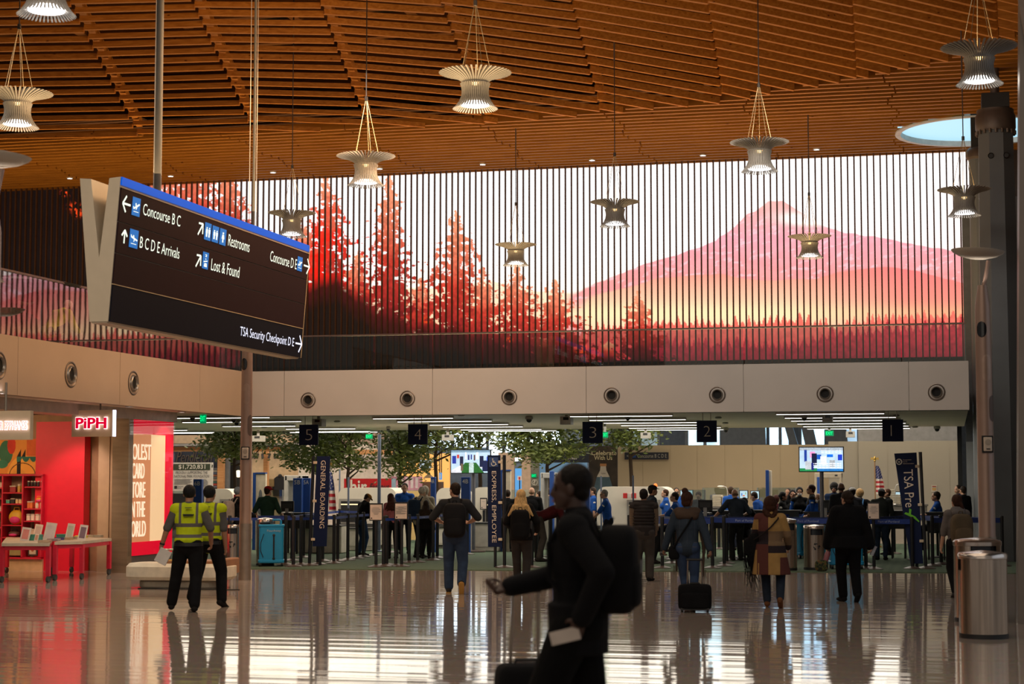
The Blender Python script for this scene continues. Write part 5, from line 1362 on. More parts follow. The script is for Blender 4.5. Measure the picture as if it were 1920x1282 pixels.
tree(440, 815, 868, 372, 512, 55, 440, 'broad dark green indoor tree whose crown is crossed by the brown mast', 1, 3200)
tree(608, 815, 893, 532, 692, 54.6, 653, 'wide indoor tree with its crown behind the GENERAL BOARDING banner', 2, 4200)
tree(755, 815, 902, 716, 796, 55.5, 750, 'light green indoor tree standing behind the lane sign 4', 3, 2600)
tree(825, 815, 858, 765, 895, 54.8, 817, 'indoor tree left of the checkpoint monitor and above the 4A divider', 4, 2600)
tree(895, 815, 835, 868, 932, 56, 899, 'slim indoor tree behind the monitor that shows the checkpoint', 5, 1200)
tree(1030, 818, 876, 942, 1112, 54.7, 1027, 'spreading indoor tree whose trunk is hidden by the nearest walking person', 6, 4000)
tree(1180, 815, 850, 1120, 1238, 55, 1183, 'indoor tree with bare trunk before the beige partition', 7, 2400)
# ================================================================== queue barriers
BELT = mat('belt_blue', (.010, .035, .20), .5, var=.1); POST = mat('post_black', (.010, .011, .014), .3); BASE = mat('post_base', (.075, .05, .042), .4)
TXT = mat('belt_text', (.40, .46, .62), .6)
def stanchion(p, lb, grp):
    t = thing('queue_post', lb, 'queue post', (p.x, p.y, FLZ(p)), 0, grp)
    m = MB(); m.smooth = True; m.lathe([(.18, 0), (.18, .012), (.10, .035), (.045, .05)], n=20); m.build('base', BASE, t)
    m = MB(); m.lathe([(.036, .03), (.036, .93)], n=12); m.build('pole', POST, t)
    m = MB(); m.lathe([(.038, .90), (.038, 1.02), (.03, 1.03)], n=12); m.build('belt_head', BLACK, t)
    return t
def FLZ(p): return .012 if p.y > cy(p.x) - .05 else 0
sproto = None; sposts = {}
def post(px, py, lb, grp='queue posts of the checkpoint'):
    global sproto
    p = gnd(px, py)
    if sproto is None: sproto = o = stanchion(p, lb, grp)
    else: o = dup(sproto, (p.x, p.y, FLZ(p)), 0, lb, grp)
    sposts[(px, py)] = o; return o
def belt(a, b, parent, z=.93, h=.055, name='belt', text=False):
    A, B = Vector((a.x, a.y, 0)), Vector((b.x, b.y, 0)); d = (B-A).normalized(); n_ = Vector((-d.y, d.x, 0))*.003
    m = MB(); z0 = .012+z
    m.add([A-n_+Vector((0, 0, z0)), B-n_+Vector((0, 0, z0)), B+n_+Vector((0, 0, z0)), A+n_+Vector((0, 0, z0)), A-n_+Vector((0, 0, z0+h)), B-n_+Vector((0, 0, z0+h)), B+n_+Vector((0, 0, z0+h)), A+n_+Vector((0, 0, z0+h))],
          [(0, 3, 2, 1), (4, 5, 6, 7), (0, 1, 5, 4), (1, 2, 6, 5), (2, 3, 7, 6), (3, 0, 4, 7)])
    o = m.build(name, BELT, parent, world=True)
    L = (B-A).length
    if text and L > .8:
        if d.x < 0: A, B, d = B, A, -d
        k = 0; s = .25
        while s < L-.5 and k < 3:
            lettering('Port of Portland', A+d*s+Vector((d.y, -d.x, 0))*.004+Vector((0, 0, z0+h*.28)), d, (0, 0, 1), TXT, o, h=h*.45, bold=-.01); s += 1.3; k += 1
    return o
left_posts = [(535, 1060), (550, 1063), (547, 1052), (564, 1060), (569, 1046), (596, 1059), (605, 1053), (626, 1057), (633, 1053), (636, 1030), (652, 1051), (669, 1048), (681, 1045), (701, 1042), (719, 1063), (725, 1062), (731, 1037)]
mid_posts = [(724, 1060), (730, 1036), (742, 1062), (767, 1056), (783, 1055), (797, 1023), (812, 1051), (820, 1047), (879, 1036), (876, 1040)]
mid2 = [(997, 1065), (998, 1053), (1005, 1051), (1016, 1050), (1022, 1029), (1033, 1044), (1046, 1050), (1052, 1036)]
right_posts = [(1242, 1066), (1234, 1030), (1336, 1066), (1260, 1057), (1262, 1050), (1264, 1045), (1348, 1030), (1358, 1062), (1363, 1057), (1370, 1051), (1372, 1045), (1390, 1027), (1624, 1067), (1624, 1060), (1665, 1032), (1677, 1039), (1711, 1067), (1749, 1062), (1765, 1059), (1716, 1050), (1880, 1062), (1180, 1058), (1186, 1045)]
seen = 0
def lbl(k, zone): return 'black queue post ' + zone
for z_, lst in (('left of the GENERAL BOARDING banner pole', [q for q in left_posts if q[0] < 580]), ('between the GENERAL BOARDING banner and the notice stands', [q for q in left_posts if q[0] >= 580] ), ('between the first notice stand and the man with the backpack', mid_posts), ('right of the woman with long blond hair', mid2), ('between the man in the quilted vest and the patchwork coat', [q for q in right_posts if q[0] < 1400]), ('between the black coated woman and the faceted column', [q for q in right_posts if q[0] > 1400])):
    for q in lst: post(q[0], q[1], lbl(0, z_), 'queue posts ' + z_)
def chain(seq, text=False, double=False, h=.055):
    for a, b in zip(seq[:-1], seq[1:]):
        A, B = sposts.get(a), sposts.get(b)
        pa = A.location if A else gnd(*a); pb = B.location if B else gnd(*b)
        owner = A or B
        belt(pa, pb, owner, text=text, h=h, z=.985-h)
        if double: belt(pa, pb, owner, z=.45, h=.02)
chain([(535, 1060), (564, 1060), (596, 1059), (626, 1057), (652, 1051), (669, 1048), (681, 1045), (701, 1042), (731, 1037)], True)
chain([(547, 1052), (569, 1046), (605, 1053), (633, 1053)], True); chain([(569, 1046), (636, 1030)], True); chain([(636, 1030), (730, 1036), (797, 1023)], True)
chain([(719, 1063), (742, 1062), (767, 1056), (783, 1055), (812, 1051), (820, 1047)], True); chain([(820, 1047), (876, 1040)], True)
chain([(997, 1065), (1005, 1051), (1016, 1050), (1033, 1044), (1052, 1036)], True); chain([(1016, 1050), (1046, 1050)], True); chain([(998, 1053), (1022, 1029)])
chain([(1180, 1058), (1242, 1066), (1336, 1066)], True, h=.10); chain([(1186, 1045), (1260, 1057), (1358, 1062)], True, h=.10); chain([(1262, 1050), (1363, 1057)], True, h=.10); chain([(1264, 1045), (1370, 1051)], True, h=.10); chain([(1234, 1030), (1348, 1030), (1390, 1027)], True, h=.10)
for a, b in (((1372, 1045), (1665, 1032)), ((1370, 1051), (1677, 1039)), ((1363, 1057), (1624, 1060)), ((1390, 1027), (1665, 1032)), ((1624, 1060), (1716, 1050)), ((1677, 1039), (1765, 1059)), ((1624, 1067), (1711, 1067)), ((1749, 1062), (1880, 1062)), ((1716, 1050), (1880, 1062)), ((1358, 1062), (1624, 1067))): chain([a, b], True, h=.10)
# extra belts running to the left border of the queue
chain([(535, 1060), (430, 1062)], True)
post(430, 1061, 'black queue post half hidden between the left steel bin and the brown mast', 'queue posts left of the brown mast'); post(424, 1052, 'black queue post behind the steel recycling bin at the left', 'queue posts left of the brown mast'); chain([(424, 1052), (547, 1052)], True)
# notice stands
def notice(px, pyb, x0, x1, y0, y1, lb, lines):
    p = gnd(px, pyb); t = thing('notice_stand', lb, 'sign stand', (p.x, p.y, FLZ(p)), 0, 'notice stands of the checkpoint')
    m = MB(); m.smooth = True; m.lathe([(.18, 0), (.18, .012), (.10, .035), (.045, .05)], n=20); m.build('base', BASE, t)
    MB().lathe([(.032, .03), (.032, 1.0)], n=12).build('pole', POST, t)
    a, b = atY(x0, y0, p.y), atY(x1, y1, p.y)
    MB().box(a.x, b.x, p.y-.05, p.y-.03, b.z, a.z).build('frame', BLACK, t, world=True)
    MB().box(a.x+.02, b.x-.02, p.y-.056, p.y-.05, b.z+.02, a.z-.03).build('sheet', mat('notice_sheet', (.62, .50, .42), .6), t, world=True)
    m = MB()
    for k, (r0, r1) in enumerate(lines):
        z_ = a.z-.09-k*(a.z-b.z-.2)/max(1, len(lines)); w_ = b.x-a.x
        m.box(a.x+w_*r0, a.x+w_*r1, p.y-.06, p.y-.056, z_-.008, z_)
    m.build('text', GREY, t, world=True)
    m = MB(); m.lathe([(.001, 0), (.016, 0)], n=14, M=Matrix.Translation((a.x+.05, p.y-.058, b.z+.05)) @ Matrix.Rotation(PI/2, 4, 'X'), caps=False); m.build('emblem', INK, t, world=True)
notice(705, 1064, 694, 719, 943, 976, 'black framed notice stand, left of two near lane sign 4', [(.25, .75), (.2, .82), (.18, .8), (.2, .85), (.3, .7), (.35, .65)])
notice(753, 1063, 741, 766, 941, 974, 'black framed notice stand with dense text near lane sign 4', [(.15, .9), (.3, .7), (.12, .9), (.12, .88), (.3, .6), (.12, .85), (.12, .9), (.15, .5), (.12, .9), (.12, .8)])
notice(1639, 1068, 1626, 1650, 941, 974, 'black framed notice stand beside the woman in the black coat', [(.3, .7), (.2, .82), (.25, .75), (.2, .85), (.35, .65)])
notice(907, 1030, 901, 914, 933, 955, 'small black framed notice stand behind the EXPRESS EMPLOYEE banner', [(.3, .7)])

# banners
def banner(c, pole, s, tb, lb, clips, icon=None, tick=False, small=None):
    p = gnd(*pole[1]); Y = p.y; q = atY(pole[0][0], pole[0][1], Y)
    t = thing('lane_banner', lb, 'banner', (p.x, Y, FLZ(p)))
    m = MB(); m.smooth = True; m.lathe([(.2, 0), (.2, .012), (.12, .035), (.05, .05)], n=20); m.build('base', BASE, t)
    m = MB().cyl((p.x, Y, .03), (q.x, Y, q.z), .034, n=12); m.build('pole', POST, t, world=True)
    P = [atY(x, y, Y-.03) for x, y in c]          # tl tr br bl
    m = MB(); m.prism([(v.x, v.z) for v in P][::-1], (0, Y-.03, 0), (1, 0, 0), (0, 0, 1), (0, .02, 0)); m.build('board', NAVY, t, world=True)
    # a second post behind carrying the board
    MB().cyl(((P[2].x+P[3].x)/2, Y+.02, .02), ((P[2].x+P[3].x)/2, Y+.02, P[2].z+.3), .03, n=10).build('support', POST, t, world=True)
    for (x, y) in clips:
        a = atY(x, y, Y-.035); m = MB(); m.smooth = True; m.rbox((a.x, Y-.04, a.z), (.085, .03, .055), .012); m.build('clip', mat('clip_cream', (.62, .5, .36), .4), t, world=True)
    down = ((P[3]-P[0])+(P[2]-P[1])).normalized(); right = (P[1]-P[0]); right = (right-down*right.dot(down)).normalized()
    (x0, y0), (x1, y1), hpx = tb                   # left edge point at top, bottom point, glyph height px
    A, B = atY(x0, y0, Y-.035), atY(x1, y1, Y-.035)
    u = (B-A); L = u.length; u.normalize(); v = Vector((0, 1, 0)).cross(u)*-1
    if v.x < 0: v = -v
    hh = hpx/F_PX*((A-O).dot(_RM @ Vector((0, 0, -1))))
    lettering(s, A, u, v, mat('banner_text', (.72, .62, .52), .5), t, w=L, h=hh, bold=.0)
    if icon:
        x0, y0, x1, y1 = icon; a, b = atY(x0, y0, Y-.035), atY(x1, y1, Y-.035); W, H = b.x-a.x, a.z-b.z
        MB().box(a.x, b.x, Y-.036, Y-.031, b.z, a.z).build('icon_panel', mat('icon_blue', (.03, .07, .22), .5), t, world=True)
        g = MB(); o = Vector((a.x, Y-.04, b.z)); pt = lambda x, z: o+Vector((x*W, 0, z*H))
        g.tube([pt(.5+.24*math.cos(R(d)), .33+.24*math.sin(R(d))*W/H) for d in range(150, 390, 20)], .008, 6)
        g.tube([pt(.40, .70), pt(.46, .46), pt(.66, .46), pt(.78, .22), pt(.86, .24)], .010, 6); g.tube([pt(.44, .58), pt(.62, .58)], .008, 6); g.ell(pt(.40, .80), (.014, .005, .014))
        g.build('wheelchair_symbol', PAPER, t, world=True)
    if tick:
        g = MB(); g.prism([(v.x, v.z) for v in [atY(x, y, Y-.04) for x, y in ((1695.5, 963), (1698, 960), (1704, 962), (1705, 953), (1709, 955), (1708, 964), (1716, 968), (1724, 977), (1723, 979), (1714, 972), (1704, 967))]][::-1], (0, Y-.04, 0), (1, 0, 0), (0, 0, 1), (0, .004, 0))
        g.build('tick_mark', mat('tick_green', (.13, .48, .02), .5), t, world=True)
        e = atY(1685.7, 865.5, Y-.036); MM = Matrix.Translation(e) @ Matrix.Rotation(PI/2, 4, 'X')
        g = MB(); g.lathe([(.001, 0), (.062, 0)], n=28, M=MM, caps=False); o2 = g.build('emblem', PAPER, t, world=True)
        g = MB(); g.lathe([(.001, 0), (.042, 0)], n=28, M=Matrix.Translation((e.x, e.y-.003, e.z)) @ Matrix.Rotation(PI/2, 4, 'X'), caps=False); g.build('emblem_disc', NAVY, o2, world=True)
        g = MB(); g.prism([(-.03, .02), (-.012, -.002), (-.02, -.03), (0, -.012), (.02, -.03), (.012, -.002), (.03, .02), (0, .008)], (e.x, e.y-.006, e.z), (1, 0, 0), (0, 0, 1), (0, .002, 0)); g.build('eagle', PAPER, o2, world=True)
        for k, w_ in enumerate(('Transportation', 'Security', 'Administration')):
            a = atY(1692.7, 863.5+k*3.3, Y-.04); lettering(w_, a, (1, 0, .02), (0, 0, 1), mat('dim_banner', (.5, .42, .36), .5), t, h=.026, bold=.01)
    return t
banner([(594, 855), (619, 855), (612, 1024), (586, 1024)], ((588, 855), (580, 1061)), 'GENERAL BOARDING', ((602, 863), (599, 990), 9.5), 'tall navy lane banner reading GENERAL BOARDING', [(591, 867), (590, 939), (587, 1011)])
banner([(914, 853), (938, 853), (940, 1025), (915, 1025)], ((945.5, 853), (946, 1065)), 'EXPRESS, EMPLOYEE', ((921, 883), (921.5, 1017), 9.5), 'tall navy lane banner reading EXPRESS, EMPLOYEE with a wheelchair symbol', [(938, 866), (938, 942), (938, 1011)], icon=(917, 857, 934, 875))
banner([(1676.5, 850), (1718.5, 848), (1731, 1056), (1707, 1057)], ((1725.5, 847), (1736, 1067)), 'TSA Pre', ((1694, 880), (1697.5, 951), 17), 'tall leaning navy lane banner reading TSA Pre with a green tick', [(1720, 874), (1725, 946), (1728, 1014)], tick=True)

# ================================================================== bins
STEEL2 = mat('bin_steel_reflections', (.50, .42, .35), .2, .95, var=.45, scale=2.2, stretch=(6, 6, .15)); LID = mat('bin_lid', (.6, .52, .46), .2, .95)  # vertical tone streaks paint bright reflections into the steel
def bin_(px, pyb, wpx, ytop, lb, kind, turn=0.):
    p = gnd(px, pyb); D = (p-O).dot(_RM @ Vector((0, 0, -1))); r = wpx/2/F_PX*D; p = Vector((p.x, p.y, 0))*(1+r/D)
    H = atY(px, ytop, p.y).z
    t = thing('steel_bin', lb, 'litter bin', (p.x, p.y, FLZ(p)), YAW+turn, 'brushed steel bins')
    m = MB(); m.smooth = True; m.lathe([(r*1.0, 0), (r*1.0, .05), (r*.97, .055)], n=40); m.build('plinth', BLACK, t)
    z0, z1 = H*.77, H*.90
    m = MB(); m.smooth = True; m.lathe([(r*.985, .05), (r*.985, z0)], n=48); m.build('body', STEEL2, t)
    # ring with openings
    m = MB(); m.smooth = True; n = 48; full = kind == 'plain'
    vs = []; hw = .62
    for k in range(n):
        a = 2*PI*k/n; 
        b_ = (a+PI/2) % (2*PI); d = min(abs(b_), abs(2*PI-b_)) if kind != 'side' else min(abs(((a+PI*.02) % (2*PI))-PI), 9)
        if kind == 'side': d = min(abs(a-PI*.98), abs(a-PI*2.0), abs(a))
        if d < hw*(.45 if kind == 'side' else 1): continue
        a2 = 2*PI*(k+1)/n; q = lambda a_, z_: (r*.985*math.cos(a_), r*.985*math.sin(a_), z_)
        m.add([q(a, z0), q(a2, z0), q(a2, z1), q(a, z1)], [(0, 1, 2, 3)])
    m.build('collar', STEEL2, t)
    MB().lathe([(r*.9, z0-.01), (r*.9, z1+.01)], n=32).build('liner', mat('bin_dark', (.012, .016, .022), .2), t)
    m = MB(); m.smooth = True; m.lathe([(r*.985, z1), (r*1.01, z1+.005), (r*1.01, z1+.05), (r*.95, z1+.07), (r*.6, H-.015), (.001, H)], n=48, caps=False); m.build('lid', LID, t)
    if kind == 'recycle':
        g = MB(); cz = H*.52
        for k in range(3):
            a0 = 2*PI*k/3+PI/2
            for (aa, bb) in (((a0-.42), (a0+.42)),):
                rr = .055; A = (rr*math.cos(aa), rr*math.sin(aa)); B = (rr*math.cos(bb), rr*math.sin(bb))
                def W_(x, z, e=.006): ang = -PI/2 + x/r; return Vector(((r*.985+e)*math.cos(ang), (r*.985+e)*math.sin(ang), cz+z))
                g.tube([W_(*A), W_((A[0]+B[0])/2*1.02, (A[1]+B[1])/2*1.02), W_(*B)], .011, 5)
                tx, tz = -math.sin(bb), math.cos(bb)
                g.add([W_(B[0]+tx*.034, B[1]+tz*.034, .012), W_(B[0]+math.cos(bb)*.026, B[1]+math.sin(bb)*.026, .012), W_(B[0]-math.cos(bb)*.026, B[1]-math.sin(bb)*.026, .012)], [(0, 1, 2), (2, 1, 0)])
        g.build('recycling_symbol', INK, t)
    if kind == 'trash': lettering('TRASH', (-.10 if r < .3 else -.11, -r*1.0-.004, H*.66), (1, 0, 0), (0, 0, 1), INK, t, h=.045, world=False)
    return t
bin_(436, 1063, 31, 983, 'steel recycling bin left of the brown mast', 'recycle')
bin_(497, 1062, 34, 971, 'steel bin half hidden behind the blue cart and the brown mast', 'trash')
bin_(1477, 1071, 36, 972, 'steel trash bin beside the patchwork coat', 'trash')
bin_(1528, 1070, 42, 984, 'steel bin with black recycling arrows beside the black coated woman', 'recycle')
bin_(1845, 1199, 92, 1031, 'largest steel bin, foremost at the right', 'side')
bin_(1835, 1168, 90, 1007, 'large steel bin standing just behind the foremost one', 'front')
bin_(1543, 960, 22, 952, 'small steel bin top by the monitor post at the right', 'plain') if False else None

# ================================================================== blue carts
CYAN = mat('cart_cyan', (.010, .24, .48), .35, var=.04)
def cart(px, pyb, wpx, hpx, lb, rz=.12, text=True):
    p = gnd(px, pyb); D = (p-O).dot(_RM @ Vector((0, 0, -1))); W = wpx/F_PX*D; H = hpx/F_PX*D
    t = thing('drain_cart', lb, 'cart', (p.x, p.y+.25, FLZ(p)), YAW+rz, 'blue drain carts')
    d = .5
    m = MB(); m.rbox((0, 0, H*.47), (W*.94, d, H*.80), .05); m.build('body', CYAN, t)
    MB().rbox((0, 0, H*.875), (W*1.0, d*1.04, H*.05), .05).build('lid', CYAN, t); MB().rbox((0, 0, H*.11), (W*1.0, d*1.04, H*.08), .05).build('bumper', CYAN, t)
    m = MB(); m.smooth = True; m.tube([(-W*.42, .1, H*.88), (-W*.42, .1, H*.97), (-W*.38, .1, H*.995), (W*.32, .1, H*.995), (W*.36, .1, H*.97), (W*.36, .1, H*.88)], .022, 8); m.build('handle', CYAN, t)
    m = MB(); m.smooth = True; m.tube([(W*.1, -d/2-.006, H*.66), (W*.1, -d/2-.006, H*.18)], .016, 8); m.ell((W*.1, -d/2-.006, H*.67), (.028, .012, .028)); m.ell((W*.1, -d/2-.006, H*.17), (.028, .012, .028)); m.build('gauge_tube', BLACK, t)
    m = MB(); m.smooth = True; m.tube([(-W*.28, -d/2-.004, H*.7), (-W*.40, -d/2-.004, H*.5), (-W*.40, -d/2-.004, H*.34), (-W*.30, -d/2-.004, H*.2)], .010, 6); m.build('groove', mat('groove_dark', (.01, .05, .09), .5), t)
    for x, y in ((-W*.42, -d*.4), (W*.42, -d*.4), (-W*.42, d*.4), (W*.42, d*.4)):
        m = MB(); m.smooth = True; m.cyl((x-.025, y, .055), (x+.025, y, .055), .055, n=16); w_ = m.build('wheel', mat('wheel_rubber', (.02, .02, .022), .5), t)
        m = MB(); m.cyl((x-.027, y, .055), (x+.027, y, .055), .03, n=12); m.build('hub', mat('hub_grey', (.45, .42, .4), .4), w_)
    if text: lettering('PourAway', (-W*.16, -d/2-.004, H*.73), (1, 0, 0), (0, 0, 1), mat('cart_text', (.35, .42, .45), .5), t, w=W*.52, h=H*.065, world=False)
cart(500, 1063, 49, 87, 'sky blue drain cart with handle beside the steel trash bin at the left')
cart(1585, 1068, 64, 103, 'sky blue drain cart half hidden behind the woman in the black coat', rz=-.1)
cart(1502, 1048, 30, 76, 'sky blue drain cart seen between the two steel bins', rz=.3, text=False)

# ================================================================== monitors
def tvpic(kind):
    def fn(U, V, P):
        A = lambda *r: lin(r)[None, None, :]
        x, y = U, V
        col = A(190, 215, 235)*(.8+.4*fbm(x*200, y*110, 30, 3)[..., None])
        def ov(m, c):
            nonlocal col
            col = np.where(m[..., None], c*(.7+.6*fbm(x*200, y*110, 6, 9)[..., None]), col)
        if kind == 0:
            ov(y < .1, A(120, 150, 170))
            ov((y > .55) & (np.abs(x-.5) < .12+.45*(y-.5)), A(40, 100, 40)); ov((x < .27) & (y > .6) & (y > .9-x), A(225, 225, 230)); ov((x > .74) & (y > .5) & (y < .8), A(220, 220, 225))
            for (a, b, w_, h_, c) in ((.08, .42, .05, .22, (30, 50, 150)), (.27, .48, .045, .26, (25, 30, 60)), (.28, .75, .03, .2, (110, 90, 70)), (.45, .32, .02, .14, (30, 40, 110)), (.52, .3, .015, .14, (20, 40, 130)), (.6, .33, .02, .16, (90, 60, 60)), (.78, .5, .05, .3, (15, 25, 60)), (.88, .7, .08, .3, (20, 30, 70)), (.95, .38, .04, .12, (30, 70, 190)), (.18, .28, .03, .1, (200, 60, 50)), (.38, .25, .02, .2, (240, 240, 245)), (.67, .25, .03, .2, (235, 240, 245))):
                ov((np.abs(x-a) < w_) & (np.abs(y-b) < h_/2*1.6), A(*c))
            ov(((x-.52)**2/.004+(y-.62)**2/.006 < 1) | ((np.abs(x-.52) < .06) & (y > .68)), A(190, 210, 205))
        else:
            ov(y < .12, A(170, 180, 190)); ov((y > .88) & (x < .4), A(40, 140, 80)); ov((y > .9) & (x >= .4), A(40, 120, 190))
            for (a, b, w_, h_, c) in ((.14, .35, .03, .5, (30, 60, 150)), (.3, .3, .06, .25, (230, 150, 200)), (.34, .5, .06, .5, (25, 30, 60)), (.3, .8, .03, .3, (30, 40, 120)), (.45, .4, .05, .2, (30, 90, 190)), (.7, .35, .07, .12, (20, 110, 220)), (.93, .42, .05, .25, (30, 60, 190)), (.2, .75, .07, .35, (190, 195, 200)), (.55, .55, .07, .35, (235, 238, 242)), (.75, .68, .06, .3, (170, 175, 180))):
                ov((np.abs(x-a) < w_) & (np.abs(y-b) < h_/2), A(*c))
            for k in range(3): ov((np.abs(y-.68-k*.08) < .02) & (x > .32) & (x < .95) & (((x*60).astype(int) % 5) > 0), A(245, 248, 255))
            for k in range(2): ov((np.abs(y-.14-k*.08) < .02) & (x > .5) & (x < .98) & (((x*50).astype(int) % 4) > 0), A(230, 238, 250))
        return col
    return fn
def monitor(x0, x1, y0, y1, Y, kind, px, pyb, lb):
    a, b = atY(x0, y0, Y), atY(x1, y1, Y); p = atY(px, 900, Y)
    t = thing('display_monitor', lb, 'monitor', (p.x, Y+.1, 0))
    MB().box(a.x-.02, b.x+.02, Y, Y+.06, b.z-.02, a.z+.02).build('casing', BLACK, t, world=True)
    pixgrid('screen', (a.x, Y-.004, a.z), (b.x, Y-.004, a.z), (a.x, Y-.004, b.z), 200, 120, tvpic(kind), vcol('monitor_picture', 1.25), t)
    m = MB(); m.smooth = True; m.cyl((p.x, Y+.1, .0), (p.x, Y+.1, a.z-.1), .045, n=14); m.build('pole', mat('pole_grey', (.22, .22, .24), .35, .5), t, world=True)
    m = MB(); m.lathe([(.3, 0), (.3, .03), (.06, .06)], (p.x, Y+.1, 0.01), 24); m.build('base', BASE, t, world=True)
monitor(846, 919, 844, 886, gnd(886, 1036).y, 0, 886, 1036, 'bright monitor showing a green carpeted checkpoint lane')
monitor(1499, 1581, 839, 883, 40.2, 1, 1540, 1030, 'bright monitor showing a blue and white checkpoint notice')

# ================================================================== checkpoint machines
def divider(x0, x1, yt, Y, s, lb, col=BLUE, d=.12):
    a, b = atY(x0, yt, Y), atY(x1, yt, Y)
    t = thing('divider_panel', lb, 'divider panel', ((a.x+b.x)/2, Y, 0), 0, 'tall blue divider panels')
    MB().rbox(((a.x+b.x)/2, Y+d/2, a.z/2), (b.x-a.x, d, a.z), .02).build('panel', col, t, world=True)
    if s: 
        w_ = (b.x-a.x); lettering(s, (a.x+w_*.18, Y-.006, a.z-.155), (1, 0, 0), (0, 0, 1), PAPER, t, w=w_*.64, h=.10)
    return t
divider(549, 566, 896, 42.5, '5B', 'tall blue divider panel marked 5B'); divider(567, 582, 896, 42.7, '5A', 'tall blue divider panel marked 5A')
divider(807, 816, 894, 43, '4A', 'tall narrow blue divider panel marked 4A'); divider(864, 881, 894, 42.6, '4B', 'tall blue divider panel marked 4B')
divider(1076, 1105, 893, 43, '3A', 'tall blue divider panel marked 3A beside the nearest walking person')
divider(362, 378.5, 898, 41.5, '6B', 'blue divider panel marked 6B before the white poster')
divider(1435, 1441, 881, 43.5, '', 'tall blue pillar in front of the beige partition')
divider(1441, 1446.5, 882, 43.6, '', 'narrow cream pillar joined to the tall blue one', mat('cream_panel2', (.62, .55, .44), .4))
divider(1531.5, 1538, 894, 46.5, '', 'blue panel inside the right metal detector')
def info_panel(x0, x1, xb, yt, Y, lb):
    a, b, c = atY(x0, yt, Y), atY(x1, yt, Y), atY(xb, yt, Y)
    t = thing('scanner_door', lb, 'door panel', ((a.x+b.x)/2, Y, 0), 0, 'white scanner door panels')
    MB().box(c.x, b.x, Y, Y+.1, 0, a.z).build('panel', mat('door_cream', (.66, .58, .44), .45), t, world=True)
    MB().box(a.x, c.x, Y-.03, Y+.15, 0, a.z+.03).build('blue_edge', BLUE, t, world=True)
    MB().box(c.x, b.x, Y-.03, Y+.12, a.z, a.z+.035).build('top_edge', BLUE, t, world=True)
    m = MB(); x = (c.x+b.x)/2; m.ell((x, Y-.01, 1.42), (.045, .01, .12)); m.ell((x, Y-.01, 1.16), (.09, .01, .26)); m.build('figure_print', mat('figure_grey', (.12, .13, .14), .6), t, world=True)
info_panel(475, 498, 480, 888, 43.5, 'white scanner door panel with blue edge behind the man in the red cap'); info_panel(939, 957, 942, 883, 44, 'white scanner door panel with blue edge behind the express banner pole')
def arch(x0, x1, yt, Y, post_w, lb, deep=.55, col=None):
    col = col or mat('arch_grey', (.38, .37, .34), .45)
    a, b = atY(x0, yt, Y), atY(x1, yt, Y)
    t = thing('walk_through_detector', lb, 'metal detector', ((a.x+b.x)/2, Y, 0), 0, 'walk-through detectors')
    for x in (a.x, b.x-post_w): MB().rbox((x+post_w/2, Y+deep/2, a.z/2), (post_w, deep, a.z), .04).build('side_post', col, t, world=True)
    MB().rbox(((a.x+b.x)/2, Y+deep/2, a.z-.07), (b.x-a.x, deep, .14), .03).build('header', col, t, world=True)
    MB().box(a.x+(b.x-a.x)*.75, a.x+(b.x-a.x)*.85, Y-.004, Y, a.z-.09, a.z-.05).build('indicator', BLACK, t, world=True)
arch(1527, 1578, 886, 47.5, .07, 'tan metal detector arch below the right monitor', .4, mat('arch_tan', (.40, .33, .24), .5))
arch(532, 566, 891, 45, .12, 'grey body scanner frame behind the 5B panel'); arch(1013, 1046, 886, 45.5, .10, 'grey body scanner frame beside the nearest walking person')
divider(1030, 1038, 883, 45.2, '', 'blue panel of the scanner behind the man in maroon')
def ct(x0, x1, yt, Y, lb, left=True, open_=(.1, .45), H=None):
    a, b = atY(x0, yt, Y), atY(x1, yt, Y); W = b.x-a.x; H = a.z
    t = thing('baggage_scanner', lb, 'baggage scanner', ((a.x+b.x)/2, Y, 0.01), 0, 'white baggage scanners')
    c = (a.x+b.x)/2
    m = MB(); m.smooth = True
    r = .22; pr = [(-W/2, .0), (W/2, .0), (W/2, H-r-.01)] + [(W/2-r+r*math.cos(R(k*15)), H-r+r*math.sin(R(k*15))) for k in range(1, 6)] + [(W/2-r, H)] + [(-W/2+r, H)] + [(-W/2+r-r*math.sin(R(k*15)), H-r+r*math.cos(R(k*15))) for k in range(1, 6)] + [(-W/2, H-r)]
    m.prism([(x, z) for x, z in pr], (0, -.0, 0), (1, 0, 0), (0, 0, 1), (0, 1.1, 0)); m.build('housing', WHT, t)
    o0, o1 = -W/2+W*open_[0], -W/2+W*open_[1]
    MB().box(o0, o1, -.02, .0, .62, 1.28).build('tunnel_frame', mat('tunnel_grey', (.30, .28, .25), .4), t)
    MB().box(o0+.06, o1-.06, -.03, -.019, .68, 1.22).build('tunnel_curtain', BLACK, t)
    MB().box(o0+.06, o1-.06, -.035, -.03, 1.12, 1.15).build('light_bar', emit('tunnel_glow', (1, .8, .45), 1.2), t)
    MB().box(-W/2+.05, W/2-.05, -.5, -.03, .56, .64).build('conveyor', mat('conveyor_dark', (.05, .045, .04), .5), t)
    m = MB(); m.box(-W/2+.05, W/2-.05, -.45, -.05, .1, .54); m.build('base_cabinet', mat('cabinet_white', (.55, .50, .42), .45), t)
    k = 0; x = -W/2+.05
    while x < W/2-.3: MB().box(x+.02, min(x+.62, W/2-.06), -.455, -.45, .14, .50).build('access_panel', mat('panel_white', (.60, .55, .47), .4), t); x += .64; k += 1
    MB().box(o1+.1, o1+.16, -.004, 0, 1.3, 1.4).build('red_handle', mat('dark_red', (.2, .01, .015), .4), t)
    m = MB(); m.box(-W/2+.1, W/2-.1, -.4, -.1, 0, .1); m.build('feet', mat('machine_foot', (.2, .18, .16), .6), t)
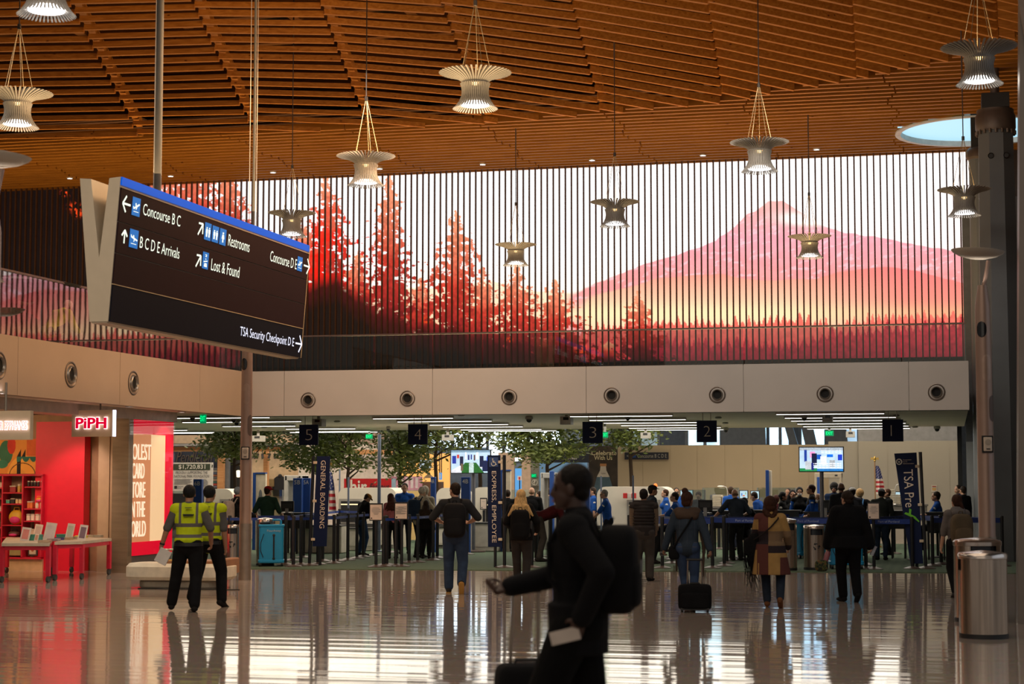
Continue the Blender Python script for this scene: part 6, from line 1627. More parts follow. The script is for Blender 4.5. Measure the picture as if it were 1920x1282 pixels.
ct(383, 437, 917, 44, 'white baggage scanner behind the two vested workers', open_=(.55, .9)); ct(634, 743, 915, 45.5, 'large white baggage scanner behind the man in the tan cap', open_=(.02, .42))
ct(818, 866, 915, 46, 'white baggage scanner behind the man with the large black backpack', open_=(.1, .5)); ct(884, 932, 914, 45.5, 'white baggage scanner left of the express banner', open_=(.5, .9)); ct(1119, 1254, 913, 45.0, 'long white baggage scanner behind the grey haired officer', open_=(.42, .88))
# low white cabinets between the posts
def cabinet(x0, x1, yt, Y, lb, mt=None, nm='machine_cabinet', cat='cabinet', d=.6):
    a, b = atY(x0, yt, Y), atY(x1, yt, Y); t = thing(nm, lb, cat, ((a.x+b.x)/2, Y, 0.012), 0)
    W = b.x-a.x
    if nm != 'machine_cabinet':
        MB().box(-W/2, W/2, 0, d, a.z-.04, a.z).build('desk_top', mt, t); MB().box(-W/2+.03, W/2-.03, .03, .06, a.z*.62, a.z-.04).build('front_panel', mt, t)
        for x in (-W/2+.04, 0, W/2-.07):
            for y in (.04, d-.08): MB().box(x, x+.04, y, y+.04, 0, a.z-.04).build('leg', mt, t)
        return t
    MB().rbox((0, d/2, a.z/2), (W, d, a.z-.02), .03).build('body', mt or mat('cabinet_white', (.55, .50, .42), .45), t)
    MB().box(-W/2, W/2, -.02, d, a.z-.03, a.z).build('top', BLACK if mt is None else mt, t)
    n = max(1, int(W/.7))
    for k in range(n): MB().box(-W/2+W*k/n+.03, -W/2+W*(k+1)/n-.03, -.008, .0, .12, a.z-.1).build('door', mat('panel_white', (.60, .55, .47), .4) if mt is None else mat('podium_door', (.02, .02, .022), .35), t)
    return t
cabinet(556, 640, 985, 41.8, 'low white cabinet behind the GENERAL BOARDING banner'); cabinet(640, 700, 990, 43.5, 'low white cabinet behind the man in the tan cap'); cabinet(880, 935, 980, 43.8, 'low white cabinet beside the 4B divider')
for (a, b, yt, Y, lb) in ((1255, 1330, 962, 41, 'black podium desk behind the woman in denim'), (1330, 1405, 958, 41.6, 'black podium desk before the masked woman'), (1405, 1500, 957, 41.8, 'black podium desk behind the patchwork coat'), (1505, 1600, 960, 41.2, 'black podium desk below the right monitor'), (1640, 1700, 958, 42, 'black podium desk right of the notice stand'), (1735, 1800, 961, 41.5, 'black podium desk of the seated officer at the right'), (522, 586, 962, 41.3, 'black podium desk beside the 5B panel')):
    cabinet(a, b, yt, Y, lb, BLACK, 'podium_desk', 'desk')
for (a, b, yt, Y, lb) in ((1268, 1428, 950, 47, 'grey search table behind the podium desks'), (1440, 1560, 949, 47.5, 'grey search table below the blue pillar'), (1650, 1740, 946, 48, 'grey search table with the stacked white trays')):
    cabinet(a, b, yt, Y, lb, mat('table_grey', (.16, .14, .12), .5), 'search_table', 'table')
def desk_monitor(x0, x1, y0, y1, Y, lb, back=True):
    a, b = atY(x0, y0, Y), atY(x1, y1, Y); c = (a.x+b.x)/2
    t = thing('computer_monitor', lb, 'monitor', (c, Y, b.z-.02), 0, 'desk monitors of the checkpoint')
    MB().rbox((c, Y, (a.z+b.z)/2), (b.x-a.x, .04, a.z-b.z), .008).build('casing', BLACK, t, world=True)
    if back:
        MB().box(c-.04, c+.04, Y-.05, Y-.02, b.z-.16, (a.z+b.z)/2).build('stand', mat('stand_grey', (.36, .35, .34), .4, .4), t, world=True)
        MB().box(c-.12, c+.12, Y-.06, Y-.02, (a.z+b.z)/2-.05, (a.z+b.z)/2+.06).build('bracket', mat('bracket_black', (.03, .03, .03), .4), t, world=True)
    else:
        MB().box(a.x+.02, b.x-.02, Y-.025, Y-.02, b.z+.02, a.z-.02).build('screen', emit('monitor_white', (.42, .60, .68), 1.0), t, world=True)
        MB().box(c-.02, c+.02, Y, Y+.03, b.z-.3, b.z).build('stand', BLACK, t, world=True)
    return t
for a in ((527, 551, 939, 959, 41.4, 'black monitor seen from behind, right of the man in the red cap'), (1309, 1336, 937, 957, 40.9, 'black monitor seen from behind, between the denim jacket and the masked woman'), (1534, 1561, 937, 958, 41, 'black monitor seen from behind, right of the post of the big monitor')): desk_monitor(*a)
for a in ((1275, 1300, 918, 931, 47.3, 'small glowing monitor behind the officers at the scanner'), (1671, 1690, 921, 932, 48.5, 'small pale monitor above the tray stack')): desk_monitor(*a, back=False)
for i, (x0, x1, y0, y1) in enumerate(((1386, 1403, 918.5, 935), (1407, 1424.5, 919.5, 936))):
    t = desk_monitor(x0, x1, y0, y1, 47.4, ('left' if i == 0 else 'right') + ' one of two x-ray image monitors before the beige partition', back=False)
    c = atY((x0+x1)/2, (y0+y1)/2, 47.37)
    for k, (dx, dz, w_, h_, cc) in enumerate(((-.05, .0, .03, .07, (.1, .2, .5)), (.0, -.03, .05, .03, (.6, .15, .05)), (.05, .03, .02, .05, (.2, .4, .15)))): MB().box(c.x+dx-w_/2, c.x+dx+w_/2, 47.36, 47.37, c.z+dz-h_/2, c.z+dz+h_/2).build('image', emit('xray_%d' % k, cc, 1), t, world=True)
# stacks of trays: every tray a thing
tray = None
def trays(px, py, n, wpx, where, Y=47.4):
    global tray
    p = atY(px, py, Y); W = wpx/F_PX*(Y*1.0)
    for k in range(n):
        loc = (p.x+.006*math.sin(k*2.1), Y+.2, p.z+k*.043)
        if tray is None:
            tray = thing('security_tray', '', 'tray', loc, 0); m = MB(); m.rbox((0, 0, .02), (1, .42, .03), .04); m.build('body', mat('tray_white', (.58, .50, .38), .5), tray)
            m = MB(); m.rbox((0, 0, .037), (1.04, .45, .012), .05); m.build('rim', mat('tray_rim', (.66, .58, .45), .5), tray); o = tray
        else: o = dup(tray, loc)
        o.scale = (W, 1, 1); o['label'] = 'white plastic security tray in the stack %s' % where; o['group'] = 'trays stacked %s' % where
trays(1344, 949.8, 7, 16, 'left of the curved desk lamp', 47.05); trays(1361, 949.8, 6, 15, 'right of the curved desk lamp', 47.05); trays(1671, 945.8, 9, 15, 'under the leaning banner, left pile', 48.05); trays(1683, 945.8, 6, 12, 'under the leaning banner, right pile', 48.05)
def desk_lamp(px, py, Y, lb, fl=1):
    p = atY(px, py, Y); t = thing('desk_lamp', lb, 'lamp', p, 0, 'slim desk lamps')
    m = MB(); m.smooth = True; m.lathe([(.07, 0), (.06, .02)], n=16); m.build('base', mat('lamp_steel', (.6, .58, .54), .3, .6), t)
    m = MB(); m.smooth = True; m.tube([(0, 0, 0), (0, 0, .42), (-fl*.03, 0, .5), (-fl*.1, 0, .53)], .010, 6); m.build('arm', MATS['lamp_steel'], t)
    m = MB(); m.smooth = True; m.ell((-fl*.17, 0, .52), (.09, .06, .022)); m.build('head', MATS['lamp_steel'], t)
desk_lamp(1364, 949.5, 47.05, 'slim silver curved lamp before the beige partition'); desk_lamp(1679, 945.6, 48.04, 'slim silver curved lamp at the tray stack under the leaning banner', -1)
# thin poles
def pole(px, yt, Y, lb, rpx=1.6, col=None):
    p = atY(px, yt, Y); t = thing('slim_pole', lb, 'pole', (p.x, Y, 0.01), 0, 'slim grey poles of the checkpoint'); r = rpx/F_PX*Y
    m = MB(); m.smooth = True; m.lathe([(r*2.4, 0), (r*2.4, .03), (r, .05), (r, p.z)], n=14); m.build('shaft', col or mat('pole_bluegrey', (.14, .17, .23), .35, .4), t)
    MB().lathe([(r*1.25, .95), (r*1.25, 1.05)], n=12).build('collar', BLACK, t)
for a in ((653.5, 895, 44.5, 'slim grey pole behind the tan capped man', 2), (711.5, 815, 43, 'taller slim grey pole rising to the low ceiling, behind the first notice stand', 3.4), (861, 893, 44, 'slim grey pole left of the 4B divider'), (1127, 893, 44, 'slim grey pole before the bottle advertisement'), (1187, 892, 42.5, 'slim grey pole left of the man in the quilted vest', 1.8), (637, 880, 47, 'slim grey pole behind the flag and banner')): pole(*a)
# flags
def flag(px, yt, yb, Y, lb, eagle=True):
    p = atY(px, yt, Y); q = atY(px, yb, Y)
    t = thing('flag', lb, 'flag', (p.x, Y, 0.01), 0)
    m = MB(); m.smooth = True; m.lathe([(.16, 0), (.14, .05), (.02, .08)], n=16); m.build('stand', mat('brass', (.5, .32, .08), .3, .8), t)
    m = MB(); m.cyl((0, 0, .05), (0, 0, p.z-.1), .016, n=8); m.build('staff', mat('staff_wood', (.25, .13, .05), .5), t)
    m = MB(); m.smooth = True; m.ell((0, 0, p.z-.09), (.03, .03, .03)); m.ell((0, 0, p.z-.03), (.03, .03, .06))
    for s in (-1, 1): m.prism([(0, -.03), (s*.05, .0), (s*.10, -.0), (s*.11, -.08), (s*.07, -.05), (s*.03, -.08)][::s], (0, .0, p.z-.0), (1, 0, 0), (0, 0, 1), (0, .012, 0))
    m.build('eagle', MATS['brass'], t)
    H = p.z-.22-q.z; m = MB(); m.smooth = True; cols = 12; rows = 26
    for j in range(rows):
        for i in range(cols):
            def P(i, j):
                u = i/cols; v = j/rows; w_ = .05+.15*v**.6
                return (.02+u*w_*1.25, .06*math.sin(u*9+v*1.5)*(.4+v)-.02, p.z-.22-v*H)
            if v_ := (j/rows) < .45: mi = 1 if not ((i*3+j*2) % 7 == 0) else 2
            else: mi = 0 if (j//2) % 2 else 2
            if i == 0 and not j % 1: mi = mi
            m.mat(mi); m.add([P(i, j), P(i+1, j), P(i+1, j+1), P(i, j+1)], [(0, 1, 2, 3)])
    m.build('cloth', [mat('flag_red', (.45, .02, .03), .7), mat('flag_blue', (.02, .03, .14), .7), mat('flag_white', (.62, .56, .5), .7)], t)
flag(1640, 858, 927, 49, 'furled flag with red and white stripes on an eagle topped staff'); flag(615, 868, 962, 44, 'furled striped flag half hidden behind the GENERAL BOARDING banner')
# glass partitions
for (x0, x1, yt, yb, Y, lb) in ((1283, 1322, 918, 960, 44, 'clear glass screen beside the seated officer'), (1420, 1492, 914, 945, 50, 'low glass screen before the beige partition'), (1318, 1385, 914, 945, 51, 'low glass screen behind the curved desk lamp'), (745, 800, 918, 985, 48.5, 'clear glass partition behind the officer in blue'), (505, 530, 918, 960, 44.5, 'clear glass partition right of the man in the red cap'), (322, 350, 920, 990, 40.5, 'clear glass case left of the vested workers'), (955, 1010, 918, 960, 47.5, 'clear glass partition behind the bald man in black')):
    a, b = atY(x0, yt, Y), atY(x1, yb, Y); t = thing('glass_partition', lb, 'glass partition', ((a.x+b.x)/2, Y, 0), 0, 'checkpoint glass partitions')
    MB().box(a.x, b.x, Y, Y+.012, .05, a.z).build('pane', glass('partition_glass', (.72, .80, .78), .12), t, world=True)
    for x in (a.x, b.x): MB().box(x-.015, x+.015, Y-.01, Y+.02, .012, a.z).build('post', mat('partition_post', (.25, .27, .27), .3, .6), t, world=True)
# beacon, seats, box
t, p = at_thing('warning_beacon', 'small glowing red beacon on the long white scanner', 'beacon', 1229, 912, 45.3); m = MB(); m.smooth = True; m.ell((0, 0, .03), (.045, .045, .05)); m.build('lens', emit('red_glow', (1, .12, .02), 3), t); MB().lathe([(.05, -.04), (.05, .0)], n=12).build('base', BLACK, t)
t, p = at_thing('red_supply_box', 'red and white box standing on the long white scanner', 'box', 1182, 929, 44.9); 
for k in range(3): MB().rbox((k*.11-.11, -.1, 0), (.10, .12, .13), .01).build('carton', mat('carton_%d' % (k % 2), (.5, .02, .02) if k % 2 == 0 else (.6, .5, .45), .5), t)
t = thing('backpack', 'dark backpack standing on the carpet behind the queue posts', 'bag', gnd(697, 1023)); t.location.z = .012; m = MB(); m.smooth = True; m.rbox((0, 0, .3), (.36, .25, .58), .1, seg=5); m.build('body', BLACK, t); m = MB(); m.smooth = True; m.tube([(-.08, -.1, .56), (-.07, -.1, .66), (.07, -.1, .66), (.08, -.1, .56)], .015, 6); m.build('handle', BLACK, t)
# ================================================================== people
PENDING = []
def superell(m, c, r, e=.35, n=28, k=18, M=None):
    def f(v, p): return math.copysign(abs(v)**p, v)
    vs = []; fs = []
    for j in range(k+1):
        ph = -PI/2+PI*j/k
        for i in range(n):
            th = 2*PI*i/n; cp = f(math.cos(ph), e)
            vs.append((c[0]+r[0]*cp*f(math.cos(th), e), c[1]+r[1]*cp*f(math.sin(th), e), c[2]+r[2]*f(math.sin(ph), e)))
    for j in range(k):
        for i in range(n): fs.append((j*n+i, j*n+(i+1) % n, (j+1)*n+(i+1) % n, (j+1)*n+i))
    s_ = m.smooth; m.smooth = True; m.add(vs, fs, M); m.smooth = s_; return m
def remesh_obj(mb, name, m_, parent, vox, smooth=3):
    o = mb.build(name, m_, parent)
    r = o.modifiers.new('r', 'REMESH'); r.mode = 'VOXEL'; r.voxel_size = vox; r.use_smooth_shade = True
    if smooth: sm = o.modifiers.new('s', 'SMOOTH'); sm.factor = .5; sm.iterations = smooth
    PENDING.append(o); return o
def finish_people():
    for o in PENDING: pass
    dg = bpy.context.evaluated_depsgraph_get()
    for o in PENDING:
        me = bpy.data.meshes.new_from_object(o.evaluated_get(dg)); me.name = o.name
        ms = [m for m in o.data.materials]
        o.modifiers.clear(); o.data = me
        if not me.materials:
            for m in ms: me.materials.append(m)
    PENDING.clear()
def rects(name, base, rs, rough=.8, absx=False, bump=.15, var=.12):
    """cloth whose woven or printed blocks are rectangles in the garment's own x and z"""
    if name in MATS: return MATS[name]
    m = mat(name, base, rough, var=var, scale=9, bump=bump, bscale=35, spec=.15); nt = m.node_tree; n, l = nt.nodes, nt.links
    b = n['Principled BSDF']; src = b.inputs['Base Color'].links[0].from_socket
    tc = n.new('ShaderNodeTexCoord'); sp = n.new('ShaderNodeSeparateXYZ'); l.new(tc.outputs['Object'], sp.inputs[0])
    def mth(op, a, v):
        q = n.new('ShaderNodeMath'); q.operation = op
        l.new(a, q.inputs[0])
        if isinstance(v, (int, float)): q.inputs[1].default_value = v
        else: l.new(v, q.inputs[1])
        return q.outputs[0]
    X = mth('ABSOLUTE', sp.outputs[0], 0) if absx else sp.outputs[0]; Z = sp.outputs[2]
    for (x0, x1, z0, z1, c) in rs:
        k = mth('MULTIPLY', mth('MULTIPLY', mth('GREATER_THAN', X, x0), mth('LESS_THAN', X, x1)), mth('MULTIPLY', mth('GREATER_THAN', Z, z0), mth('LESS_THAN', Z, z1)))
        mx = n.new('ShaderNodeMixRGB'); l.new(k, mx.inputs[0]); l.new(src, mx.inputs[1]); mx.inputs[2].default_value = c4(c); src = mx.outputs[0]
    l.new(src, b.inputs['Base Color']); return m
def plaid(name, c1, c2, s=14):
    if name in MATS: return MATS[name]
    m, n, l, b = _new(name); tc = n.new('ShaderNodeTexCoord'); w = []
    for d in ('X', 'Z'):
        wv = n.new('ShaderNodeTexWave'); wv.bands_direction = d; wv.inputs['Scale'].default_value = s; l.new(tc.outputs['Object'], wv.inputs[0]); w.append(wv)
    mx = n.new('ShaderNodeMath'); mx.operation = 'ADD'; l.new(w[0].outputs['Fac'], mx.inputs[0]); l.new(w[1].outputs['Fac'], mx.inputs[1])
    rp = n.new('ShaderNodeValToRGB'); rp.color_ramp.elements[0].position = .35; rp.color_ramp.elements[1].position = 1.0
    rp.color_ramp.elements[0].color = c4(c1); rp.color_ramp.elements[1].color = c4(c2)
    hf = n.new('ShaderNodeMath'); hf.operation = 'MULTIPLY'; hf.inputs[1].default_value = .6; l.new(mx.outputs[0], hf.inputs[0]); l.new(hf.outputs[0], rp.inputs[0]); l.new(rp.outputs[0], b.inputs['Base Color']); b.inputs['Roughness'].default_value = .85
    MATS[name] = m; return m
def cloth(col, rough=.85):
    if not isinstance(col, (tuple, list)): return col
    return mat('cloth_%02d_%02d_%02d' % tuple(int(c*250) for c in col), col, rough, var=.18, scale=7, bump=.25, bscale=14, spec=.12)
def skin(c): return mat('skin_%02d' % int(c[0]*100), c, .5, var=.06, scale=12)
SK_L, SK_M, SK_D, SK_T = (.50, .27, .17), (.34, .16, .09), (.05, .022, .014), (.22, .10, .055)
def ik(a, t, l1, l2, hint):
    d = t-a; L = d.length; L2 = min(max(L, abs(l1-l2)*1.05), (l1+l2)*.998); d = d.normalized(); t2 = a+d*L2
    k = (l1*l1-l2*l2+L2*L2)/(2*L2); h = math.sqrt(max(l1*l1-k*k, 0)); n_ = (hint-d*hint.dot(d)); n_ = n_.normalized() if n_.length > 1e-4 else d.orthogonal().normalized()
    return a+d*k+n_*h, t2
V = Vector
class Body:
    def __init__(s, H=1.72, lean=0, twist=0, hipz=None, lf=None, rf=None, lh=None, rh=None, head=(0, 0), w=1., lhint=None, rhint=None, side=0, female=False):
        k = H/1.75; s.k = k; s.w = w; s.fem = female
        hz = (.93 if hipz is None else hipz/k)
        P = lambda x, y, z: V((x*k, y*k, z*k))
        s.pel = P(0, 0, hz)
        U = Matrix.Rotation(R(-lean), 4, 'X') @ Matrix.Rotation(R(twist), 4, 'Z') @ Matrix.Rotation(R(side), 4, 'Y')
        s.U = U
        up = lambda x, y, z: s.pel + (U @ P(x, y, z))
        s.up = up
        s.abd = up(0, .005, .12); s.chest = up(0, .0, .33); s.neck0 = up(0, -.015, .50); s.neck1 = up(0, .012, .60)
        sw = .17 if not female else .15
        s.sh = {-1: up(-sw*w, -.005, .475), 1: up(sw*w, -.005, .475)}
        HR = U @ Matrix.Rotation(R(head[0]), 4, 'Z') @ Matrix.Rotation(R(-head[1]), 4, 'X')
        if lean > 25: HR = Matrix.Rotation(R(head[0]), 4, 'Z') @ Matrix.Rotation(R(-head[1]), 4, 'X')
        s.HR = HR; s.hc = s.neck1 + (HR @ P(0, .018, .085))
        hipw = .088 if not female else .092
        s.hip = {-1: s.pel+P(-hipw, 0, -.01), 1: s.pel+P(hipw, 0, -.01)}
        s.knee = {}; s.ank = {}; s.fp = {}
        for sd, f in ((-1, lf), (1, rf)):
            f = f or (sd*.10, 0, .085, 0, 0)
            f = tuple(f)+(0,)*(5-len(f))
            t = P(f[0], f[1], f[2]); kn, an = ik(s.hip[sd], t, .435*k, .425*k, V((sd*.12, 1, .05)))
            s.knee[sd], s.ank[sd] = kn, an; s.fp[sd] = (f[3], f[4])
        s.elb = {}; s.wr = {}
        for sd, h, hn in ((-1, lh, lhint), (1, rh, rhint)):
            h = h or (sd*.26*w, .03, .80)
            t = P(*h[:3]); hint = V(hn) if hn else V((sd*.5, -1, -.1))
            e, wv = ik(s.sh[sd], t, .285*k, .255*k, hint); s.elb[sd], s.wr[sd] = e, wv
    def torso(s, m, g=0., w2=1., hem=None):
        k, w = s.k, s.w
        Ur = s.U.to_3x3().to_4x4()
        yd = s.U.to_3x3() @ V((0, 1, 0))
        m.ell(s.pel+V((0, -.01*k, .0)), ((.158*w+g)*k*w2, (.112*w+g)*k, (.12+g)*k))
        m.caps(s.pel, s.chest, (.128*w+g)*k*w2, (.142*w+g)*k, .74, yd)
        m.ell(s.chest, ((.162*w+g)*k, (.108*w+g)*k, (.19+g)*k), M=Ur)
        m.caps(s.sh[-1], s.sh[1], (.060+g*.8)*k, (.060+g*.8)*k)
        m.caps(s.neck0, s.sh[-1], (.062+g*.6)*k, (.055+g*.6)*k); m.caps(s.neck0, s.sh[1], (.062+g*.6)*k, (.055+g*.6)*k)
        if s.fem: 
            for sd in (-1, 1): m.ell(s.up(sd*.07, .085, .34), (.065*k+g, .06*k+g, .065*k+g))
    def arms(s, m, g=0., upto=1., flare=1.):
        k = s.k; w = .5+.5*s.w
        for sd in (-1, 1):
            m.caps(s.sh[sd], s.elb[sd], (.054*w+g)*k, (.043*w+g)*k)
            if upto > .5:
                q = s.elb[sd].lerp(s.wr[sd], min(1, (upto-.5)*2))
                m.caps(s.elb[sd], q, (.042*w+g)*k, (.030*w+g*flare)*k)
    def legs(s, m, g=0., upto=1., st=1.):
        k = s.k; w = .5+.5*s.w
        for sd in (-1, 1):
            m.caps(s.hip[sd], s.knee[sd], (.090*w+g)*k, (.060*w+g*st)*k)
            q = s.knee[sd].lerp(s.ank[sd], upto)
            m.caps(s.knee[sd], q, (.058*w+g*st)*k, (.040*w+g*st*1.3)*k)
            if upto >= .9: m.caps(s.knee[sd].lerp(s.ank[sd], .25)+V((0, -.015*k, 0)), s.knee[sd].lerp(s.ank[sd], .5)+V((0, -.012*k, 0)), (.05*w+g*st)*k, (.046*w+g*st)*k)
    def footdirs(s, sd):
        p, yw = s.fp[sd]; M = Matrix.Rotation(R(yw), 3, 'Z') @ Matrix.Rotation(R(-p), 3, 'X')
        return M @ V((0, 1, 0)), M @ V((0, 0, -1))
    def feet(s, m, g=0., sole=True, heel=0.):
        k = s.k
        for sd in (-1, 1):
            f, dn = s.footdirs(sd); a = s.ank[sd]
            m.caps(a, a+dn*.02*k, (.040+g)*k, (.042+g)*k)
            m.caps(a+dn*.045*k-f*.035*k, a+dn*.052*k+f*.10*k, (.036+g)*k, (.034+g)*k); m.caps(a+dn*.05*k+f*.08*k, a+dn*.058*k+f*.155*k, (.038+g)*k, (.028+g)*k, .8, dn)
            m.caps(a+dn*.02*k, a+dn*.045*k+f*.08*k, (.038+g)*k, (.03+g)*k)
    def hand(s, m, sd, curl=35, grip=None):
        k = s.k; w_ = s.wr[sd]; d = (w_-s.elb[sd]).normalized()
        side = V((0, 1, 0)) - d*d.y
        if side.length < .3: side = V((sd, 0, 0))*-1 - d*(-sd*d.x)
        side.normalize(); n_ = d.cross(side)*(-sd if True else 1)     # palm faces the body
        pc = w_+d*.045*k
        m.caps(w_, w_+d*.03*k, .026*k, .030*k); 
        for q in (-1, 0, 1): m.caps(w_+d*.02*k+side*q*.016*k, w_+d*.085*k+side*q*.024*k, .016*k, .015*k)
        for i, (o, L) in enumerate(((.033, .072), (.011, .080), (-.011, .075), (-.032, .058))):
            p = w_+d*.088*k+side*o*k; a = R(curl*(.6+.12*i)); dd = d
            for j, f in enumerate((.45, .32, .23)):
                dd = (dd*math.cos(a)+n_*math.sin(a)).normalized(); m2 = d.cross(side)*(-sd); 
                q = p+dd*L*f*k; m.caps(p, q, .0092*k, .0082*k, m=3, n=8); p = q
                n_l = (side.cross(dd)); 
                if n_l.dot(n_) < 0: n_l = -n_l
                n_ = n_l
            n_ = d.cross(side)*(-sd)
        p = w_+d*.03*k+side*.030*k; q = p+(d*.6+side*.75+n_*.35).normalized()*.04*k; m.caps(p, q, .013*k, .011*k, m=3, n=8); m.caps(q, q+(d*.9+side*.1+n_*.45).normalized()*.035*k, .011*k, .009*k, m=3, n=8)
    def head(s, m):
        k = s.k; M = Matrix.Translation(s.hc) @ s.HR.to_3x3().to_4x4(); c = lambda x, y, z: M @ V((x*k, y*k, z*k)); HRr = s.HR.to_3x3().to_4x4()
        m.caps(s.neck0, c(0, -.025, -.06), .056*k*(1 if not s.fem else .86), .052*k*(1 if not s.fem else .86))
        m.ell(c(0, -.012, .022), (.074*k, .094*k, .092*k), M=HRr); m.ell(c(0, .022, -.042), (.058*k, .066*k, .070*k), M=HRr)
        m.ell(c(0, .060, -.088), (.024*k, .022*k, .020*k), M=HRr)
        m.caps(c(0, .082, .002), c(0, .094, -.034), .009*k, .013*k, m=3, n=8)
        m.caps(c(-.035, .072, .018), c(.035, .072, .018), .012*k, .012*k, m=3, n=8)
        m.caps(c(-.018, .078, -.064), c(.018, .078, -.064), .010*k, .010*k, m=3, n=8)
        for sd in (-1, 1): m.ell(c(sd*.077, -.008, -.012), (.010*k, .020*k, .032*k), M=HRr)
        s.hM = M
        s.hp = lambda x, y, z: M @ V((x*k, y*k, z*k)); s.HRr = HRr
    def hcap(s, m, g=.012, back=.02, low=-.05, cut=.0):
        k = s.k; m.ell(s.hp(0, -.022-back*.3, .034), ((.076+g)*k, (.088+g)*k, (.086+g)*k), M=s.HRr); m.ell(s.hp(0, -.055, low+.02), ((.062+g)*k, (.045+g)*k, (.07)*k), M=s.HRr)
def person(lb, px, py, face=0., H=1.72, body=None, sk=SK_L, top=None, top_len=1., top_t=.018, hem=None, trousers=(.02, .02, .03), tr_t=.012, shoes=(.015, .013, .012), hair=None, hairc=(.02, .012, .008), D=None, vox=.010, group=None, extra=None, sleeve=None, curl=35, shirt=None, z0=None, tr_st=1.):
    if D is None: p = gnd(px, py)
    else: p = O+ray(px, 902)*D
    zz = FLZ(p) if z0 is None else z0
    t = thing('person', lb, 'person', (p.x, p.y, zz), YAW+R(face), group)
    b = Body(H=H, **(body or {})); b.t = t; k = b.k
    m = MB(); b.torso(m); b.arms(m); b.legs(m); b.feet(m); b.head(m)
    for sd in (-1, 1): b.hand(m, sd, curl)
    remesh_obj(m, 'body', skin(sk), t, vox, 2)
    cv = vox*1.25
    if top is not None:
        m = MB(); b.torso(m, top_t)
        if sleeve is None: b.arms(m, top_t*.8, top_len)
        if hem:                                   # (z, half width, half depth)
            hz, hw, hd = hem; n = 24; vs = []
            for j, tt in enumerate((0, .35, .7, 1)):
                z = b.pel.z+.1*k+(hz-b.pel.z-.1*k)*tt; ww = (.165*b.w+top_t)*k*(1-tt)+hw*tt; dd = (.125*b.w+top_t)*k*(1-tt)+hd*tt
                for i in range(n):
                    a = 2*PI*i/n; rp = 1+.045*math.sin(5*a+1)*tt
                    vs.append((b.pel.x+ww*rp*math.cos(a), b.pel.y-.01+dd*rp*math.sin(a), z))
            m.add(vs, [(j*n+i, j*n+(i+1) % n, (j+1)*n+(i+1) % n, (j+1)*n+i) for j in range(3) for i in range(n)]+[tuple(range(n))[::-1], tuple(range(3*n, 4*n))])
        m.caps(b.neck0, b.neck0.lerp(b.neck1, .35), .062*k+top_t*.6, .060*k+top_t*.5)
        o = remesh_obj(m, 'jacket' if top_len > .8 else 'shirt', cloth(top), t, cv, 3)
    if sleeve is not None:
        m = MB(); b.arms(m, top_t*.7, top_len); m.caps(b.sh[-1], b.sh[1], .058*k+top_t*.5, .058*k+top_t*.5); remesh_obj(m, 'sleeves', cloth(sleeve), t, cv, 2)
    if trousers is not None:
        m = MB(); m.ell(b.pel+V((0, -.015*k, -.01*k)), ((.160*b.w+tr_t)*k, (.118*b.w+tr_t)*k, (.125+tr_t)*k))
        for sd in (-1, 1): m.ell(b.hip[sd]+V((sd*-.01*k, -.045*k, -.0)), ((.085*b.w+tr_t)*k, (.085*b.w+tr_t)*k, (.095+tr_t)*k))
        b.legs(m, tr_t, .96, tr_st); remesh_obj(m, 'trousers', cloth(trousers), t, cv, 3)
    if shoes is not None:
        for sd in (-1, 1):
            m = MB(); f, dn = b.footdirs(sd); a = b.ank[sd]; g = .010
            m.caps(a+dn*.01*k, a+dn*.03*k, (.044)*k, (.046)*k); m.caps(a+dn*.045*k-f*.04*k, a+dn*.052*k+f*.10*k, .046*k, .044*k, .9, dn); m.caps(a+dn*.05*k+f*.08*k, a+dn*.056*k+f*.165*k, .046*k, .036*k, .75, dn)
            m.caps(a, a+dn*.045*k+f*.08*k, .046*k, .04*k)
            o = remesh_obj(m, 'shoe', cloth(shoes), t, cv*.8, 2)
    if hair:
        m = MB(); hp = b.hp
        if hair in ('short', 'bald'):
            if hair == 'short': b.hcap(m, .008, low=-.035)
            else: m.ell(hp(0, -.05, -.02), (.078*k, .055*k, .045*k), M=b.HRr)
        elif hair == 'beanie': b.hcap(m, .014, low=-.01)
        elif hair == 'long':
            b.hcap(m, .016, low=-.05)
            m.caps(hp(0, -.07, -.02), b.up(0, -.11, .40), .085*k, .105*k, .55, (0, 1, 0)); m.caps(hp(-.06, -.05, -.04), b.up(-.10, -.10, .36), .05*k, .05*k, .7, (0, 1, 0)); m.caps(hp(.06, -.05, -.04), b.up(.10, -.10, .36), .05*k, .05*k, .7, (0, 1, 0))
            for q in range(9): m.caps(b.up(-.11+q*.0275, -.11, .50), b.up(-.22+q*.055, -.13, .34-.04*(q % 2)), .050*k, .018*k, .6, (0, 1, 0))
        elif hair == 'curly':
            rr = random.Random(int(px)); b.hcap(m, .03, low=-.06)
            for q in range(60):
                a, e = rr.uniform(PI, 2*PI), rr.uniform(-1.6, 1.2); m.ell(hp(.095*math.cos(a)*math.cos(e*.7), .03+.105*math.sin(a)*math.cos(e*.6), -.05+.12*math.sin(e)-.05*abs(math.cos(a))*0), (.034*k,)*3)
            for q in range(26): m.ell(hp(rr.uniform(-.10, .10), rr.uniform(-.11, -.03), rr.uniform(-.20, -.08)), (.036*k,)*3)
        elif hair == 'bun':
            b.hcap(m, .014, low=-.06); m.ell(hp(-.015, -.06, .135), (.050*k, .050*k, .046*k)); m.caps(hp(0, -.03, .08), hp(-.01, -.05, .13), .03*k, .03*k)
        elif hair == 'lowbun':
            b.hcap(m, .014, low=-.05); m.ell(hp(.01, -.105, .02), (.050*k, .045*k, .045*k))
        elif hair == 'pony':
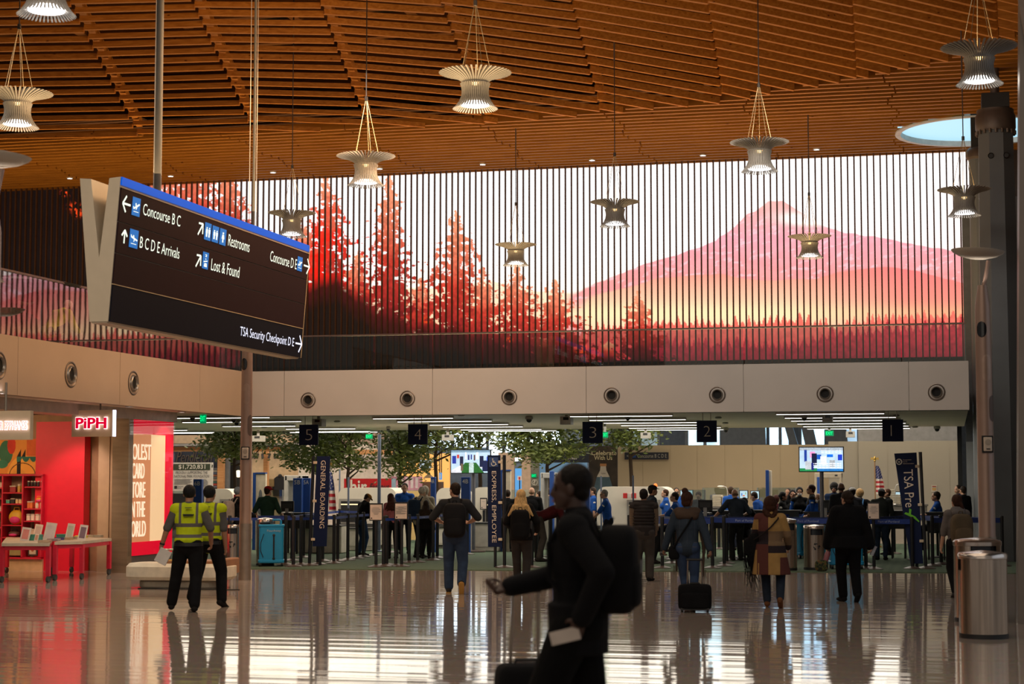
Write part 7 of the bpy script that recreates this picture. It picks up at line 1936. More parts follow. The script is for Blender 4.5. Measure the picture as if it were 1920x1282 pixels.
            b.hcap(m, .014, low=-.05); m.caps(hp(.02, -.10, .0), hp(.05, -.13, -.10), .035*k, .03*k); m.caps(hp(.05, -.13, -.10), hp(.06, -.10, -.24), .03*k, .012*k)
        elif hair == 'afro': b.hcap(m, .03, low=-.04)
        remesh_obj(m, 'hat' if hair == 'beanie' else 'hair', mat('hair_%02d%02d' % (int(hairc[0]*100), int(hairc[1]*100)), hairc, .55, var=.35, scale=22, stretch=(3, 3, .6), bump=.5, bscale=30, spec=.12), t, .008, 2)
    hp = b.hp
    for sd in (-1, 1):
        m = MB(); m.smooth = True; m.ell(hp(sd*.031, .0755, -.002), (.013*k, .009*k, .008*k), 10, 6, M=b.HRr); m.build('eye', mat('eye_dark', (.03, .02, .018), .2), t)
    m = MB(); m.smooth = True; m.caps(hp(-.02, .086, -.065), hp(.02, .086, -.065), .006*k, .006*k, m=3, n=8); m.build('mouth', mat('lips', (.30, .10, .08), .5), t)
    if extra: extra(b, t)
    return b
def cap_(col, brim=(0, 1), back=False, net=None):
    def f(b, t):
        k = b.k; m = MB(); m.smooth = True; hp = b.hp
        m.ell(hp(0, -.012, .062), (.086*k, .104*k, .066*k), M=b.HRr); m.ell(hp(0, -.012, .045), (.087*k, .105*k, .05*k), M=b.HRr)
        o = m.build('cap', cloth(col), t)
        m = MB(); m.smooth = True; m.caps(hp(-.03, .085, .045), hp(.03, .085, .045), .062*k, .062*k, .12, b.HRr.to_3x3() @ V((0, .25, 1))); m.build('brim', cloth(col), t)
        if net: m = MB(); m.smooth = True; m.ell(hp(0, -.030, .060), (.088*k, .092*k, .064*k), M=b.HRr); m.build('mesh_back', cloth(net), t)
    return f
def mask_(b, t):
    m = MB(); m.smooth = True; m.ell(b.hp(0, .058, -.062), (.055*b.k, .045*b.k, .042*b.k), M=b.HRr); m.build('face_mask', mat('mask_white', (.66, .64, .62), .7), t)
def glasses_(b, t):
    m = MB(); m.smooth = True
    for sd in (-1, 1): m.ell(b.hp(sd*.032, .088, .0), (.024*b.k, .004*b.k, .018*b.k), 12, 6, M=b.HRr); m.tube([b.hp(sd*.055, .085, .005), b.hp(sd*.08, .0, .005)], .003, 5)
    m.build('glasses', BLACK, t)
def badge_(b, t):
    for sd in (-1, 1):
        q = b.sh[sd].lerp(b.elb[sd], .35); m = MB(); m.smooth = True; m.ell(q+V((sd*.052*b.k, 0, 0)), (.014, .034, .036)); m.build('badge', PAPER, t)
def hold(base, fn):
    """place a thing in the frame of the person it belongs to"""
    pass
def carried(name, lb, cat, b, group=None):
    t = b.t; return thing(name, lb, cat, tuple(t.location), t.rotation_euler.z, group)
def strapset(m, b, w_=.085, r=.016, yb=-.14):
    for sd in (-1, 1):
        u = b.up
        m.tube([u(sd*w_, yb, .40), u(sd*w_*1.15, -.06, .545), u(sd*w_*1.25, .05, .53), u(sd*w_*1.35, .125, .40), u(sd*w_*1.5, .12, .22), u(sd*w_*1.6, .0, .12), u(sd*w_*1.2, yb, .08)], r, 6)
def backpack(b, lb, col, size=(.155, .10, .24), zc=.24, dy=-.235, pocket=True, det=None, e=.45, col2=None):
    t = carried('backpack', lb, 'backpack', b); mt = cloth(col, .7); k = b.k
    U = Matrix.Translation(b.up(0, dy, zc)) @ b.U.to_3x3().to_4x4()
    m = MB(); superell(m, (0, 0, 0), size, e, M=U); m.build('main_compartment', mt, t, smooth=True)
    if pocket: m = MB(); superell(m, (0, -size[1]*.75, -size[2]*.35), (size[0]*.8, size[1]*.45, size[2]*.5), .5, M=U); m.build('front_pocket', cloth(col2 or col, .7), t, smooth=True)
    m = MB(); m.smooth = True; strapset(m, b, yb=dy+.09); m.build('shoulder_straps', cloth(col, .7), t)
    m = MB(); m.smooth = True; m.tube([U @ V((-.03, .05, size[2])), U @ V((-.025, .03, size[2]+.035)), U @ V((.025, .03, size[2]+.035)), U @ V((.03, .05, size[2]))], .008, 6); m.build('grab_handle', cloth(col, .7), t)
    if det: det(m, t, U, size)
    return t, U

JEANS = (.035, .055, .10); BLK = (.007, .007, .008); DKG = (.022, .021, .021)
HIVIS = rects('vest_yellow', (.50, .60, .015), [(-1, 1, 1.145, 1.20, (.13, .12, .11)), (-1, 1, .985, 1.035, (.13, .12, .11))], absx=False)
VST = [(.095, .13, 1.14, 1.6, (.13, .12, .11)), (-1, 1, 1.135, 1.185, (.13, .12, .11)), (-1, 1, .99, 1.035, (.13, .12, .11))]
HIVIS = rects('vest_yellow_striped', (.50, .60, .012), VST, absx=True)
def vest_extra(b, t):
    m = MB(); b.torso(m, .034); m.ell(b.pel+V((0, -.01, .05)), (.185*b.w, .145*b.w, .10))
    remesh_obj(m, 'safety_vest', HIVIS, t, .012, 3)
    m = MB()
    for z, w_ in ((1.395, .09), (1.305, .15), (1.285, .13)): m.box(-w_/2-.0, w_/2, -.172, -.120, z-.005, z+.005)
    m.build('print', INK, t)
    m = MB(); m.smooth = True; m.lathe([(.185*b.w, .0), (.185*b.w, .045)], (0, -.01, .90*b.k), 24); m.build('belt', BLACK, t)
def wrist(b, t, sd=-1):
    q = b.elb[sd].lerp(b.wr[sd], .9); d = (b.wr[sd]-b.elb[sd]).normalized(); m = MB(); m.smooth = True; m.cyl(q-d*.012, q+d*.012, .036, n=14); m.build('wristwatch', BLACK, t)

# --- two vested workers at the left
def vA(b, t): vest_extra(b, t); wrist(b, t)
bA = person('person in a yellow safety vest and dark cap holding a white box', 352, 1146, 6, H=1.71, sk=SK_M, body=dict(w=1.06, lf=(-.24, .22, .10, -12), rf=(.10, -.14, .09, 0), lh=(-.42, .08, .78), rh=(.30, .12, .95), lhint=(-1, -.4, 0)), top=(.10, .095, .09), top_len=.5, top_t=.02, trousers=(.008, .008, .009), tr_t=.026, hair='beanie', hairc=(.012, .012, .012), extra=vA, vox=.008)
bB = person('person in a yellow safety vest and backwards cap, right of the other vested worker', 390, 1138, -6, H=1.70, sk=SK_M, body=dict(w=1.04, lf=(-.26, .05, .13, -35), rf=(.20, .0, .10, 20, -20), lh=(-.22, .12, .90), rh=(.24, .05, .80), head=(-10, 0)), top=(.10, .095, .09), top_len=.5, top_t=.02, trousers=(.008, .008, .009), tr_t=.026, hair='beanie', hairc=(.012, .012, .012), extra=lambda b, t: vest_extra(b, t), vox=.008)
t = carried('white_box', 'white flat box held low in the left hand of the vested worker', 'box', bA); h = bA.wr[-1]
m = MB(); m.rbox((h.x+.09, h.y-.03, h.z-.12), (.17, .05, .20), .008, Matrix.Translation(h) @ Matrix.Rotation(R(28), 4, 'Y') @ Matrix.Translation(-h)); m.build('box_body', mat('white_card', (.62, .58, .54), .5), t)

# --- man with backpack, jeans and tan shoes
MJ = cloth(JEANS)
bC = person('person in grey shirt and blue jeans with tan soled shoes, striding away', 853, 1112, 0, H=1.74, sk=SK_L, body=dict(w=1.10, lf=(-.10, .12, .085, 0), rf=(.11, -.22, .16, 62), lh=(-.25, .30, 1.12), rh=(.24, .28, 1.12), head=(38, 2), lhint=(-1.2, -.6, -.6), rhint=(1.2, -.6, -.6)), top=(.030, .030, .032), top_len=.42, top_t=.024, trousers=JEANS, tr_t=.024, shoes=(.03, .025, .02), hair='short', hairc=(.025, .015, .010), vox=.008)
for sd in (-1, 1):
    f, dn = bC.footdirs(sd); a = bC.ank[sd]; m = MB(); m.smooth = True; m.caps(a+dn*.078-f*.04, a+dn*.080+f*.16, .046, .040, .3, dn); m.build('shoe_sole', mat('tan_sole', (.48, .24, .05), .6), bC.t)
backpack(bC, 'large black backpack worn by the man in blue jeans', (.012, .011, .012), (.175, .115, .27), .22, -.245)

# --- woman with long blond hair
bD = person('person with long blond hair and grey trousers walking away with a black backpack', 977, 1098, -4, H=1.62, sk=SK_L, body=dict(female=True, w=1.0, lf=(-.07, .14, .085), rf=(.09, -.10, .10, 25), lh=(-.2, .22, 1.05), rh=(.28, .16, 1.0), head=(-6, 0)), top=(.010, .010, .011), top_t=.035, hem=(.76, .20, .15), trousers=(.040, .034, .032), tr_t=.024, shoes=(.02, .015, .015), hair='long', hairc=(.62, .40, .17), vox=.008)
backpack(bD, 'black backpack worn by the woman with blond hair', (.008, .008, .009), (.16, .10, .25), .18, -.25)

# --- man in quilted vest with plaid sleeves
def quilt(b, t):
    m = MB(); m.smooth = True
    for z in np.arange(.95, 1.42, .055): m.lathe([(.173*b.w, 0), (.179*b.w, .012), (.173*b.w, .024)], (0, -.005, z), 28, Matrix.Diagonal((1, .78, 1, 1)), caps=False)
    m.build('quilted_seams', cloth((.030, .026, .026)), t)
bE = person('person in a dark quilted vest over a plaid shirt standing still', 1208, 1089, -3, H=1.63, sk=SK_M, body=dict(w=1.12, lf=(-.12, .0, .085, 0, 12), rf=(.10, -.02, .085, 0, -25), lh=(-.20, .12, .80), rh=(.20, .14, .84), head=(-12, 0), lhint=(-1, -.3, 0), rhint=(1, -.3, 0)), top=(.030, .026, .026), top_t=.036, hem=(.80, .19, .15), sleeve=plaid('plaid_sleeve', (.018, .016, .014), (.28, .20, .13), 16), trousers=(.05, .044, .040), tr_t=.030, shoes=(.01, .01, .01), hair='short', hairc=(.010, .008, .008), extra=quilt, vox=.009)

# --- woman in denim with roller case
def denimx(b, t):
    m = MB(); b2 = b
    m.caps(b.up(-.13, -.02, .50), b.up(.13, -.02, .50), .075, .075); m.caps(b.up(-.10, -.08, .47), b.up(.10, -.08, .46), .07, .07); m.caps(b.up(-.12, .06, .46), b.up(.12, .06, .46), .06, .06)
    m.caps(b.up(.15, .05, .45), b.up(.24, .04, -.02), .055, .045, .5, (1, 0, 0)); m.caps(b.up(.24, .04, 0), b.up(.22, .05, -.42), .045, .03, .5, (1, 0, 0)); m.caps(b.up(-.15, .10, .40), b.up(-.17, .10, -.35), .05, .03, .5, (1, 0, 0))
    remesh_obj(m, 'shawl', cloth((.075, .050, .036)), t, .012, 3)
    m = MB()
    for x0, z0 in ((.22, .50), (-.17, .56)):
        for q in range(8): m.tube([(x0-.03+q*.008, .07, z0+.04), (x0-.032+q*.009, .07, z0-.06-.02*(q % 3))], .003, 4)
    m.build('fringe', cloth((.075, .050, .036)), t)
DEN = rects('denim_jacket', (.030, .043, .062), [(-.003, .003, .9, 1.6, (.05, .06, .08)), (.10, .106, 1.0, 1.32, (.05, .06, .08)), (-.106, -.10, 1.0, 1.32, (.05, .06, .08)), (-.16, .16, 1.255, 1.262, (.06, .06, .07))])
JN2 = rects('jeans_back', (.035, .058, .115), [(-.003, .003, .75, .95, (.02, .03, .06)), (-.13, -.05, .855, .862, (.10, .09, .08)), (.05, .13, .855, .862, (.10, .09, .08)), (-.16, .16, .915, .922, (.10, .09, .08))])
bF = person('person in a denim jacket and brown shawl pulling a black roller case', 1290, 1143, -8, H=1.62, sk=SK_T, body=dict(female=True, w=1.02, lf=(-.02, .16, .085), rf=(.07, -.10, .11, 30), lh=(-.38, .10, .80), rh=(.36, -.10, .80), head=(-28, 0), lhint=(-1, -.4, 0), rhint=(1, -.2, 0)), top=DEN, top_t=.028, trousers=JN2, tr_t=.010, shoes=(.02, .016, .014), hair='bun', hairc=(.045, .018, .010), extra=denimx, vox=.008, curl=70)
t = carried('phone', 'pale phone held in the left hand of the person in denim', 'phone', bF); h = bF.wr[-1]; d = (h-bF.elb[-1]).normalized(); q = h+d*.09; m = MB(); m.rbox((q.x-.005, q.y-.02, q.z), (.085, .012, .05), .006); m.build('case', mat('phone_case', (.5, .48, .46), .3), t); MB().box(q.x-.045, q.x+.035, q.y-.03, q.y-.027, q.z-.022, q.z+.022).build('screen', BLACK, t)
t = carried('shoulder_bag', 'small black crossbody bag of the person in denim', 'bag', bF); m = MB(); superell(m, bF.up(-.20, -.02, -.09), (.075, .05, .095), .5); m.build('bag_body', cloth(BLK), t, smooth=True); m = MB(); m.smooth = True; m.tube([bF.up(-.2, -.07, -.02), bF.up(-.12, -.155, .12), bF.up(.0, -.165, .30), bF.up(.10, -.13, .47), bF.up(.12, .0, .56), bF.up(.08, .13, .42), bF.up(-.1, .15, .1), bF.up(-.2, .05, -.02)], .013, 6); m.build('strap', cloth(BLK), t)
def suitcase(px, pyb, wpx, ytop, yh, lb, rz=0, D=None, mat_c=BLK, xh=None):
    p = gnd(px, pyb) if D is None else O+ray(px, 902)*D
    D_ = (V((p.x, p.y, 0))-O).dot(_RM @ V((0, 0, -1))); W = wpx/F_PX*D_; p = V((p.x, p.y, 0)); H = atY(px, ytop, p.y).z; hz = atY(px, yh, p.y).z
    t = thing('roller_suitcase', lb, 'suitcase', (p.x, p.y, 0), YAW+rz)
    m = MB(); superell(m, (0, .02, H*.53), (W/2, .13, H*.455), .28); m.build('shell', cloth(mat_c, .75), t, smooth=True)
    m = MB(); superell(m, (0, -.115, H*.42), (W*.42, .04, H*.28), .35); m.build('front_pocket', cloth(mat_c, .75), t, smooth=True)
    m = MB(); m.box(-W*.42, W*.42, -.10, .12, .03, .06); m.build('foot_rail', mat('rail_plastic', (.05, .05, .05), .4), t)
    for sx in (-1, 1):
        m = MB(); m.smooth = True; m.cyl((sx*W*.38-.015, -.06, .032), (sx*W*.38+.015, -.06, .032), .032, n=14); m.build('wheel', MATS['wheel_rubber'], t)
        m = MB(); m.smooth = True; xx = xh or W*.22; m.cyl((sx*xx, .05, H*.9), (sx*xx*.9, .0, hz), .010, n=8); m.build('handle_tube', mat('tube_alu', (.30, .26, .22), .3, .8), t)
    m = MB(); m.smooth = True; m.cyl((-(xh or W*.22)*1.1, 0, hz), ((xh or W*.22)*1.1, 0, hz), .016, n=10); m.build('grip', MATS['matte_black'], t)
    m = MB(); m.smooth = True; m.tube([(-.07, -.02, H*.965), (-.06, -.02, H*1.02), (.06, -.02, H*1.02), (.07, -.02, H*.965)], .012, 6); m.build('top_handle', MATS['matte_black'], t)
    return t
suitcase(1303, 1147, 63, 1094, 1049, 'small black roller suitcase pulled by the person in denim', -.1)

# --- woman in patchwork coat
mu, ta, ma, dk = (.36, .215, .075), (.20, .13, .075), (.105, .036, .030), (.028, .020, .024)
PW = rects('patchwork_cloth', mu, [(-1, -.02, .2, 1.6, ma), (-.02, 1, .86, 1.06, ta), (-1, -.02, .88, 1.06, dk), (-.02, 1, .76, .86, dk), (-1, -.18, .2, .80, mu), (-1, -.16, 1.08, 1.22, mu), (-1, -.17, .9, 1.08, dk), (.14, 1, .2, .70, ma), (-.165, -.15, .2, .62, mu)], bump=.2)
def fringe(b, t):
    m = MB(); rr = random.Random(4)
    for q in range(46):
        x = -.30+rr.uniform(-.07, .07); y = rr.uniform(-.06, .1); z = rr.uniform(.62, .80); m.tube([(x, y, z), (x+rr.uniform(-.02, .05), y, z-.18), (x+rr.uniform(-.04, .12), y, z-rr.uniform(.30, .52))], [.006, .004, .002], 4)
    m.build('fringe', cloth(BLK), t)
    m = MB(); m.caps(b.up(-.26, .0, .14), b.up(-.28, .02, -.20), .09, .07, .6, (0, 1, 0)); m.caps(b.up(-.28, .02, -.2), b.up(-.24, .0, -.38), .06, .03, .6, (0, 1, 0)); remesh_obj(m, 'scarf', cloth(BLK), t, .012, 2)
bG = person('person with curly brown hair in a patchwork coat and heeled ankle boots', 1446, 1139, -12, H=1.54, sk=SK_L, body=dict(female=True, w=1.16, lf=(-.07, .12, .10), rf=(.15, -.12, .15, 35), lh=(-.28, .22, .85), rh=(.26, .22, .95), head=(-4, 0), lhint=(-1, -.3, 0)), top=PW, top_t=.032, hem=(.46, .27, .19), trousers=(.022, .032, .05), tr_t=.016, shoes=(.17, .07, .03), hair='curly', hairc=(.045, .018, .010), extra=fringe, vox=.009)
for sd in (-1, 1):
    f, dn = bG.footdirs(sd); a = bG.ank[sd]; m = MB(); m.cyl(a+dn*.04-f*.045, a+dn*.095-f*.045, .024, .018, n=10); m.build('boot_heel', cloth((.12, .05, .02)), bG.t)
t = carried('shoulder_bag', 'black crossbody bag of the person in the patchwork coat', 'bag', bG); m = MB(); superell(m, bG.up(-.29, .04, .02), (.12, .07, .13), .5); m.build('bag_body', cloth(BLK), t, smooth=True); m = MB(); m.smooth = True; m.tube([bG.up(-.28, -.03, .12), bG.up(-.12, -.19, .22), bG.up(.02, -.185, .34), bG.up(.13, -.12, .47), bG.up(.13, .02, .545), bG.up(.08, .16, .42), bG.up(-.2, .16, .12)], .011, 6); m.build('strap', cloth((.02, .015, .015)), t)

# --- woman in black coat
bH = person('person in a loose black coat carrying a pink bottle and a white cup', 1592, 1128, 2, H=1.62, sk=SK_L, body=dict(female=True, w=1.2, lf=(-.07, .10, .085, 0, 15), rf=(.09, -.20, .13, 32), lh=(-.33, .08, .82), rh=(.36, -.02, .80), head=(30, 6), lhint=(-1, -.3, 0), rhint=(1, -.3, 0)), top=(.0055, .0055, .0065), top_t=.062, hem=(.78, .30, .22), trousers=(.006, .006, .006), tr_t=.022, shoes=(.008, .008, .008), hair='lowbun', hairc=(.020, .010, .007), vox=.009, curl=60)
t = carried('water_bottle', 'pink water bottle hanging from the left hand of the person in black', 'bottle', bH); h = bH.wr[-1]; M = Matrix.Translation(h+V((.02, .0, -.06))) @ Matrix.Rotation(R(18), 4, 'Y') @ Matrix.Translation((0, 0, -.27)); m = MB(); m.smooth = True; m.lathe([(.001, 0), (.036, .005), (.04, .03), (.04, .20), (.03, .235)], n=18, M=M); m.build('flask', mat('bottle_pink', (.28, .09, .11), .4), t); m = MB(); m.smooth = True; m.lathe([(.03, .235), (.032, .265), (.02, .275)], n=16, M=M); m.build('cap', MATS['matte_black'], t)
t = carried('camouflage_pouch', 'camouflage pouch dangling beside the pink bottle', 'bag', bH)
def camo():
    m, n, l, b = _new('camouflage'); tc = n.new('ShaderNodeTexCoord'); nz = n.new('ShaderNodeTexNoise'); nz.inputs['Scale'].default_value = 22; l.new(tc.outputs['Object'], nz.inputs['Vector'])
    rp = n.new('ShaderNodeValToRGB'); rp.color_ramp.interpolation = 'CONSTANT'; e = rp.color_ramp.elements; e[0].color = (.012, .012, .010, 1); e[1].position = .52; e[1].color = (.09, .10, .02, 1); q = e.new(.60); q.color = (.16, .06, .025, 1); q = e.new(.45); q.color = (.03, .04, .012, 1)
    l.new(nz.outputs[0], rp.inputs[0]); l.new(rp.outputs[0], b.inputs['Base Color']); b.inputs['Roughness'].default_value = .8; return m
m = MB(); superell(m, h+V((-.10, -.02, -.30)), (.095, .05, .085), .6); m.build('pouch', camo(), t, smooth=True); m = MB(); m.smooth = True; m.tube([h+V((0, 0, -.06)), h+V((-.05, 0, -.16)), h+V((-.09, -.01, -.23))], .006, 5); m.build('cord', BLACK, t)
t = carried('paper_cup', 'white tumbler held low in the right hand of the person in black', 'cup', bH); h = bH.wr[1]; M = Matrix.Translation(h+V((.03, .02, -.15))) @ Matrix.Rotation(R(20), 4, 'Y'); m = MB(); m.smooth = True; m.lathe([(.001, 0), (.028, 0), (.038, .13)], n=18, M=M); m.build('cup_body', mat('cup_white', (.36, .38, .42), .5), t); m = MB(); m.lathe([(.040, .13), (.040, .145), (.001, .147)], n=18, M=M, caps=False); m.build('lid', mat('cup_lid', (.3, .32, .36), .4), t)

# --- woman with tan backpack at the right
bI = person('person in a grey hooded top with a tan backpack, beside the steel bins', 1797, 1120, 4, H=1.56, sk=SK_L, body=dict(female=True, w=1.0, lf=(-.08, -.08, .10, 15), rf=(.08, .14, .085), lh=(-.26, .06, .86), rh=(.26, .16, .90), head=(12, -4), lhint=(-1, -.6, 0)), top=(.14, .12, .11), top_len=.62, top_t=.030, trousers=(.008, .008, .010), tr_t=.016, shoes=(.03, .028, .028), hair='pony', hairc=(.040, .016, .010), vox=.009, extra=lambda b, t: remesh_obj((lambda m: (m.caps(b.up(-.06, -.05, .54), b.up(.06, -.05, .54), .062, .062), m.ell(b.up(0, -.10, .50), (.11, .05, .07)), m)[2])(MB()), 'hood', cloth((.16, .14, .13)), t, .012, 3))
backpack(bI, 'tan and olive backpack worn by the person beside the steel bins', (.10, .072, .042), (.165, .12, .24), .22, -.25, e=.6, col2=(.12, .085, .05))

# --- the nearest person, dark against the hall
def near(b, t):
    m = MB(); m.smooth = True; m.caps(b.up(-.09, -.03, .53), b.up(.09, -.03, .53), .055, .055); m.build('collar', cloth(BLK), t)
bN = person('nearest person, dark figure in a black jacket walking left past the checkpoint', 1080, 1400, 80, H=1.86, D=9.9, sk=SK_D, body=dict(w=1.02, lf=(-.10, .30, .10, -8), rf=(.11, -.30, .14, 30), rh=(.12, .36, 1.10), lh=(-.22, -.06, .97), head=(4, 2), lhint=(-.6, -1, 0), rhint=(.6, -.8, -.6)), top=(.0045, .0042, .0045), top_t=.030, hem=(.82, .19, .16), trousers=(.0035, .0035, .0035), tr_t=.028, shoes=(.01, .01, .01), hair='short', hairc=(.008, .006, .005), extra=near, vox=.0075, curl=62)
def strapd(m, t, U, size):
    m2 = MB(); m2.box(-.03, .03, -size[1]*1.2-.004, -size[1]*1.2+.002, -.02, .05, U); m2.build('label_patch', mat('patch_grey', (.12, .12, .12), .5), t)
backpack(bN, 'bulky black backpack worn by the nearest person', (.006, .0055, .006), (.17, .105, .24), .27, -.215, det=strapd)
t = carried('folded_paper', 'white folded paper in the lowered left hand of the nearest person', 'paper', bN); h = bN.wr[-1]; d = (h-bN.elb[-1]).normalized(); q = h+d*.10+V((-.02, .05, -.01)); m = MB(); m.box(-.004, .004, -.08, .08, -.035, .035, Matrix.Translation(q) @ Matrix.Rotation(R(-14), 4, 'X')); m.build('sheet', mat('paper_white', (.55, .48, .42), .6), t)
suitcase(985, 1500, 112, 1240, 1106, 'black roller suitcase with pale handle pushed by the nearest person', YAW*0+.15, D=10.9, xh=.085)
# ================================================================== people of the checkpoint
OFB = (.015, .075, .32); OFD = (.010, .012, .022)
def headH(py, D): return HCAM-(py-902)/F_PX*D
def bg(lb, px, py, D, face=0, sk=SK_L, top=BLK, hair='short', hairc=(.02, .012, .008), seat=False, tl=.45, tr=(.012, .012, .016), w=1., fem=False, H=None, extra=None, lh=None, rh=None, lean=0, head=(0, 0), group=None, tt=.022, sleeve=None, hem=None, z0=None, shirt=None):
    hh = headH(py, D); bd = dict(w=w, female=fem, lean=lean, head=head, lh=lh, rh=rh)
    if seat:
        H = H or 1.68; k = H/1.75; bd['hipz'] = hh-.795*k-.012; hz = bd['hipz']/k
        bd['lf'] = (-.13, .36, max(.10, hz-.50)); bd['rf'] = (.13, .36, max(.10, hz-.50))
    else: H = H or hh
    b = person(lb, px, 0, face, H=H, D=D, sk=sk, top=top, top_len=tl, top_t=tt, trousers=tr, hair=hair, hairc=hairc, body=bd, extra=extra, vox=.0115, group=group, sleeve=sleeve, hem=hem, z0=z0)
    if seat:
        t = thing('stool', 'black stool under the seated %s' % lb.replace('person ', 'person ')[:60].rsplit(' ', 1)[0], 'stool', tuple(b.t.location), b.t.rotation_euler.z, 'stools of the checkpoint')
        z = b.pel.z-.115*b.k; m = MB(); m.smooth = True; m.lathe([(.19, z-.06), (.2, z-.03), (.18, z)], n=20); m.build('seat', BLACK, t); MB().cyl((0, 0, .04), (0, 0, z-.05), .03, n=10).build('column', BLACK, t)
        m = MB(); m.lathe([(.24, 0), (.22, .03), (.03, .05)], n=18); m.build('base', BLACK, t)
    return b
def both(*fs):
    def f(b, t):
        for q in fs: q(b, t)
    return f
fw = dict(lh=(-.18, .34, 1.05), rh=(.18, .34, 1.05))
b1 = bg('person in a black hooded top and grey beanie with a tan backpack', 446, 913, 39.5, -55, top=BLK, hair='beanie', hairc=(.16, .19, .22), tl=1, tr=BLK, tt=.034, **fw); backpack(b1, 'tan and grey backpack of the person in the grey beanie', (.30, .24, .20), (.15, .11, .25), .22, -.24, e=.5)
bg('person in a red cap and dark green shirt with bare forearms', 502, 911, 40.5, -22, top=(.014, .040, .028), extra=cap_((.26, .010, .012)), lh=(-.32, .10, .95), rh=(.22, .30, 1.05), w=1.12, tr=(.02, .02, .02), head=(-15, 0))
bg('person in a tan cap and black jacket bending his head down', 678, 923, 42.5, -50, top=BLK, extra=cap_((.30, .14, .03)), tl=1, tr=(.02, .045, .10), lean=12, head=(-20, 25), tt=.03, **fw)
bg('officer person in a blue uniform facing the hall beside the cream hooded person', 759, 905, 43.8, 178, top=OFB, tr=OFD, extra=badge_, lh=(-.2, .3, 1.0), rh=(.2, .3, 1.0), head=(0, 12))
b5 = bg('person in a cream hooded top and white cap reaching to the right', 786, 912, 41.5, -40, top=(.42, .36, .26), tl=1, tr=BLK, hairc=(.5, .45, .36), hair='beanie', tt=.036, lean=8, lh=(-.1, .45, 1.08), rh=(.28, .42, 1.05)); backpack(b5, 'navy backpack worn by the person in the cream hooded top', (.012, .025, .05), (.15, .10, .23), .22, -.24)
lettering('MOD', (.02, -.155, 1.30), (1, 0, 0), (0, 0, 1), INK, b5.t, w=.16, h=.06, bold=.03, world=False)
bg('person in a thick fur trimmed hood behind the white cap', 797, 912, 43, 0, top=(.40, .34, .25), hair='afro', hairc=(.42, .36, .27), tl=1, tr=BLK, tt=.03)
bg('person in a pink hooded top with loose brown hair behind the right notice stand', 737, 944, 41, 20, top=(.42, .14, .16), hair='long', hairc=(.06, .02, .012), tl=1, fem=True, tr=BLK, lean=14, head=(0, 20), H=1.5)
bg('person in black with dark hair standing behind the cream hooded person', 799, 938, 41.0, -10, top=BLK, hair='long', tl=1, tr=BLK, fem=True, H=None)
bg('bald person in a black shirt seen from behind near the scanner', 997, 913, 44.5, -6, top=(.006, .006, .008), hair='bald', hairc=(.3, .17, .10), tl=.6, w=1.2, tr=BLK)
bm = bg('person in a maroon shirt bending over sideways with grey hair', 1010, 930, 39.5, -88, top=(.065, .010, .013), hairc=(.13, .12, .11), lean=68, H=1.78, tl=1, tr=(.05, .045, .04), lh=(-.15, .75, .92), rh=(.15, .75, .92), head=(0, 60), tt=.03)
bg('person with raised arms behind the express banner pole', 952, 918, 45, 0, top=BLK, tl=.5, tr=BLK, lh=(-.25, .05, 1.62), rh=(.25, .05, 1.62), lhint=None) if False else bg('person with raised arms behind the express banner pole', 952, 918, 45, 0, top=BLK, tl=.5, tr=BLK, lh=(-.30, .10, 1.58), rh=(.30, .10, 1.58))
for a in ((1012, 920, 47, 'person in dark clothes right of the bald man, half turned'), (1028, 915, 48, 'person with pale blue mask beside the grey scanner frame')): bg(a[3], a[0], a[1], a[2], 60, top=(.05, .05, .06), tl=1, tr=BLK)
bg('officer person in blue standing behind the 3A divider', 1112, 913, 46, 95, top=OFB, tr=OFD, extra=badge_)
bg('grey haired officer person in blue uniform leaning to the left with gloves', 1139, 917, 41.5, 85, top=OFB, tr=OFD, hairc=(.22, .20, .17), extra=both(badge_, glasses_), w=1.05, lh=(-.18, .42, .92), rh=(.18, .40, .95), lean=6)
bg('person in a black baseball cap facing right behind the quilted vest', 1222, 909, 38.5, -80, sk=SK_M, top=(.03, .04, .06), tl=1, extra=cap_((.012, .012, .014)), tr=BLK, w=1.05)
bg('officer person standing behind the glass screen, left of two', 1248, 917, 45, 90, top=OFB, tr=OFD, hairc=(.05, .02, .01), fem=True, extra=badge_)
bg('officer person behind the glass screen with dark glasses', 1268, 914, 47, 180, sk=SK_M, top=OFB, tr=OFD, extra=both(badge_, glasses_))
bg('seated officer person in blue facing left at the scanner', 1266, 923, 41, 80, seat=True, top=OFB, tr=OFD, extra=both(badge_, glasses_), lh=(-.15, .42, .98), rh=(.15, .42, .98))
bg('person in a black jacket looking down between two monitors', 1312, 918, 44.5, 165, top=BLK, tl=1, hairc=(.05, .02, .01), tr=BLK, lean=14, head=(0, 25), fem=True, **fw)
bg('balding person in a slate polo shirt leaning left over the desk', 1381, 915, 40.0, 12, top=(.035, .045, .062), hair='bald', hairc=(.20, .11, .07), w=1.12, tr=(.02, .02, .02), lh=(-.52, .30, .98), rh=(.26, .25, 1.08), lean=10)
bg('masked person in black seated at the desk, head bowed', 1395, 933, 40.6, 175, seat=True, top=BLK, tl=1, fem=True, extra=mask_, head=(0, 25), tr=BLK, hairc=(.008, .006, .006), hair='lowbun')
bg('officer person in blue seen from behind before the x-ray monitors', 1370, 912, 46, 0, top=OFB, tr=OFD, hair='short', hairc=(.04, .02, .01), fem=True)
bg('officer person in blue bending behind the blue pillar', 1432, 918, 42.5, 60, top=OFB, tr=OFD, lean=22, **fw)
bg('person in maroon sitting right of the blue pillar', 1455, 928, 43.5, 10, seat=True, top=(.06, .012, .016), tl=1, hairc=(.05, .015, .012), fem=True)
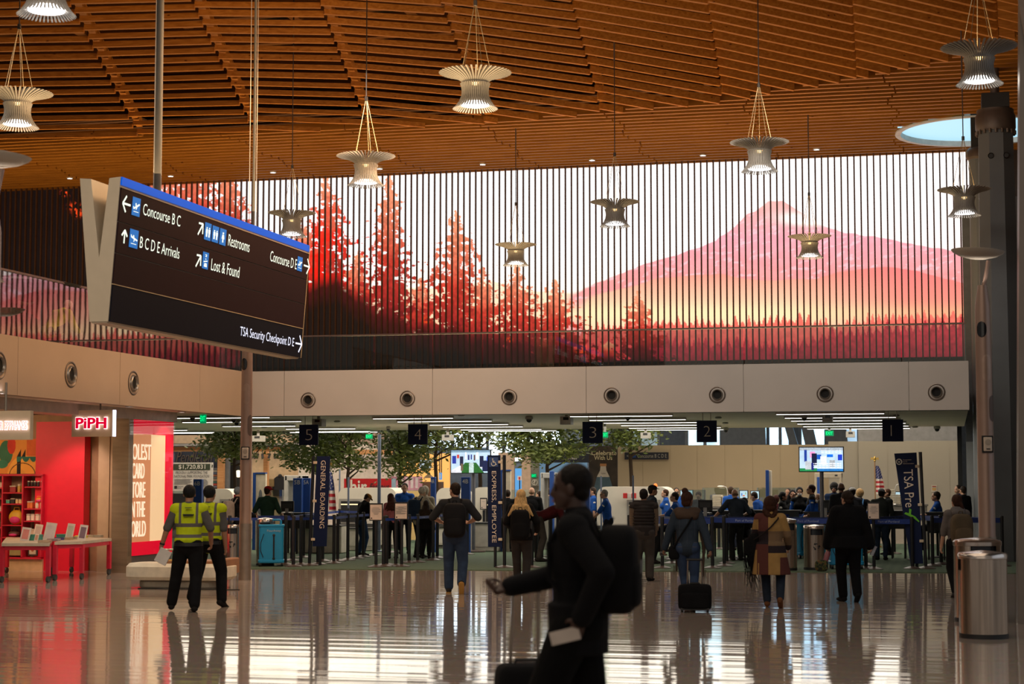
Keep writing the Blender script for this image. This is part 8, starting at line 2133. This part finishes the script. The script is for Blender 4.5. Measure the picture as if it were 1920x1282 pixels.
bg('officer person in a black vest with hair tied back, turned right', 1467, 922, 42, -110, top=BLK, tr=OFD, hair='lowbun', hairc=(.01, .008, .006), fem=True, sk=SK_M, sleeve=BLK, extra=badge_)
bg('bearded person in black behind the masked officers', 1478, 915, 45, 150, sk=SK_M, top=BLK, tl=1, tr=BLK)
bg('officer person raising a gloved hand to the ear', 1486, 918, 42.8, 170, sk=SK_M, top=BLK, tr=OFD, fem=True, hair='lowbun', hairc=(.01, .008, .006), rh=(-.05, .16, 1.62), lh=(-.3, .2, 1.1))
bg('masked officer person in a black vest facing the hall', 1499, 913, 42.2, 172, sk=SK_L, top=BLK, tr=OFD, fem=True, hair='lowbun', hairc=(.01, .008, .006), extra=both(mask_, badge_), sleeve=OFB)
bg('person in a black vest over blue sleeves with glasses facing left', 1522, 908, 41, 80, top=(.02, .018, .018), sleeve=OFB, tr=OFD, hairc=(.05, .022, .012), extra=both(glasses_, badge_), w=1.05)
bg('seated masked officer person in blue left of the big monitor post', 1534, 925, 40.8, 160, seat=True, sk=SK_L, top=OFB, hair='bald', hairc=(.3, .2, .15), extra=both(mask_, badge_), w=1.15, lh=(-.2, .35, 1.0), rh=(.2, .35, 1.0))
bg('officer person with black hair and beard facing the hall', 1564, 905, 43, 165, sk=SK_T, top=(.010, .022, .06), tr=OFD, hair='afro', hairc=(.006, .005, .005), extra=both(glasses_, badge_), rh=(.05, .25, 1.25))
bg('balding person in a dark grey shirt standing before the bearded officer', 1577, 904, 40, -4, sk=SK_T, top=(.022, .022, .026), hair='bald', hairc=(.05, .03, .02), w=1.08, tr=BLK, tl=.6)
bg('person in a white and blue baseball cap right of the big monitor', 1598, 913, 41.5, 10, top=(.05, .05, .06), tl=1, extra=cap_((.05, .06, .10), net=(.55, .53, .5)), tr=BLK)
b9 = bg('blond person with a light blue bag beside the white cap', 1612, 917, 42.5, -20, top=BLK, tl=1, hairc=(.45, .28, .12), tr=BLK, hair='afro', rh=(.38, .25, 1.28)); backpack(b9, 'light blue backpack of the blond person', (.10, .26, .55), (.15, .10, .14), .12, -.24)
bg('person in a grey mesh cap and dark green jacket leaning over the trays', 1650, 915, 40.3, -25, top=(.035, .04, .035), tl=1, extra=cap_((.16, .16, .17), net=(.24, .24, .25)), tr=(.03, .045, .08), lean=10, w=1.1, **fw)
bg('person with short brown hair behind the grey mesh cap', 1664, 916, 43, 100, top=BLK, tl=1, hairc=(.07, .03, .015), tr=BLK, fem=True)
bg('seated officer person in blue at the right, seen in profile', 1756, 922, 41.5, 75, seat=True, top=OFB, extra=badge_, sk=SK_M, lh=(-.15, .4, 1.0), rh=(.15, .4, 1.0))
bg('person in a dark jacket at the far right, left of two', 1797, 909, 47, 110, top=(.012, .02, .05), tl=1, tr=BLK)
bg('person in a dark jacket at the far right, right of two', 1806, 911, 45.5, 30, top=BLK, tl=1, tr=BLK)
bk_ = bg('person crouching in yellow trimmed clothes behind the small queue posts', 1042, 985, 43, -70, top=BLK, tl=1, tr=(.01, .01, .012), H=1.7, seat=True) if False else None
# on the left mezzanine
def mezz(lb, px, py, X, top, **k):
    p = atX(px, py, X); D = (p-O).dot(_RM @ V((0, 0, -1)))
    q = O+ray(px, 902)*D
    return person(lb, px, 0, D=D, z0=ZT-.02, top=top, vox=.0115, **k)
def atM(px, Xp):  # depth at which a column of the picture meets x = Xp
    return (atX(px, 560, Xp)-O).dot(_RM @ V((0, 0, -1)))
person('person in a red shirt seated under the dark canopy on the left mezzanine', 56, 0, 75, H=1.62, D=atM(56, XL-.9), z0=ZT-.02, sk=SK_T, top=(.45, .02, .03), top_len=.45, trousers=BLK, hair='short', vox=.0115, body=dict(hipz=.46, lf=(-.13, .38, .085), rf=(.13, .38, .085), lh=(-.2, .35, .75), rh=(.2, .35, .75)))
person('person at the left border on the mezzanine behind reflecting glass', 2, 0, -60, H=1.62, D=atM(2, XL-.9), z0=ZT-.02, sk=SK_T, top=(.22, .02, .03), top_len=.45, trousers=BLK, hair='short', vox=.0115, body=dict(hipz=.46, lf=(-.13, .38, .085), rf=(.13, .38, .085), lh=(-.2, .35, .75), rh=(.2, .35, .75)))
HV2 = rects('vest_yellow_upper', (.72, .72, .03), [(-1, 1, 1.12, 1.17, (.35, .2, .22)), (.06, .10, 1.1, 1.6, (.35, .2, .22))], absx=True)
person('person in a bright yellow safety jacket bending on the left mezzanine', 88, 0, -30, H=1.62, D=atM(95, XL-.8), z0=ZT-.02, sk=SK_M, top=HV2, top_len=.8, top_t=.03, trousers=BLK, hair='beanie', hairc=(.55, .45, .42), vox=.0115, body=dict(hipz=.36, lf=(-.13, .25, .085), rf=(.13, .25, .085), lean=42, lh=(-.2, .62, .35), rh=(.2, .62, .35), head=(0, 40)))
t = thing('parasol', 'wide dark canopy above the red shirted person on the mezzanine', 'parasol', (XL-1.2, atX(25, 530, XL-1.2).y, ZT-.02))
zc = atX(40, 530, XL-1.2).z-ZT
m = MB(); m.smooth = True; m.lathe([(1.15, zc-.10), (1.18, zc-.06), (.6, zc+.04), (.001, zc+.10)], n=32, caps=False); m.build('canopy', mat('canopy_dark', (.025, .022, .018), .7), t); MB().cyl((0, 0, 0), (0, 0, zc+.05), .025, n=10).build('pole', BLACK, t)
finish_people()
